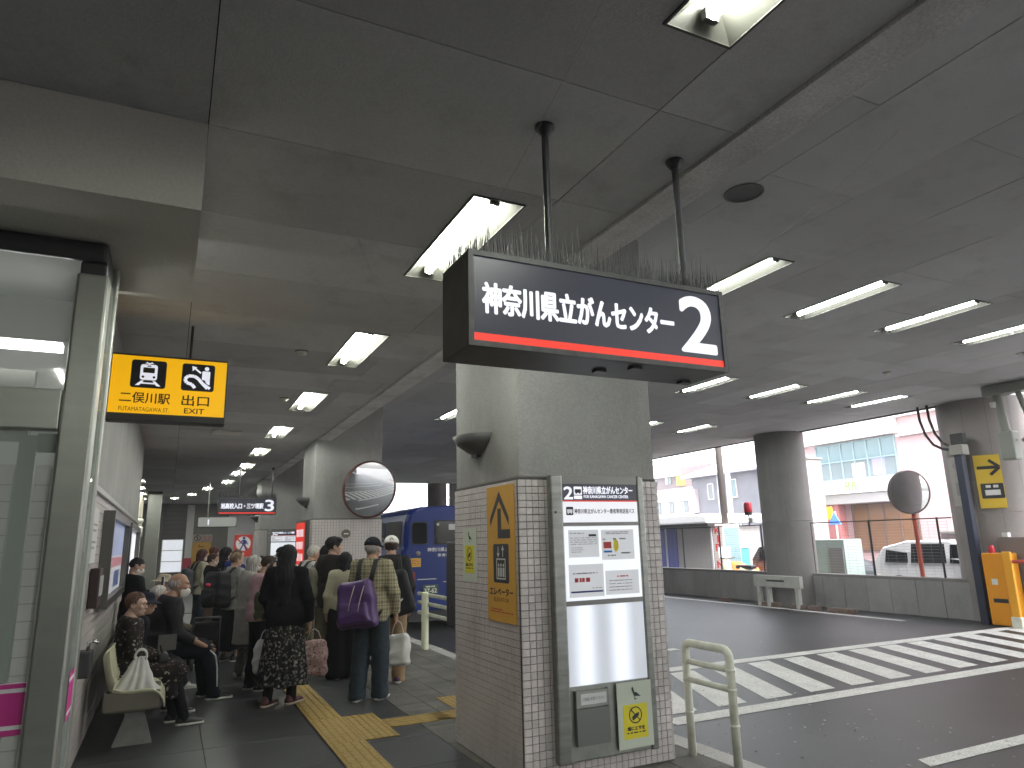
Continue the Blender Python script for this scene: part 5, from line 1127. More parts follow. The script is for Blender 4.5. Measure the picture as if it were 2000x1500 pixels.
scooter(15.6, 16.6, 'cream scooter parked against the round column', (.62, .60, .40)); scooter(15.4, 14.2, 'cream and yellow scooter seen past the other side of the round column', (.62, .55, .25))
t = thing('warning_beacon', 'red warning beacon on a short stalk beside the round column', 'beacon', (14.3, 14.6, 2.2))
m = MB(); m.lathe([(.10, 2.20), (.11, 2.22), (.11, 2.42), (.08, 2.47), (.001, 2.48)], (14.3, 14.6, 0), 18); m.build('red_lamp', REDLAMP, t, smooth=True)
m = MB(); m.lathe([(.105, 2.12), (.105, 2.20)], (14.3, 14.6, 0), 18); m.tube([(14.3, 14.6, 2.13), (14.3, 14.58, 2.0), (14.2, 14.5, 1.86)], .02, 8); m.build('base', BLACK, t, smooth=True)
m = MB(); m.bbox(14.22, 14.4, 1.9, 14.38, 14.56, 2.05, .02); m.build('white_box', PAPER, t)
def car(x, y, L_, col, label, dark=False):
    """a parked car, nose towards -Y; side faces -X"""
    t = thing('parked_car', label, 'car', (x, y, ZR)); W = 1.65
    prof = [(-.5, .28), (-.5, .62), (-.47, .78), (-.30, .90), (-.17, 1.30), (-.02, 1.46), (.25, 1.46), (.42, 1.30), (.49, .92), (.5, .35), (.5, .26), (-.48, .22)]
    ws = [(0, .06), (.05, 0), (W - .05, 0), (W, .06)]; vs = []; n = len(prof)
    for wx, sh in ws:
        for p_, z in prof:
            tum = .14 * max(0, (z - .85)) * (1 if wx < W / 2 else -1); vs.append((x + wx + (tum if True else 0), y + p_ * L_ * (1 - sh * .3), ZR + z - (sh * .4 if z > 1.2 else 0)))
    fs = [(i * n + k, i * n + (k + 1) % n, (i + 1) * n + (k + 1) % n, (i + 1) * n + k) for i in range(3) for k in range(n)] + [tuple(range(n)), tuple(range(3 * n, 4 * n))[::-1]]
    m = MB(); m.add(vs, fs); m.build('body', mat('car_paint_' + str(col), col, .25, .3, coat=.5), t)
    m = MB()
    for u0, u1, z0, z1 in ((-.20, -.03, .93, 1.36), (-.01, .22, .93, 1.38), (.24, .40, .93, 1.28)):
        sl_ = .10 * max(0, 1 if u0 < -.1 else 0)
        m.add([(x - .006 + .02, y + (u0) * L_, ZR + z0), (x - .006 + .02, y + u1 * L_, ZR + z0), (x + .068, y + u1 * L_ - .03, ZR + z1), (x + .068, y + (u0 + sl_) * L_ + .03, ZR + z1)], [(0, 1, 2, 3)])
    m.build('side_window', DKGLASS, t, fix=False)
    for u in (-.31, .31):
        m = MB(); m.tube([(x - .02, y + u * L_, ZR + .31), (x + .2, y + u * L_, ZR + .31)], .31, 24); wh = m.build('wheel', RUBBER, t)
        m = MB(); m.tube([(x - .03, y + u * L_, ZR + .31), (x - .015, y + u * L_, ZR + .31)], .19, 18); m.build('rim', STEEL, wh)
    m = MB(); m.bbox(x + .1, y - .5 * L_ - .02, ZR + .62, x + .5, y - .47 * L_, ZR + .78, .02); m.build('headlight', PAPER, t)
    m = MB(); m.bbox(x - .12, y - .16 * L_, ZR + .93, x + .02, y - .12 * L_, ZR + 1.05, .02); m.build('door_mirror', BLACK, t)
    return t
car(16.6, 10.8, 3.9, (.50, .51, .53), 'silver car parked behind the red mirror pole')
car(17.2, 15.8, 3.7, (.05, .06, .07), 'dark car parked beyond the scooters near the round column')
t = thing('switch_cabinet', 'grey green switch cabinet behind the wire fence', 'cabinet', (16, 14, ZR))
m = MB(); m.bbox(16.2, 13.2, ZR, 16.9, 14.25, 1.42, .02); m.build('case', mat('switch_green', (.20, .25, .24), .6), t)
m = MB(); m.box(16.18, 13.25, ZR + .1, 16.199, 13.70, 1.2); m.build('door', mat('switch_dark', (.13, .125, .13), .6), t)
t = thing('low_wall', 'pink brown garden wall of wide courses behind the silver car', 'wall', (19, 12, ZR))
m = MB(); m.box(20, 6, ZR, 20.2, 13.0, 1.5); m.build('core', mat('garden_wall', (.40, .31, .31), .8, col2=(.46, .37, .37), scale=3), t)
m = MB()
for k in range(6): m.box(19.985, 6, ZR + .22 + .25 * k, 20.0, 13, ZR + .235 + .25 * k)
m.build('course_line', TILEJ, t)
m = MB(); m.box(19.9, 6, 1.5, 20.3, 13, 1.56); m.build('coping', CONC_D, t)
t = thing('scaffold_mast', 'white lattice mast with cross arms seen over the bus roof', 'mast', (13, 40, ZR))
m = MB()
for x in (12.5, 14.6): m.tube([(x, 42, ZR), (x, 42, 7)], .06, 6)
for z in (3.0, 3.6, 4.2, 4.9): m.tube([(11.8, 42, z), (15.4, 42, z)], .04, 6)
m.tube([(12.5, 42, 3), (14.6, 42, 4.2)], .03, 6); m.tube([(14.6, 42, 3), (12.5, 42, 4.2)], .03, 6); m.build('lattice', mat('mast_pale', (.45, .42, .42), .5), t)
t = thing('ramp_wall', 'sloping pale grey ramp structure beyond the far end of the road', 'ramp', (22, 48, ZR))
m = MB(); m.prism([(0, 0), (18, 0), (18, 9), (15, 9), (0, 1.5)], lambda u, v, d: (14 + u, 50 + d, ZR + v), 0, 1.2); m.build('concrete_side', CONC_C, t)
m = MB(); m.tube([(14, 49.8, 2.4), (29, 49.8, 9.9)], .08, 6); m.tube([(14, 49.8, 2.0), (29, 49.8, 9.5)], .05, 6); m.build('hand_rail', FRW, t)
t = thing('far_block', 'pale apartment block closing the view down the road', 'building', (-10, 80, ZR))
m = MB(); m.box(-30, 75, ZR, 22, 90, 9); m.build('wall', mat('far_pale', (.55, .53, .53), .8), t)
m = MB()
for i in range(10):
    for k in range(3): m.box(-24 + 4.5 * i, 74.95, 1.2 + 2.7 * k, -21.8 + 4.5 * i, 74.99, 2.7 + 2.7 * k)
m.build('window', G2, t)

m = MB(); rg = random.Random(11)
for k in range(150):
    x, y = (rg.uniform(4.0, 6.5), rg.uniform(3.2, 6.0)) if k < 90 else (rg.uniform(4.2, 12.5), rg.uniform(3.5, 13))
    a = rg.uniform(0, 6.28); l = rg.uniform(.010, .024); w_ = l * rg.uniform(.35, .7); c, s_ = math.cos(a), math.sin(a); z = ZR + .009
    m.add([(x - l * c, y - l * s_, z), (x + w_ * s_, y - w_ * c, z + rg.uniform(0, .012)), (x + l * c, y + l * s_, z + .004), (x - w_ * s_, y + w_ * c, z + rg.uniform(0, .010))], [(0, 1, 2, 3)])
stuff(m.build('fallen_petals', mat('petal_pale', (.36, .35, .32), .7), fix=False))

# ================================================================== PEOPLE
# bodies, clothes, hair and bags are grown from smooth distance fields and meshed with surface nets
def surf(f, lo, hi, h):
    B = 4; lo = np.array(lo, float) - 2 * h; hi = np.array(hi, float) + 2 * h
    nb = np.maximum(1, np.ceil((hi - lo) / (h * B)).astype(int)); n = nb * B
    ci = np.stack(np.meshgrid(*[np.arange(k) for k in nb], indexing='ij'), -1).reshape(-1, 3)
    d = f((lo + (ci * B + (B - 1) / 2) * h).astype(np.float32))
    act = np.abs(d) < h * B * 1.15 + .012
    D = np.empty(n, np.float32)
    Dv = D.reshape(nb[0], B, nb[1], B, nb[2], B).transpose(0, 2, 4, 1, 3, 5)
    Dv[...] = np.where(d > 0, 1.0, -1.0).reshape(*nb, 1, 1, 1)
    a = ci[act]
    off = np.stack(np.meshgrid(*[np.arange(B)] * 3, indexing='ij'), -1).reshape(1, -1, 3)
    idx = a[:, None, :] * B + off
    val = f((lo + idx.reshape(-1, 3) * h).astype(np.float32))
    D[idx[..., 0].ravel(), idx[..., 1].ravel(), idx[..., 2].ravel()] = val
    S = D < 0
    c = np.zeros((n[0] - 1, n[1] - 1, n[2] - 1), np.int8)
    for dx in (0, 1):
        for dy in (0, 1):
            for dz in (0, 1): c += S[dx:n[0] - 1 + dx, dy:n[1] - 1 + dy, dz:n[2] - 1 + dz]
    cells = np.argwhere((c > 0) & (c < 8))
    if len(cells) == 0: return np.zeros((0, 3)), np.zeros((0, 4), int)
    ids = -np.ones(c.shape, np.int64); ids[cells[:, 0], cells[:, 1], cells[:, 2]] = np.arange(len(cells))
    acc = np.zeros((len(cells), 3)); cnt = np.zeros(len(cells))
    cor = [(0, 0, 0), (1, 0, 0), (0, 1, 0), (1, 1, 0), (0, 0, 1), (1, 0, 1), (0, 1, 1), (1, 1, 1)]
    vals = [D[cells[:, 0] + q[0], cells[:, 1] + q[1], cells[:, 2] + q[2]] for q in cor]
    for i, j in ((0, 1), (2, 3), (4, 5), (6, 7), (0, 2), (1, 3), (4, 6), (5, 7), (0, 4), (1, 5), (2, 6), (3, 7)):
        x = (vals[i] < 0) != (vals[j] < 0); t = np.where(x, vals[i] / np.where(x, vals[i] - vals[j], 1), 0)
        p = np.array(cor[i])[None] + t[:, None] * (np.array(cor[j]) - np.array(cor[i]))[None]
        acc[x] += p[x]; cnt[x] += 1
    V = lo + (cells + acc / cnt[:, None]) * h
    Q = []
    for ax in range(3):
        u, v = [(1, 2), (2, 0), (0, 1)][ax]
        s0 = S[tuple(slice(0, n[k] - 1) for k in range(3))]; sl = [slice(0, n[k] - 1) for k in range(3)]; sl[ax] = slice(1, n[ax]); s1 = S[tuple(sl)]
        e = np.argwhere(s0 != s1); e = e[(e[:, u] > 0) & (e[:, v] > 0)]
        if len(e) == 0: continue
        eu = np.zeros(3, int); eu[u] = 1; ev = np.zeros(3, int); ev[v] = 1
        g_ = lambda q: ids[q[:, 0], q[:, 1], q[:, 2]]
        q = np.stack([g_(e - eu - ev), g_(e - ev), g_(e), g_(e - eu)], 1); fl = ~s0[e[:, 0], e[:, 1], e[:, 2]]
        q[fl] = q[fl][:, ::-1]; Q.append(q)
    Q = np.concatenate(Q); Q = Q[(Q >= 0).all(1)]
    return V, Q
def rc(P, a, b, ra, rb):
    a = np.asarray(a, np.float32); b = np.asarray(b, np.float32); ba = b - a; pa = P - a
    t = np.clip((pa @ ba) / max(float(ba @ ba), 1e-9), 0, 1); return np.linalg.norm(pa - t[:, None] * ba, axis=1) - (ra + (rb - ra) * t)
def el(P, c, r):
    r = np.asarray(r, np.float32); q = (P - np.asarray(c, np.float32)); k0 = np.linalg.norm(q / r, axis=1); k1 = np.linalg.norm(q / (r * r), axis=1)
    return k0 * (k0 - 1) / np.maximum(k1, 1e-6)
def rbx(P, c, hf, r):
    q = np.abs(P - np.asarray(c, np.float32)) - (np.asarray(hf, np.float32) - r); return np.linalg.norm(np.maximum(q, 0), axis=1) + np.minimum(q.max(1), 0) - r
def smin(a, b, k=.03):
    h = np.maximum(k - np.abs(a - b), 0) / k; return np.minimum(a, b) - h * h * k * .25
def smax(a, b, k=.02): return -smin(-a, -b, k)
def folds(P, s, amp, freq=16.0):
    x, y, z = P[:, 0], P[:, 1], P[:, 2]
    w_ = .5 + .5 * np.sin(6 * x + 4 * z + s * 2.1) * np.sin(7 * z - 5 * y + s)
    r1 = 1 - 2 * np.abs(np.sin(freq * .55 * z + 4 * x + 3 * np.sin(5 * y + s) + s)); r2 = 1 - 2 * np.abs(np.sin(freq * .9 * z - 8 * x + 6 * y + 2.3 * s))
    return amp * (r1 * .6 * w_ + r2 * .45 * (1 - w_) + np.sin(freq * .6 * (x + y * 1.3) + s * 1.7) * .45)
def mesh_from(parts, name, m, parent):
    """parts: list of (V, Q); one mesh object under parent (local coordinates)"""
    vs = np.concatenate([p[0] for p in parts]); o = 0; qs = []
    for v, q in parts: qs.append(q + o); o += len(v)
    qs = np.concatenate(qs); me = bpy.data.meshes.new(name)
    me.vertices.add(len(vs)); me.vertices.foreach_set('co', vs.astype(np.float32).ravel())
    me.loops.add(len(qs) * 4); me.loops.foreach_set('vertex_index', qs.astype(np.int32).ravel())
    me.polygons.add(len(qs)); me.polygons.foreach_set('loop_start', np.arange(0, len(qs) * 4, 4, dtype=np.int32))
    me.update(calc_edges=True); me.validate(); me.shade_smooth(); me.materials.append(m); return link(name, me, parent)

def skin(name, c): return mat(name, c, .5, col2=tuple(x * .86 for x in c), scale=18, spec=.35)
SKIN = skin('skin_light', (.46, .29, .21)); SKIN2 = skin('skin_tan', (.40, .23, .155)); SKIN3 = skin('skin_pale', (.52, .35, .27))
def cloth(name, c, c2=None, scale=30, rough=.85, bump=.25):
    return mat(name, c, rough, col2=c2 or tuple(x * .8 for x in c), scale=scale, bump=bump, bscale=140, spec=.2)
def hairm(name, c): return mat(name, c, .55, col2=tuple(x * 1.5 + .002 for x in c), scale=9, stretch=(9, 9, .7), bump=.4, bscale=16, spec=.22)
HB = hairm('hair_black', (.004, .004, .0045)); HDB = hairm('hair_dark_brown', (.028, .017, .012)); HBR = hairm('hair_brown', (.075, .042, .028)); HG = hairm('hair_grey', (.26, .245, .23)); HW = hairm('hair_white', (.40, .37, .33)); HLB = hairm('hair_light_brown', (.13, .09, .055))
def floral(name, base, spots, scale, thr=.30):
    """printed cloth: scattered pale and coloured motifs"""
    if name in MATS: return MATS[name]
    m = bpy.data.materials.new(name); m.use_nodes = True; MATS[name] = m; n = m.node_tree; b = n.nodes['Principled BSDF']; b.inputs['Roughness'].default_value = .85; b.inputs['Specular IOR Level'].default_value = .2
    tc = n.nodes.new('ShaderNodeTexCoord'); no = n.nodes.new('ShaderNodeTexNoise'); no.inputs['Scale'].default_value = scale * .6; n.links.new(tc.outputs['Object'], no.inputs[0])
    mx = n.nodes.new('ShaderNodeVectorMath'); mx.operation = 'MULTIPLY_ADD'; mx.inputs[1].default_value = (.06, .06, .06); n.links.new(no.outputs['Color'], mx.inputs[0]); n.links.new(tc.outputs['Object'], mx.inputs[2])
    v = n.nodes.new('ShaderNodeTexVoronoi'); v.inputs['Scale'].default_value = scale; n.links.new(mx.outputs[0], v.inputs['Vector'])
    r = n.nodes.new('ShaderNodeValToRGB'); r.color_ramp.interpolation = 'CONSTANT'; cr = r.color_ramp; cr.elements[0].position = 0; cr.elements[0].color = (1, 1, 1, 1); cr.elements[1].position = thr; cr.elements[1].color = (0, 0, 0, 1)
    n.links.new(v.outputs['Distance'], r.inputs[0])
    r2 = n.nodes.new('ShaderNodeValToRGB'); r2.color_ramp.interpolation = 'CONSTANT'; k = len(spots)
    for i, s_ in enumerate(spots):
        e = r2.color_ramp.elements[i] if i < 2 else r2.color_ramp.elements.new(i / k); e.position = i / k; e.color = lin(s_)
    sp = n.nodes.new('ShaderNodeSeparateColor'); n.links.new(v.outputs['Color'], sp.inputs[0]); n.links.new(sp.outputs[0], r2.inputs[0])
    x = n.nodes.new('ShaderNodeMix'); x.data_type = 'RGBA'; n.links.new(r.outputs[0], x.inputs[0]); x.inputs[6].default_value = lin(base); n.links.new(r2.outputs[0], x.inputs[7]); n.links.new(x.outputs[2], b.inputs['Base Color'])
    return m
def plaid(name, c1, c2, c3, p=.075):
    if name in MATS: return MATS[name]
    m = bpy.data.materials.new(name); m.use_nodes = True; MATS[name] = m; n = m.node_tree; b = n.nodes['Principled BSDF']; b.inputs['Roughness'].default_value = .85; b.inputs['Specular IOR Level'].default_value = .2
    tc = n.nodes.new('ShaderNodeTexCoord'); sx = n.nodes.new('ShaderNodeSeparateXYZ'); n.links.new(tc.outputs['Object'], sx.inputs[0])
    def M(op, a, c=None):
        q = n.nodes.new('ShaderNodeMath'); q.operation = op
        for i, z in enumerate((a, c)):
            if z is None: continue
            if isinstance(z, (int, float)): q.inputs[i].default_value = z
            else: n.links.new(z, q.inputs[i])
        return q.outputs[0]
    def band(src, w, o=0.0): return M('LESS_THAN', M('FRACT', M('ADD', M('DIVIDE', src, p), o + 50)), w)
    hv = M('ADD', sx.outputs[0], M('MULTIPLY', sx.outputs[1], .75))
    bz, bh = band(sx.outputs[2], .34), band(hv, .34); s = M('MULTIPLY', M('ADD', bz, bh), .5)
    th = M('MAXIMUM', band(sx.outputs[2], .07, .33), band(hv, .07, .33))
    r = n.nodes.new('ShaderNodeMix'); r.data_type = 'RGBA'; n.links.new(s, r.inputs[0]); r.inputs[6].default_value = lin(c1); r.inputs[7].default_value = lin(c2)
    r2 = n.nodes.new('ShaderNodeMix'); r2.data_type = 'RGBA'; n.links.new(M('MULTIPLY', th, .7), r2.inputs[0]); n.links.new(r.outputs[2], r2.inputs[6]); r2.inputs[7].default_value = lin(c3)
    n.links.new(r2.outputs[2], b.inputs['Base Color']); return m
MASKM = mat('face_mask', (.62, .58, .54), .8)

def rotz(a): c, s = math.cos(a), math.sin(a); return np.array([[c, -s, 0], [s, c, 0], [0, 0, 1]], np.float32)
def rotx(a): c, s = math.cos(a), math.sin(a); return np.array([[1, 0, 0], [0, c, -s], [0, s, c]], np.float32)
class Person:
    """local frame: front +Y, own left -X, feet at z = 0; heading: 0 looks along the hall, positive turns towards the road"""
    def __init__(s, label, x, y, heading, H=1.65, z=0.0, wide=1.0, hunch=0.0, head=(0, 0), arms=None, feet=None, sit=None, skin_m=None, near=True, group='people waiting for the bus'):
        s.k = k = H / 1.70; s.near = near; s.w = wide; s.seed = (x * 7.3 + y * 3.1) % 6
        s.t = thing('person', label, 'person', (x, y, z), group, -R(heading)); ORG[s.t.name] = (0, 0, 0)
        s.x, s.y, s.z, s.hd = x, y, z, heading
        s.skin = skin_m or SKIN
        lean = hunch
        if sit is None:
            s.hip = [np.array((sx * .088 * wide, 0, .90)) * k for sx in (-1, 1)]
            ft = feet or ((-.10, -.02), (.10, .05))
            s.ank = [np.array((f[0], f[1] - .03, .075)) * (k, k, 1) for f in ft]
            s.knee = [(h + a) / 2 + np.array((0, .025, .02)) for h, a in zip(s.hip, s.ank)]
            s.toe = [0.10 if i == 0 else -0.10 for i in (0, 1)]
            base = np.array((0, 0, 0.0))
        else:
            sh, kf = sit            # seat height, knee reach
            s.hip = [np.array((sx * .09 * wide, 0, sh + .09)) for sx in (-1, 1)]
            ft = feet or ((-.09, kf + .02), (.11, kf + .06))
            s.ank = [np.array((f[0], f[1], .075)) for f in ft]
            s.knee = [np.array((h[0] * 1.2, kf, sh + .07)) for h in s.hip]
            s.toe = [.05, -.08]; base = np.array((0, 0, sh + .09 - .90 * k))
        def T(y_, z_): # spine with forward lean
            q = max(0, z_ - .95); return np.array((0, y_ + lean * q * q * 1.9, z_ - lean * q * .25)) * k + base
        s.pel = T(0, .95); s.waist = T(.0, 1.08); s.chest = T(-.005, 1.27); s.nb = T(-.03, 1.43); s.hc = T(.008, 1.572) + np.array((0, lean * .06, 0))
        shw = .165 * wide * k
        s.sh = [T(-.012, 1.385) + np.array((sx * shw, 0, 0)) for sx in (-1, 1)]
        dflt = [((-.235, -.04, 1.10), (-.235, .05, .86)), ((.235, -.04, 1.10), (.235, .05, .86))]
        ar = [a or d for a, d in zip(arms or (None, None), dflt)]
        s.elb = [np.array(a[0]) * k + base for a in ar]; s.wri = [np.array(a[1]) * k + base for a in ar]
        hy, hp = head; s.Rh = rotz(-R(hy)) @ rotx(R(hp))
        s.base = base
        s.body()
    def hl(s, P): return ((P - s.hc.astype(np.float32)) @ s.Rh) / s.k
    def hw(s, p): return s.Rh @ (np.array(p) * s.k) + s.hc
    def head_sdf(s, P):
        Q = s.hl(P)
        d = smin(el(Q, (0, -.010, .028), (.074, .094, .088)), el(Q, (0, .022, -.030), (.060, .068, .082)), .03)
        d = smin(d, el(Q, (0, .042, -.076), (.040, .040, .036)), .03)
        d = smin(d, el(Q, (0, .074, .026), (.050, .020, .012)), .02)
        X = Q.copy(); X[:, 0] = np.abs(X[:, 0])
        d = smin(d, el(X, (.036, .066, -.022), (.024, .022, .022)), .02)
        d = smax(d, -el(X, (.030, .098, .006), (.018, .016, .010)), .012)
        d = smin(d, rc(Q, (0, .088, .010), (0, .104, -.026), .008, .012), .010); d = smin(d, el(X, (.010, .096, -.030), (.009, .010, .007)), .006)
        d = smin(d, el(Q, (0, .088, -.058), (.022, .012, .006)), .008); d = smin(d, el(Q, (0, .086, -.068), (.019, .012, .006)), .008)
        d = smin(d, smax(el(X, (.076, -.006, -.004), (.012, .022, .032)), -el(X, (.085, -.002, -.002), (.008, .012, .018)), .006), .01)
        return d * s.k
    def limb(s, P, a, r, k=.03): return smin(rc(P, a[0], a[1], r[0], r[1]), rc(P, a[1], a[2], r[1], r[2]), k)
    def torso(s, P, e=0.0):
        k = s.k; w = s.w
        d = el(P, s.chest, np.array((.158 * w, .110 * w, .19)) * k + e)
        d = smin(d, el(P, s.waist, np.array((.138 * w, .105 * w, .17)) * k + e), .06)
        d = smin(d, el(P, s.pel - np.array((0, .012, .02)), np.array((.160 * w, .115 * w, .14)) * k + e), .06)
        d = smin(d, rc(P, s.sh[0] * .9 + s.sh[1] * .1 + np.array((0, 0, .008)), s.sh[1] * .9 + s.sh[0] * .1 + np.array((0, 0, .008)), .054 * k + e, .054 * k + e), .06)
        return smin(d, rc(P, s.nb - np.array((0, 0, .06)), s.nb + np.array((0, .008, .03)), .072 * k + e, .050 * k + e), .06)
    def body(s):
        k = s.k
        nk = s.hc + s.Rh @ np.array((0, -.02, -.07)) * k
        def fh(P): return smin(s.head_sdf(P), rc(P, s.nb, nk, .053 * k, .049 * k), .025)
        def fb(P):
            d = smin(s.torso(P, -.012), rc(P, s.nb, nk, .053 * k, .049 * k), .04)
            for i in (0, 1):
                d = smin(d, s.limb(P, (s.hip[i], s.knee[i], s.ank[i]), (.078 * k, .052 * k, .038 * k)), .05)
                d = smin(d, s.limb(P, (s.sh[i], s.elb[i], s.wri[i]), (.047 * k, .038 * k, .026 * k)), .03)
            return d
        pts = np.array(s.hip + s.knee + s.ank + s.sh + s.elb + s.wri + [s.pel, s.nb])
        h1, h2, h3 = (.016, .0062, .0050) if s.near else (.022, .0085, .007)
        parts = [surf(fb, pts.min(0) - .17, np.append(pts.max(0)[:2] + .17, s.nb[2] + .07 * k), h1)]
        parts.append(surf(fh, s.hc - .15 * k - np.array((0, 0, .06)), s.hc + .15 * k, h2))
        s.hands = []
        for i in (0, 1):
            dr = s.wri[i] - s.elb[i]; dr = dr / np.linalg.norm(dr); dr = dr * .85 + np.array((0, .15, -.25)); dr /= np.linalg.norm(dr)
            inn = np.array((1.0 if i == 0 else -1.0, .15, 0)); inn -= dr * (inn @ dr); inn /= np.linalg.norm(inn)       # palm looks at the body
            sd_ = np.cross(dr, inn) * (1 if i == 0 else -1); sd_ = sd_ if sd_[1] > 0 else -sd_                            # thumb side: forward
            w0 = s.wri[i]; kk = k
            def fhand(P):
                L = P - w0.astype(np.float32); q = np.stack([L @ sd_, L @ inn, L @ dr], 1).astype(np.float32) / kk
                d = smin(el(q, (0, 0, .05), (.038, .016, .050)), rc(q, (0, 0, -.03), (0, 0, .03), .024, .024), .02)
                for j, (off, ln) in enumerate(((.029, .066), (.010, .074), (-.010, .069), (-.028, .054))):
                    a = (off, 0, .085); b_ = (off * 1.05, .014, .085 + ln * .5); c_ = (off * 1.05, .042, .085 + ln * .80)
                    d = smin(d, np.minimum(rc(q, a, b_, .0092, .0085), rc(q, b_, c_, .0085, .007)), .006)
                d = smin(d, np.minimum(rc(q, (.026, .004, .025), (.052, .014, .062), .012, .0095), rc(q, (.052, .014, .062), (.052, .026, .088), .0095, .007)), .01)
                return d * kk
            c = w0 + dr * .07 * k; parts.append(surf(fhand, c - .125 * k, c + .125 * k, h3)); s.hands.append((w0 + dr * .095 * k + inn * .025 * k, dr))
        s.ob = mesh_from(parts, 'body', s.skin, s.t)
        F = MB(); E_ = MB()
        for sx in (-1, 1):
            E_.tube([tuple(s.hw((sx * .030 + .013 * math.cos(a) * 0 + dx, .0855 - abs(dx) * .25, .0055))) for a, dx in ((0, -.013), (0, -.006), (0, .006), (0, .013))], [.0012, .0046 * s.k, .0046 * s.k, .0012], 8)
            F.tube([tuple(s.hw((sx * (.016 + .032 * q), .0915 - .022 * q * q - .001, .026 + .006 * math.sin(q * 2.6)))) for q in (0, .35, .7, 1)], [.002, .0036, .003, .001], 6)
        E_.build('eye', mat('eye_dark', (.012, .008, .006), .15), s.t, smooth=True); s.brow = F
    def add(s, name, f, lo, hi, m, h=None):
        h = h or (.0095 if s.near else .014); v, q = surf(f, lo, hi, h)
        return mesh_from([(v, q)], name, m, s.t) if len(v) else None
    def eyebrows(s, m): s.brow.build('eyebrow', m, s.t, smooth=True)
    def top(s, m, hem=.82, ease=.018, sleeve=1.0, slv_r=(.062, .054, .044), name='jacket', open_neck=False, flare=0.0, amp=.0095, collar=True, vcol=None):
        k = s.k; hz = s.base[2] + hem * k
        def f(P):
            d = s.torso(P, ease)
            if hem < .8:  # coat skirt
                z = np.clip((s.pel[2] - P[:, 2]) / max(s.pel[2] - hz, .01), 0, 1); ax, ay = (.168 * s.w * k + ease) * (1 + flare * z), (.13 * s.w * k + ease) * (1 + flare * z)
                q = (np.sqrt(((P[:, 0] - s.pel[0]) / ax) ** 2 + ((P[:, 1] - s.pel[1]) / ay) ** 2) - 1) * np.minimum(ax, ay)
                d = smin(d, smax(q, P[:, 2] - s.pel[2], .02), .05)
            else:
                q = (np.sqrt((P[:, 0] / (.160 * s.w * k + ease)) ** 2 + ((P[:, 1] - s.pel[1]) / (.122 * s.w * k + ease)) ** 2) - 1) * (.12 * k)
                d = smin(d, smax(smax(q, P[:, 2] - s.waist[2], .03), s.pel[2] - .2 - P[:, 2], .02), .05)
            d = smax(d, hz - P[:, 2], .012)
            for i in (0, 1):
                e_, w_ = s.elb[i], s.wri[i]
                if sleeve < 1: w_ = e_ + (w_ - e_) * max(0.02, (sleeve - .5) * 2); 
                else: w_ = w_ - (w_ - e_) / np.linalg.norm(w_ - e_) * .02
                arm = s.limb(P, (s.sh[i], e_, w_), [r * k * (.92 + .08 * s.w) for r in slv_r], .03)
                dn = (w_ - e_) / np.linalg.norm(w_ - e_); arm = smax(arm, (P - w_.astype(np.float32)) @ dn.astype(np.float32) - .004, .008)
                d = smin(d, arm, .035)
            d = d - folds(P, s.seed, amp)
            nz = (P - s.nb.astype(np.float32)) @ (np.array((0, .25, 1), np.float32) / 1.03) - (.030 * k if collar else -.012 * k)
            d = smax(d, nz, .012)
            if open_neck:
                vv = np.abs(P[:, 0]) * 2.4 + (s.nb[2] - .16 * k - P[:, 2]); d = smax(d, -smax(vv * .4, -(P[:, 1] - s.nb[1] - .05 * k), .01), .01)
            return d
        pts = np.array(s.sh + s.elb + s.wri + [s.pel, s.nb, (0, s.pel[1], hz)])
        return s.add(name, f, pts.min(0) - .16, pts.max(0) + .14, m)
    def trousers(s, m, r=(.098, .078, .062), rise=1.03, name='trousers', length=1.0, amp=.010):
        k = s.k
        def f(P):
            d = el(P, s.pel - np.array((0, .012, .03)), np.array((.165 * s.w, .122 * s.w, .14)) * k + .006)
            for i in (0, 1):
                a = s.ank[i] * length + s.knee[i] * (1 - length) + np.array((0, 0, -.025 if length == 1 else 0)); d = smin(d, s.limb(P, (s.hip[i], s.knee[i], a), [q * k for q in r], .03), .035)
            d = smax(d, P[:, 2] - (s.base[2] + rise * k), .01); d = smax(d, .018 - P[:, 2], .006)
            return d - folds(P, s.seed + 1, amp, 22) * np.clip(1.2 - P[:, 2], .3, 1)
        pts = np.array(s.hip + s.knee + s.ank + [s.pel]); return s.add(name, f, pts.min(0) - .17, pts.max(0) + .16, m)
    def skirt(s, m, hem=.26, flare=(.235, .20), pleats=22, name='skirt', amp=.045):
        k = s.k; z1 = s.pel[2] + .08 * k; z0 = hem
        def f(P):
            t = np.clip((z1 - P[:, 2]) / (z1 - z0), 0, 1); th = np.arctan2(P[:, 0], P[:, 1] + .001)
            g_ = t ** .75; ax = (.142 * s.w + (flare[0] - .142) * g_) * k; ay = (.112 * s.w + (flare[1] - .112) * g_) * k
            wv = 1 + amp * t * (np.sin(pleats * th + 1.5 * np.sin(3 * th + s.seed)) + .5 * np.sin(7 * th + 3 * t + s.seed))
            q = (np.sqrt((P[:, 0] / (ax * wv)) ** 2 + ((P[:, 1] - s.pel[1]) / (ay * wv)) ** 2) - 1) * np.minimum(ax, ay)
            return smax(smax(q * .9, P[:, 2] - z1, .01), z0 + .015 * np.sin(5 * th + s.seed) - P[:, 2], .01)
        return s.add(name, f, (-.34, -.30, z0 - .04), (.34, .30, z1 + .03), m)
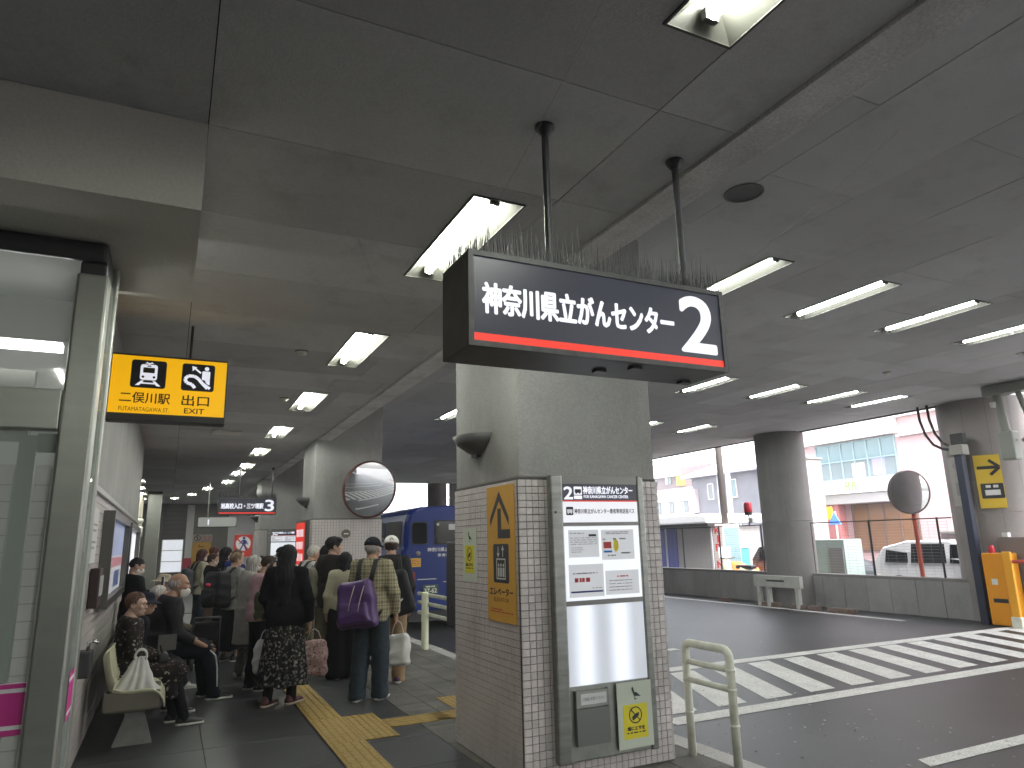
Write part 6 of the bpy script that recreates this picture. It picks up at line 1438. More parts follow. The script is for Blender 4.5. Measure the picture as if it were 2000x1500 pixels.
    def dress_lap(s, m, name='skirt', drop=.22):
        def f(P):
            d = np.full(len(P), 9.0, np.float32)
            for i in (0, 1): d = smin(d, rc(P, s.hip[i], s.knee[i] + np.array((0, .03, .01)), .105, .088), .07)
            mid = (s.knee[0] + s.knee[1]) / 2; lo_ = mid + np.array((0, .0, -drop))
            d = smin(d, rbx(P, (mid + lo_) / 2 + np.array((0, -.02, .02)), (.19, .065, drop * .62), .05), .06)
            return d - folds(P, s.seed, .010, 20)
        pts = np.array(s.hip + s.knee); return s.add(name, f, pts.min(0) - (.2, .2, .3), pts.max(0) + .2, m)
    def shoes(s, m, sole=None, high=.055, long=1.0):
        sole = sole or mat('sole_white', (.55, .54, .5), .6)
        for i in (0, 1):
            a = s.ank[i]; ang = (s.toe[i] if isinstance(s.toe, list) else 0); Rm = rotz(ang)
            def loc(P): return ((P - np.array((a[0], a[1], 0), np.float32)) @ Rm) / s.k
            def up(P):
                q = loc(P); d = smin(rc(q * (1, 1, 1.15), (0, -.045, .045), (0, .03, .05), .040, .042), rc(q * (1, 1, 1.3), (0, .03, .05), (0, .150 * long, .034), .043, .033), .03)
                d = smin(d, rc(q, (0, -.02, .06), (0, -.02, .06 + high * .4), .042, .040), .03); return smax(d, .014 - q[:, 2], .004) * s.k
            def so_(P):
                q = loc(P); fl = q.copy(); fl[:, 2] = 0; d = smin(rc(fl, (0, -.045, 0), (0, .03, 0), .042, .045), rc(fl, (0, .03, 0), (0, .152 * long, 0), .046, .037), .03)
                return smax(smax(d, q[:, 2] - .026, .004), .001 - q[:, 2], .003) * s.k
            lo = np.array((a[0] - .17, a[1] - .15, -.02)); hi = np.array((a[0] + .17, a[1] + .27, .16))
            o = s.add('shoe', up, lo, hi, m, .007 if s.near else .011)
            v, q = surf(so_, lo, hi, .007 if s.near else .011); mesh_from([(v, q)], 'sole', sole, o)
    def hair(s, m, style='short', brows=True):
        def f(P):
            Q = s.hl(P); x, y, z = Q[:, 0], Q[:, 1], Q[:, 2]; th = np.arctan2(x, y + .02)
            st = .0034 * np.sin(29 * th + 30 * z + 3 * np.sin(16 * z + 2 * th)) + .0026 * np.sin(53 * th - 40 * z + 2 * np.sin(9 * th)) + .004 * np.sin(7 * th + 25 * z + s.seed)
            face = rbx(Q, (0, .118, -.060), (.072, .090, .130), .04)
            if style == 'short': d = el(Q, (0, -.014, .034), (.083, .104, .094)); d = smax(d, -(z + .055 + .3 * np.maximum(y + .02, 0)), .015); d = smax(d, -face, .015)
            elif style == 'crop': d = el(Q, (0, -.013, .030), (.0785, .0985, .092)); d = smax(d, -(z + .04), .01); d = smax(d, -rbx(Q, (0, .115, -.06), (.07, .075, .112), .04), .012)
            elif style == 'balding': d = el(Q, (0, -.015, .016), (.0795, .0985, .080)); d = smax(d, -(z + .065), .01); d = smax(d, z - .052 + .0 * y, .02); d = smax(d, y - .025, .012)
            elif style == 'bob':
                d = smin(el(Q, (0, -.012, .034), (.087, .106, .096)), rc(Q * (1, 1, 1), (0, -.022, .01), (0, -.030, -.115), .094, .090), .03); d = smax(d, -(z + .165 + .01 * np.sin(20 * th)), .012); d = smax(d, -rbx(Q, (0, .115, -.10), (.064, .095, .142), .045), .015)
            elif style == 'mid':
                d = smin(el(Q, (0, -.012, .034), (.086, .106, .096)), rc(Q, (0, -.030, .0), (0, -.045, -.20), .090, .075), .03); d = smax(d, -rbx(Q, (0, .125, -.12), (.062, .095, .162), .045), .015)
            elif style == 'long':
                d = smin(el(Q, (0, -.012, .036), (.088, .108, .098)), rc(Q, (0, -.035, .0), (0, -.085, -.24), .094, .098), .04); Z = Q * np.array((1, 1.5, 1), np.float32)
                d = smin(d, rc(Z, (0, -.13, -.22), (0, -.155, -.50), .11, .075), .05); d = smax(d, -rbx(Q, (0, .135, -.12), (.060, .095, .162), .045), .015)
            elif style == 'cap': d = el(Q, (0, -.014, .012), (.080, .100, .080)); d = smax(d, -(z + .085), .01); d = smax(d, z - .03, .01); d = smax(d, y - .03, .012)
            elif style == 'young':
                d = smin(el(Q, (0, -.014, .040), (.087, .106, .094)), el(Q, (.015, .055, .085), (.060, .055, .032)), .02); d = smax(d, -(z + .06 + .35 * np.maximum(y, 0)), .015); d = smax(d, -rbx(Q, (0, .125, -.085), (.072, .075, .122), .04), .012)
            return (d - st * np.clip(1 - (y - .03) * 14, .15, 1)) * s.k
        lo = s.hc - (.2, .3, .62 if style == 'long' else .32); hi = s.hc + (.2, .2, .18); s.add('hair', f, lo, hi, m, .0065 if s.near else .0095)
        if brows: s.eyebrows(m)
    def cap(s, m, back=False, logo=None):
        def f(P):
            Q = s.hl(P); d = el(Q, (0, -.012, .040), (.090, .110, .092)); d = smax(d, .026 - Q[:, 2] - .10 * Q[:, 1], .006)
            b_ = el(Q, (0, .125, .034), (.068, .075, .010)); return smin(d, b_, .008) * s.k
        o = s.add('cap', f, s.hc - .24, s.hc + .24, m, .0065)
        if logo:
            F = MB(); F.tube([tuple(s.hw(p)) for p in ((-.022, -.121, .066), (0, -.117, .090), (.022, -.121, .066))], .004, 6); F.build('cap_mark', logo, o)
        return o
    def bucket(s, m):
        def f(P):
            Q = s.hl(P); d = rc(Q * np.array((1, .86, 1), np.float32), (0, -.01, .04), (0, -.01, .075), .088, .074); d = smax(d, Q[:, 2] - .128, .012); d = smax(d, .03 - Q[:, 2], .01)
            R_ = np.hypot(Q[:, 0], (Q[:, 1] + .008) * .87); br = np.maximum(np.abs(Q[:, 2] - .075 + .42 * R_) - .006, R_ - .142) * .8; br = np.maximum(br, .07 - R_); return smin(d, br, .012) * s.k
        return s.add('bucket_hat', f, s.hc - .22, s.hc + .22, m, .0065)
    def mask(s, m=None, low=0.0):
        def f(P):
            Q = s.hl(P); d = smin(el(Q, (0, .024, -.042 - low), (.0655, .078, .075)), el(Q, (0, .075, -.035 - low), (.034, .044, .034)), .03)
            d = smax(d, Q[:, 2] + .006 + low - .05 * (Q[:, 1] - .06), .006); d = smax(d, .018 - Q[:, 1], .006); return smax(d, -(Q[:, 2] + .112 + low), .006) * s.k
        s.add('face_mask', f, s.hc - .18, s.hc + .18, m or MASKM, .006)
        F = MB()
        for sx in (-1, 1): F.tube([tuple(s.hw(p)) for p in ((sx * .064, .025, -.02), (sx * .078, -.005, .012), (sx * .08, -.02, .0))], .0015, 5); F.tube([tuple(s.hw(p)) for p in ((sx * .06, .025, -.075), (sx * .078, -.012, -.03))], .0015, 5)
        F.build('ear_loop', m or MASKM, s.t)
    def glasses(s):
        F = MB()
        for sx in (-1, 1):
            F.tube([tuple(s.hw((sx * .032 + .023 * math.cos(a), .103 - .012 * abs(math.cos(a)) * (math.cos(a) * sx > 0), .004 + .018 * math.sin(a)))) for a in np.linspace(0, 2 * math.pi, 15)], .0016, 5)
            F.tube([tuple(s.hw(p)) for p in ((sx * .056, .092, .010), (sx * .076, .04, .012), (sx * .080, -.01, .004))], .0016, 5)
        F.tube([tuple(s.hw(p)) for p in ((-.01, .105, .008), (.01, .105, .008))], .0016, 5); F.build('glasses', mat('glasses_frame', (.05, .02, .015), .3), s.t, smooth=True)
    def W(s, p):
        """local point -> world"""
        c, n = math.cos(-R(s.hd)), math.sin(-R(s.hd)); return np.array((s.x + c * p[0] - n * p[1], s.y + n * p[0] + c * p[1], s.z + p[2]))
    def item(s, name, label, cat, group=None):
        """a carried thing: top level, in the carrier's own frame"""
        t = thing(name, label, cat, (s.x, s.y, s.z), group, -R(s.hd)); ORG[t.name] = (0, 0, 0); return t
def grow(t, name, f, lo, hi, m, h=.009): v, q = surf(f, lo, hi, h); return mesh_from([(v, q)], name, m, t)
def backpack(p, label, m, strap_m, size=(.155, .085, .215), zc=1.17, dx=0.0, pocket=True, zips=None, sag=.03, tilt=0.0):
    k = p.k; t = p.item('backpack', label, 'backpack', 'backpacks worn in the queue'); cy = p.chest[1] - .115 * p.w * k - size[1] - .035; c = np.array((dx, cy, zc * k + p.base[2]))
    def f(P):
        q = P - c.astype(np.float32); q = q @ np.array([[math.cos(tilt), 0, -math.sin(tilt)], [0, 1, 0], [math.sin(tilt), 0, math.cos(tilt)]], np.float32)
        z = np.clip(q[:, 2] / size[2], -1, 1); q2 = q.copy(); sc = 1 - .16 * np.maximum(z, 0) ** 2 + .10 * np.minimum(z, 0) * -1; q2[:, 0] /= sc; q2[:, 1] = q[:, 1] / (1 - .25 * z * .5)
        d = rbx(q2, (0, 0, 0), size, .07)
        if pocket: d = smin(d, rbx(q2, (0, -size[1] * .9, -size[2] * .36), (size[0] * .78, .045, size[2] * .44), .035), .02)
        return d * .85 - folds(P, p.seed, .012, 22)
    grow(t, 'bag', f, c - np.array(size) - .12, c + np.array(size) + .12, m, .009 if p.near else .013)
    S = MB()
    for sx in (-1, 1):
        pts = [(sx * .075 + dx * .5, cy + size[1] * .8, c[2] + size[2] * .8), (sx * .088, p.nb[1] - .085 * k, p.sh[0][2] + .065 * k), (sx * .098, p.nb[1] + .02, p.sh[0][2] + .078 * k), (sx * .11, p.nb[1] + .115 * k, p.sh[0][2] - .02), (sx * .125, p.chest[1] + .135 * p.w * k, p.chest[2] - .06), (sx * .165 * p.w, p.chest[1] + .06, p.waist[2] + .02), (sx * .12, cy + size[1] * .8, c[2] - size[2] * .7)]
        for o_ in (-.014, 0, .014): S.tube([(a + o_, b, z) for a, b, z in pts], .012, 6)
    S.build('strap', strap_m, t, smooth=True)
    if zips:
        Z = MB(); zx = size[0]
        for o_, sg in ((-.25, 1), (.28, 1)): Z.tube([(c[0] + (o_ - .35 * u + .35) * zx, cy - size[1] * (1.02 + .28 * math.sin(u * 3)) - .012, c[2] + size[2] * (.8 - 1.35 * u)) for u in np.linspace(0, 1, 9)], .0045, 5)
        Z.build('zip', zips, t)
    Hn = MB(); Hn.tube([(dx - .03, cy + .02, c[2] + size[2] * .92), (dx - .02, cy + .015, c[2] + size[2] + .035), (dx + .02, cy + .015, c[2] + size[2] + .035), (dx + .03, cy + .02, c[2] + size[2] * .92)], .008, 6); Hn.build('handle', strap_m, t, smooth=True)
    return t
def carrier(p, side, label, m, size=(.15, .07, .19), drop=.12, name='carrier_bag', cat='carrier bag', off=(0, 0, 0), puff=1.0, cord=None, handle=.12, seedo=0):
    """bag hanging from a hand; side 0 = left, 1 = right"""
    h_, dr = p.hands[side]; t = p.item(name, label, cat, 'bags carried in the queue'); top = np.array(h_) + np.array(off); c = top - np.array((0, 0, handle + size[2])); sd_ = p.seed + seedo
    def f(P):
        q = P - c.astype(np.float32); z = np.clip(q[:, 2] / size[2], -1, 1); q2 = q.copy(); s1 = 1 - .22 * np.maximum(z, 0) ** 1.5 * puff; q2[:, 0] /= s1; q2[:, 1] /= (1 - .55 * np.maximum(z, -.2) * puff) * .9
        return rbx(q2, (0, 0, 0), size, .045) * .75 - folds(P, sd_, .016, 26)
    grow(t, 'sack', f, c - np.array(size) - .1, c + np.array(size) + .1, m, .008 if p.near else .011)
    S = MB()
    for sx in (-1, 1): S.tube([(c[0] + sx * size[0] * .55, c[1] + .01 * sx, c[2] + size[2] * .85), (c[0] + sx * size[0] * .3, c[1], top[2] - .03), tuple(top)], .006, 6)
    S.build('handle', cord or m, t, smooth=True); return t

BLK = cloth('cloth_black', (.0055, .0055, .007), (.009, .009, .011)); NAVYC = cloth('cloth_navy_black', (.006, .007, .012), (.009, .010, .016)); CHAR = cloth('cloth_charcoal', (.026, .026, .028), (.019, .019, .021)); CREAM = cloth('cloth_cream', (.42, .40, .29), (.36, .34, .25)); KHAKI = cloth('cloth_khaki', (.36, .25, .14), (.30, .20, .11)); OLIVE = cloth('cloth_olive', (.14, .125, .09), (.11, .10, .07)); DENIM = cloth('cloth_denim', (.045, .060, .075), (.028, .038, .050), 14); LGREY = cloth('cloth_light_grey', (.33, .32, .28), (.27, .26, .23), 12); PINKC = cloth('cloth_pink', (.45, .29, .31), (.38, .23, .25), 16); WHITEC = cloth('cloth_white', (.48, .47, .44), (.4, .39, .37)); BLUEC = cloth('cloth_blue', (.025, .035, .17), (.018, .025, .12)); BEIGE = cloth('cloth_beige', (.32, .29, .22), (.26, .23, .17)); PURPLE = mat('nylon_purple', (.075, .03, .14), .42, col2=(.055, .022, .105), scale=7, bump=.2, bscale=20)
DKNYL = mat('nylon_black', (.007, .007, .009), .6, col2=(.011, .011, .013), scale=6, spec=.25); OLNYL = mat('nylon_olive', (.19, .18, .125), .6, col2=(.15, .14, .10), scale=6); STRAPB = mat('strap_black', (.015, .015, .016), .6)
PLASTIC = mat('white_plastic_bag', (.56, .56, .53), .38, col2=(.48, .48, .46), scale=8, spec=.5)
SHB = mat('shoe_black', (.014, .014, .015), .5); SHR = mat('shoe_maroon', (.085, .012, .016), .5); SHW = mat('shoe_white', (.5, .49, .47), .5); SHBR = mat('shoe_brown', (.06, .035, .022), .5)
def hd(x, y): return math.degrees(math.atan2(x, y))

# -- the man in the plaid shirt with the purple backpack
p = Person('older man in plaid shirt, jeans and dark cap wearing a purple backpack', 2.03, 7.72, 38, 1.67, wide=1.04, head=(8, -4), arms=(((-.25, .02, 1.10), (-.20, .14, .90)), ((.255, .0, 1.10), (.245, .09, .87))), feet=((-.11, -.05), (.10, .06)), skin_m=SKIN2)
p.top(plaid('plaid_shirt', (.36, .33, .215), (.145, .125, .082), (.05, .04, .03)), hem=.80, ease=.03, slv_r=(.072, .066, .056), name='shirt'); p.trousers(DENIM, r=(.112, .096, .092), amp=.009); p.shoes(SHB); p.hair(HG, 'cap', False); p.cap(cloth('cap_navy', (.012, .013, .02)), logo=mat('cap_stitch', (.06, .06, .07), .6))
backpack(p, 'purple nylon backpack with pale zips on the man in plaid', PURPLE, STRAPB, size=(.20, .105, .245), zc=1.00, dx=-.05, zips=mat('zip_cream', (.5, .42, .34), .6), tilt=.12)
carrier(p, 1, 'white plastic bag hanging from the hand of the man in plaid', PLASTIC, size=(.125, .10, .165), handle=.13, off=(.02, .05, 0), puff=.5)
# -- the man in the white cap
p = Person('man in white cap, dark jacket and khaki trousers seen from behind', 2.46, 8.48, 20, 1.69, wide=1.05, feet=((-.10, -.03), (.10, .03)), head=(-4, -6))
p.top(CHAR, hem=.84, ease=.028, slv_r=(.072, .062, .05)); p.trousers(KHAKI, r=(.112, .092, .078)); p.shoes(mat('shoe_purple', (.09, .03, .09), .5)); p.hair(HDB, 'cap', False); p.cap(cloth('cap_white', (.82, .80, .76), (.74, .72, .68)), logo=BLACK)
t = p.item('sling_bag', 'big black sling bag on the back of the man in the white cap', 'sling bag', 'bags carried in the queue')
c = np.array((.09, -.215, 1.02)); grow(t, 'bag', lambda P: rbx(P @ np.array([[.96, 0, -.28], [0, 1, 0], [.28, 0, .96]], np.float32), np.array([[.96, 0, -.28], [0, 1, 0], [.28, 0, .96]]).T @ c, (.17, .085, .26), .07) - folds(P, 1.2, .006, 20), c - .42, c + .42, DKNYL)
S = MB(); [S.tube([(.12 + o_, -.17, 1.22), (.10 + o_, -.11, 1.42), (.085 + o_, -.01, 1.47), (.0 + o_, .14, 1.30), (-.17 + o_, .12, 1.08), (-.18 + o_, -.08, .98), (-.05, -.19, .86)], .012, 6) for o_ in (-.016, 0, .016)]; S.build('strap', STRAPB, t, smooth=True)
S = MB(); S.tube([(.05, -.305, 1.13), (.055, -.31, 1.09)], .012, 8); S.build('charm', PAPER, t); S = MB(); S.tube([(.12, -.305, .93), (.16, -.30, .965)], .010, 6); S.build('zip_puller', PAPER, t)
# -- the woman in the cream sweater
p = Person('woman with black bob in cream sweater and long black skirt', 2.04, 9.1, 8, 1.50, head=(6, -6), feet=((-.08, -.02), (.09, .01)), arms=(None, ((.22, .06, 1.12), (.10, .24, 1.08))))
p.top(CREAM, hem=.90, ease=.022, slv_r=(.066, .060, .046), name='sweater'); p.trousers(BLK, r=(.125, .14, .15), amp=.008, name='wide_trousers'); p.shoes(SHW); p.hair(HB, 'bob', False)
# -- the young man looking to the road
p = Person('young man in dark jacket turning his face towards the bus', 2.00, 9.62, 52, 1.70, wide=1.02, head=(42, 0), feet=((-.10, -.04), (.09, .04)))
p.top(cloth('cloth_dark_brown', (.020, .017, .016)), hem=.80, ease=.03, slv_r=(.072, .066, .054)); p.trousers(OLIVE, r=(.118, .104, .09)); p.shoes(SHBR, mat('sole_dark', (.05, .045, .04), .7)); p.hair(HB, 'young')
# -- grey top and olive backpack, arm raised
p = Person('person in pale grey top with olive backpack beside the young man', 1.985, 9.95, 62, 1.60, head=(10, -4), arms=(None, ((.24, .17, 1.26), (.16, .34, 1.38))))
p.top(LGREY, hem=.84, ease=.024, name='shirt'); p.trousers(cloth('cloth_taupe', (.16, .135, .11)), r=(.105, .088, .08)); p.shoes(SHW); p.hair(HB, 'bob')
backpack(p, 'round olive grey backpack behind the young man in dark jacket', OLNYL, STRAPB, size=(.15, .10, .20), zc=1.16)
# -- elder with white hair
p = Person('white haired elder in pale shirt standing before the red banner', 1.87, 10.75, 70, 1.61, head=(18, -2), skin_m=SKIN2, hunch=.12, near=True)
p.top(WHITEC, hem=.85, ease=.02, name='shirt'); p.trousers(OLIVE); p.shoes(SHB); p.hair(HW, 'short')
backpack(p, 'small black backpack on the white haired elder', DKNYL, STRAPB, size=(.13, .08, .18), zc=1.16)
# -- the woman in black with the floral skirt
p = Person('woman with long black hair, black top and patterned long skirt', 1.17, 7.98, 26, 1.605, wide=1.02, head=(-6, -3), feet=((-.13, -.05), (.10, .06)), arms=(((-.24, .02, 1.11), (-.19, .12, .90)), ((.245, .0, 1.10), (.25, .09, .85))))
p.toe = [-.35, -.45]
p.top(BLK, hem=.80, ease=.032, slv_r=(.074, .068, .058), name='cardigan', amp=.008); p.skirt(floral('print_dark_floral', (.010, .010, .010), [(.22, .21, .19), (.10, .10, .09), (.16, .14, .13), (.06, .06, .055)], 30, .42), hem=.20, flare=(.275, .25), pleats=17); p.trousers(BLK, r=(.085, .062, .052), name='tights', amp=.002); p.shoes(SHR, mat('sole_cream', (.5, .43, .33), .6)); p.hair(HB, 'long', False)
carrier(p, 1, 'pink gathered tote bag held by the woman in the patterned skirt', floral('print_pink_tote', (.36, .24, .23), [(.55, .46, .42), (.16, .07, .08), (.48, .36, .32), (.20, .10, .10)], 36, .42), size=(.15, .085, .175), handle=.11, name='tote_bag', cat='tote bag', cord=mat('cord_pale', (.42, .38, .34), .7), off=(.06, .03, 0), puff=.8)
carrier(p, 0, 'white plastic shopping bag hanging below the camouflage bag beside the patterned skirt', PLASTIC, size=(.10, .135, .165), handle=.10, off=(-.13, .06, -.06), seedo=2)
t = p.item('camo_shoulder_bag', 'camouflage green shoulder bag with a strap in front of the pink cardigan', 'shoulder bag', 'bags carried in the queue'); c = np.array((-.285, .10, .98))
CAMO = floral('print_camo', (.05, .055, .03), [(.12, .12, .04), (.26, .21, .10), (.03, .035, .02), (.18, .10, .07)], 15, .5)
grow(t, 'bag', lambda P: rbx(P, c, (.06, .125, .155), .05) - folds(P, 2.0, .008, 22), c - .3, c + .3, CAMO)
S = MB(); [S.tube([(-.29, .22 + o_, 1.10), (-.20, .09 + o_, 1.35), (-.165, .0 + o_, 1.425), (-.20, -.06 + o_, 1.34), (-.29, .02 + o_, 1.10)], .009, 6) for o_ in (-.01, .01)]; S.build('strap', STRAPB, t, smooth=True)
# -- the woman in the pink cardigan
p = Person('woman in pink cardigan and black trousers looking down at her hands', 1.02, 8.92, 78, 1.50, head=(12, -26), hunch=.10, arms=(((-.21, .06, 1.12), (-.08, .26, 1.10)), ((.21, .06, 1.12), (.07, .28, 1.12))))
p.top(PINKC, hem=.86, ease=.03, slv_r=(.074, .070, .054), amp=.011, name='cardigan'); p.trousers(BLK, r=(.10, .082, .07)); p.shoes(SHB); p.hair(HDB, 'short'); p.glasses()
# -- grey haired woman in the long pale coat
p = Person('grey haired woman in long pale coat and white mask', .98, 9.78, 76, 1.50, head=(14, -2), hunch=.06)
p.top(LGREY, hem=.47, ease=.035, flare=.16, slv_r=(.072, .066, .058), name='coat', amp=.008); p.trousers(cloth('cloth_grey_print', (.15, .145, .14), (.06, .06, .06), 40), r=(.085, .07, .062)); p.shoes(SHW); p.hair(HG, 'bob'); p.mask(); p.glasses()
t = p.item('handbag', 'dark brown handbag held low by the woman in the pale coat', 'handbag', 'bags carried in the queue'); c = np.array((.24, .12, .56)); grow(t, 'bag', lambda P: rbx(P, c, (.08, .16, .11), .04) - folds(P, 3, .006, 20), c - .25, c + .25, mat('bag_brown', (.035, .022, .016), .5))
S = MB(); S.tube([(.24, .03, .64), (.24, .09, .80), (.24, .15, .80), (.24, .21, .64)], .008, 6); S.build('handle', STRAPB, t, smooth=True)
# -- the backpacker with light brown hair
p = Person('person with light brown hair and large black backpack with red charm', .92, 11.3, 60, 1.52, head=(4, -4), wide=1.04)
p.top(cloth('cloth_grey_mix', (.20, .20, .19), (.30, .30, .28), 22), hem=.80, ease=.03); p.skirt(BLK, hem=.16, flare=(.20, .18)); p.shoes(SHB); p.hair(HLB, 'short', False)
bk_ = backpack(p, 'large black backpack with a red charm in the middle of the queue', DKNYL, STRAPB, size=(.185, .13, .25), zc=1.13)
S = MB(); [S.tube([(.05 + .03 * i, -.46, 1.10), (.055 + .03 * i, -.475, 1.055)], [.022, .026], 8) for i in range(2)]; S.build('red_charm', mat('charm_red', (.5, .02, .05), .5), bk_, smooth=True)
p = Person('person in bright blue hooded jacket partly hidden in the queue', 1.02, 12.35, 66, 1.56, head=(6, -4), near=False)
p.top(BLUEC, hem=.80, ease=.035); p.trousers(BLK); p.shoes(SHB); p.hair(HBR, 'short', False)
def hood(P): return smax(el(P, p.nb + np.array((0, -.07, .0)), (.13, .09, .085)), -el(P, p.nb + np.array((0, .03, .06)), (.075, .09, .09)), .02)
p.add('hood', hood, p.nb - .24, p.nb + .24, BLUEC)
p = Person('woman with black hair over her cheek and a white mask, in black', .90, 13.0, 74, 1.60, head=(16, -2), near=False)
p.top(BLK, hem=.78, ease=.025); p.skirt(BLK, hem=.14, flare=(.21, .19)); p.shoes(SHB); p.hair(HB, 'mid'); p.mask()
p = Person('short haired person in black jacket with white collar and mask', .72, 13.4, 80, 1.50, head=(14, -4), near=False)
p.top(BLK, hem=.78, ease=.03); p.trousers(cloth('cloth_camel', (.22, .15, .10)), r=(.085, .07, .06)); p.shoes(SHW); p.hair(HDB, 'short'); p.mask()
def collar(P): d = np.abs(rc(P, p.nb - np.array((0, 0, .03)), p.nb + np.array((0, .0, .02)), .075, .068)) - .008; return smax(smax(d, P[:, 2] - p.nb[2] - .015, .004), p.nb[2] - .05 - P[:, 2], .004)
p.add('white_collar', collar, p.nb - .13, p.nb + .13, WHITEC)
p = Person('tall person with reddish brown hair seen from behind near the front', .78, 14.3, 40, 1.62, head=(0, 0), near=False)
p.top(NAVYC, hem=.80, ease=.03); p.trousers(BLK); p.shoes(SHB); p.hair(hairm('hair_auburn', (.06, .022, .018)), 'short', False)
p = Person('first woman of the queue with long reddish hair and beige top', .58, 14.2, 72, 1.575, head=(14, -2), near=False)
p.top(CREAM, hem=.84, ease=.025, name='sweater'); p.trousers(DENIM, r=(.10, .085, .08)); p.shoes(SHW); p.hair(hairm('hair_chestnut', (.05, .018, .016)), 'mid'); p.mask()
backpack(p, 'dark backpack on the first woman of the queue', mat('nylon_slate', (.04, .045, .055), .6), STRAPB, size=(.15, .10, .2), zc=1.12)
p = Person('person in dark cap half hidden behind the long haired woman', 1.62, 11.6, 70, 1.585, head=(6, 0), near=False)
p.top(CHAR, hem=.80, ease=.03); p.trousers(BLK); p.shoes(SHB); p.hair(HDB, 'cap', False); p.cap(cloth('cap_black', (.012, .012, .014)))
p = Person('dark haired woman half hidden behind the pale coat', 1.28, 11.45, 72, 1.46, head=(6, -2), near=False)
p.top(BLK, hem=.80, ease=.025); p.trousers(BLK); p.shoes(SHB); p.hair(HB, 'mid'); p.mask()
p = Person('white haired person in a pale sun hat at the back of the crowd', 1.68, 12.2, 60, 1.54, head=(0, 0), near=False)
p.top(BEIGE, hem=.80, ease=.03); p.trousers(OLIVE); p.shoes(SHB); p.hair(HW, 'cap', False); p.bucket(cloth('hat_pale', (.42, .41, .36)))

# -- seated by the wall
SG = 'people sitting by the wall'
p = Person('older woman in dark floral dress and glasses sitting on a cream seat', -.27, 7.66, 86, 1.54, sit=(.40, .40), head=(24, -3), hunch=.05, group=SG, skin_m=SKIN3, arms=(((-.20, .05, 1.13), (-.06, .28, 1.04)), ((.20, .05, 1.13), (.02, .28, 1.03))), feet=((-.08, .44), (.10, .52)))
FLD = floral('print_floral_dress', (.016, .013, .012), [(.28, .24, .22), (.10, .05, .05), (.20, .15, .14), (.06, .05, .045)], 27)
p.top(FLD, hem=.86, ease=.024, slv_r=(.07, .064, .05), name='blouse'); p.dress_lap(FLD); p.trousers(BLK, r=(.085, .064, .052), name='tights', amp=.002); p.shoes(SHB); p.hair(HBR, 'short'); p.glasses()
t = p.item('leather_handbag', 'dark handbag on the lap of the seated woman', 'handbag', 'bags of the seated people'); c = np.array((.02, .30, .60)); grow(t, 'bag', lambda P: rbx(P, c, (.12, .05, .05), .03) - folds(P, 3, .005, 20), c - .22, c + .22, mat('bag_black_leather', (.02, .018, .018), .4))
S = MB(); S.tube([(-.06, .29, .65), (-.03, .28, .71), (.07, .28, .71), (.10, .29, .65)], .007, 6); S.build('handle', STRAPB, t, smooth=True)
t = thing('plastic_bag', 'white plastic bag with knotted handles sitting on the first cream seat', 'plastic bag', (-.16, 7.1, .40)); ORG[t.name] = (-.16, 7.1, .40)
def pb(P):
    q = P.copy(); z = np.clip((q[:, 2] - .03) / .26, 0, 1); s_ = 1 - .72 * z ** .9; q[:, 0] = (q[:, 0] - .02 * z) / s_; q[:, 1] = q[:, 1] / np.maximum(s_, .35)
    d = rbx(q, (0, 0, .14), (.165, .11, .15), .05) * .55; d = smin(d, rbx(P, (.115, 0, -.0), (.075, .10, .025), .02), .04); th = np.arctan2(P[:, 0], P[:, 1]); return d - .006 * np.sin(9 * th + 20 * P[:, 2]) - folds(P, 1.3, .006, 30)
v, q = surf(pb, (-.26, -.22, -.06), (.26, .22, .36), .007); mesh_from([(v, q)], 'sack', PLASTIC, t)
for dy in (-.03, .03):
    m = MB(); m.tube([(-.16 + .0 + .022 + .045 * math.cos(a), 7.1 + dy, .40 + .30 + .055 * math.sin(a)) for a in np.linspace(-.5, math.pi + .5, 12)], .009, 7); m.build('handle', PLASTIC, t, smooth=True)
p = Person('person in dark bucket hat and black coat sitting second along the wall', -.27, 8.16, 80, 1.50, sit=(.40, .40), head=(6, -8), hunch=.16, group=SG)
p.top(NAVYC, hem=.80, ease=.04, name='coat'); p.trousers(BLK); p.shoes(SHB); p.hair(HDB, 'cap', False); p.bucket(cloth('hat_navy', (.016, .018, .032)))
t = p.item('paper_folder', 'open pale folder held over the lap beside the bucket hat', 'folder', 'bags of the seated people'); m = MB(); m.box(-.02, .26, .60, .0, .42, .74); m.build('sheet', PAPER, t); m = MB(); m.box(.001, .255, .595, .012, .425, .745); m.build('cover', mat('folder_grey', (.09, .085, .075), .6), t)
p = Person('grey haired man in dark jacket leaning forward with his mask under the chin', .03, 8.72, 84, 1.74, sit=(.45, .40), head=(8, -2), hunch=.13, wide=1.12, group=SG, skin_m=SKIN2, arms=(((-.24, .10, 1.10), (-.16, .36, .94)), ((.25, .10, 1.08), (.18, .38, .92))), feet=((-.10, .46), (.14, .52)))
p.top(CHAR, hem=.84, ease=.032, sleeve=.78, slv_r=(.075, .066, .056)); p.trousers(NAVYC, r=(.105, .085, .07)); p.shoes(SHB); p.hair(HG, 'balding'); p.mask(low=.035)
S = MB(); S.tube([(.235, .44, .52), (.215, .50, .46), (.205, .525, .34), (.20, .54, .14)], .008, 6); S.build('trouser_stripe', PAPER, p.t)
p = Person('person in dark clothes sitting farther along the wall', -.2, 9.5, 84, 1.52, sit=(.40, .40), head=(0, -4), hunch=.2, group=SG, near=False)
p.top(BLK, hem=.82, ease=.03); p.trousers(CHAR); p.shoes(SHW); p.hair(HW, 'short')
p = Person('person in beige jacket and pale hat sitting at the end of the seats', -.10, 11.1, 70, 1.62, sit=(.42, .42), head=(10, -6), hunch=.12, group=SG, near=False)
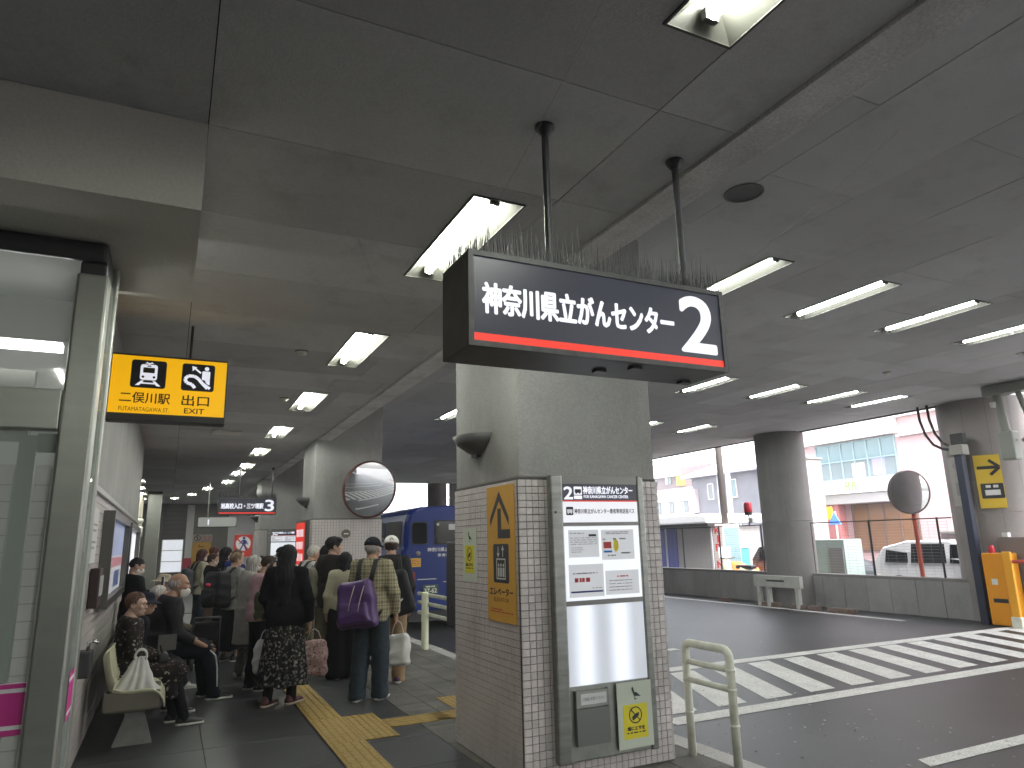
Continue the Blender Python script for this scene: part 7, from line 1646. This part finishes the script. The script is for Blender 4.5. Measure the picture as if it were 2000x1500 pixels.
p.top(BEIGE, hem=.80, ease=.035); p.trousers(OLIVE); p.shoes(SHB); p.hair(HG, 'cap', False); p.bucket(cloth('hat_straw', (.40, .34, .24)))
p = Person('woman in black with tied hair and mask reading her phone by the wall', -.34, 10.15, 70, 1.50, head=(14, -22), near=False, group=SG, arms=(((-.20, .08, 1.12), (-.06, .26, 1.22)), ((.20, .10, 1.14), (.05, .28, 1.26))))
p.top(BLK, hem=.80, ease=.03, name='coat'); p.trousers(BLK); p.shoes(SHB); p.hair(HB, 'crop'); p.mask()
p.add('collar_scarf', lambda P: smax(np.abs(rc(P, p.nb - np.array((0, 0, .02)), p.nb + np.array((0, .01, .02)), .08, .07)) - .012, P[:, 2] - p.nb[2] - .03, .01), p.nb - .14, p.nb + .14, LGREY)
t = p.item('phone', 'pale phone held by the woman standing in black', 'phone'); m = MB(); m.bbox(-.04, .33, 1.12, .04, .342, 1.25, .004); m.build('case', PAPER, t); m = MB(); m.box(-.035, .3275, 1.125, .035, .3295, 1.245); m.build('screen', INK, t)
t = thing('walking_frame', 'dark folded walking frame with wheels beside the seated man', 'walking frame', (.55, 10.9, 0))
m = MB()
for x in (.40, .72): m.tube([(x, 10.7, .08), (x, 10.85, .5), (x, 10.75, .66)], .016, 8); m.tube([(x, 11.1, .08), (x, 10.9, .55)], .016, 8)
m.tube([(.40, 10.75, .66), (.72, 10.75, .66)], .02, 8); m.tube([(.40, 10.88, .52), (.72, 10.88, .52)], .014, 8); m.build('frame', DKGREY, t, smooth=True)
m = MB(); m.bbox(.41, 10.80, .36, .71, 11.0, .60, .03); m.build('bag', DKNYL, t)
for x in (.40, .72):
    for y in (10.7, 11.1):
        m = MB(); m.tube([(x - .015, y, .08), (x + .015, y, .08)], .08, 16); m.build('wheel', RUBBER, t)

# ------------------------------------------------------------------ thin volume added over everything to imitate the lens veil
m = MB(); m.box(-62, -62, -1.2, 165, 165, 15.5); hz = m.build('veil_haze', [])
hm = bpy.data.materials.new('veil_haze_volume'); hm.use_nodes = True; n = hm.node_tree; n.nodes.clear()
vo = n.nodes.new('ShaderNodeVolumePrincipled'); ou = n.nodes.new('ShaderNodeOutputMaterial'); vo.inputs['Color'].default_value = (.9, .92, .95, 1); vo.inputs['Density'].default_value = .0022
n.links.new(vo.outputs[0], ou.inputs['Volume']); hz.data.materials.append(hm); stuff(hz)
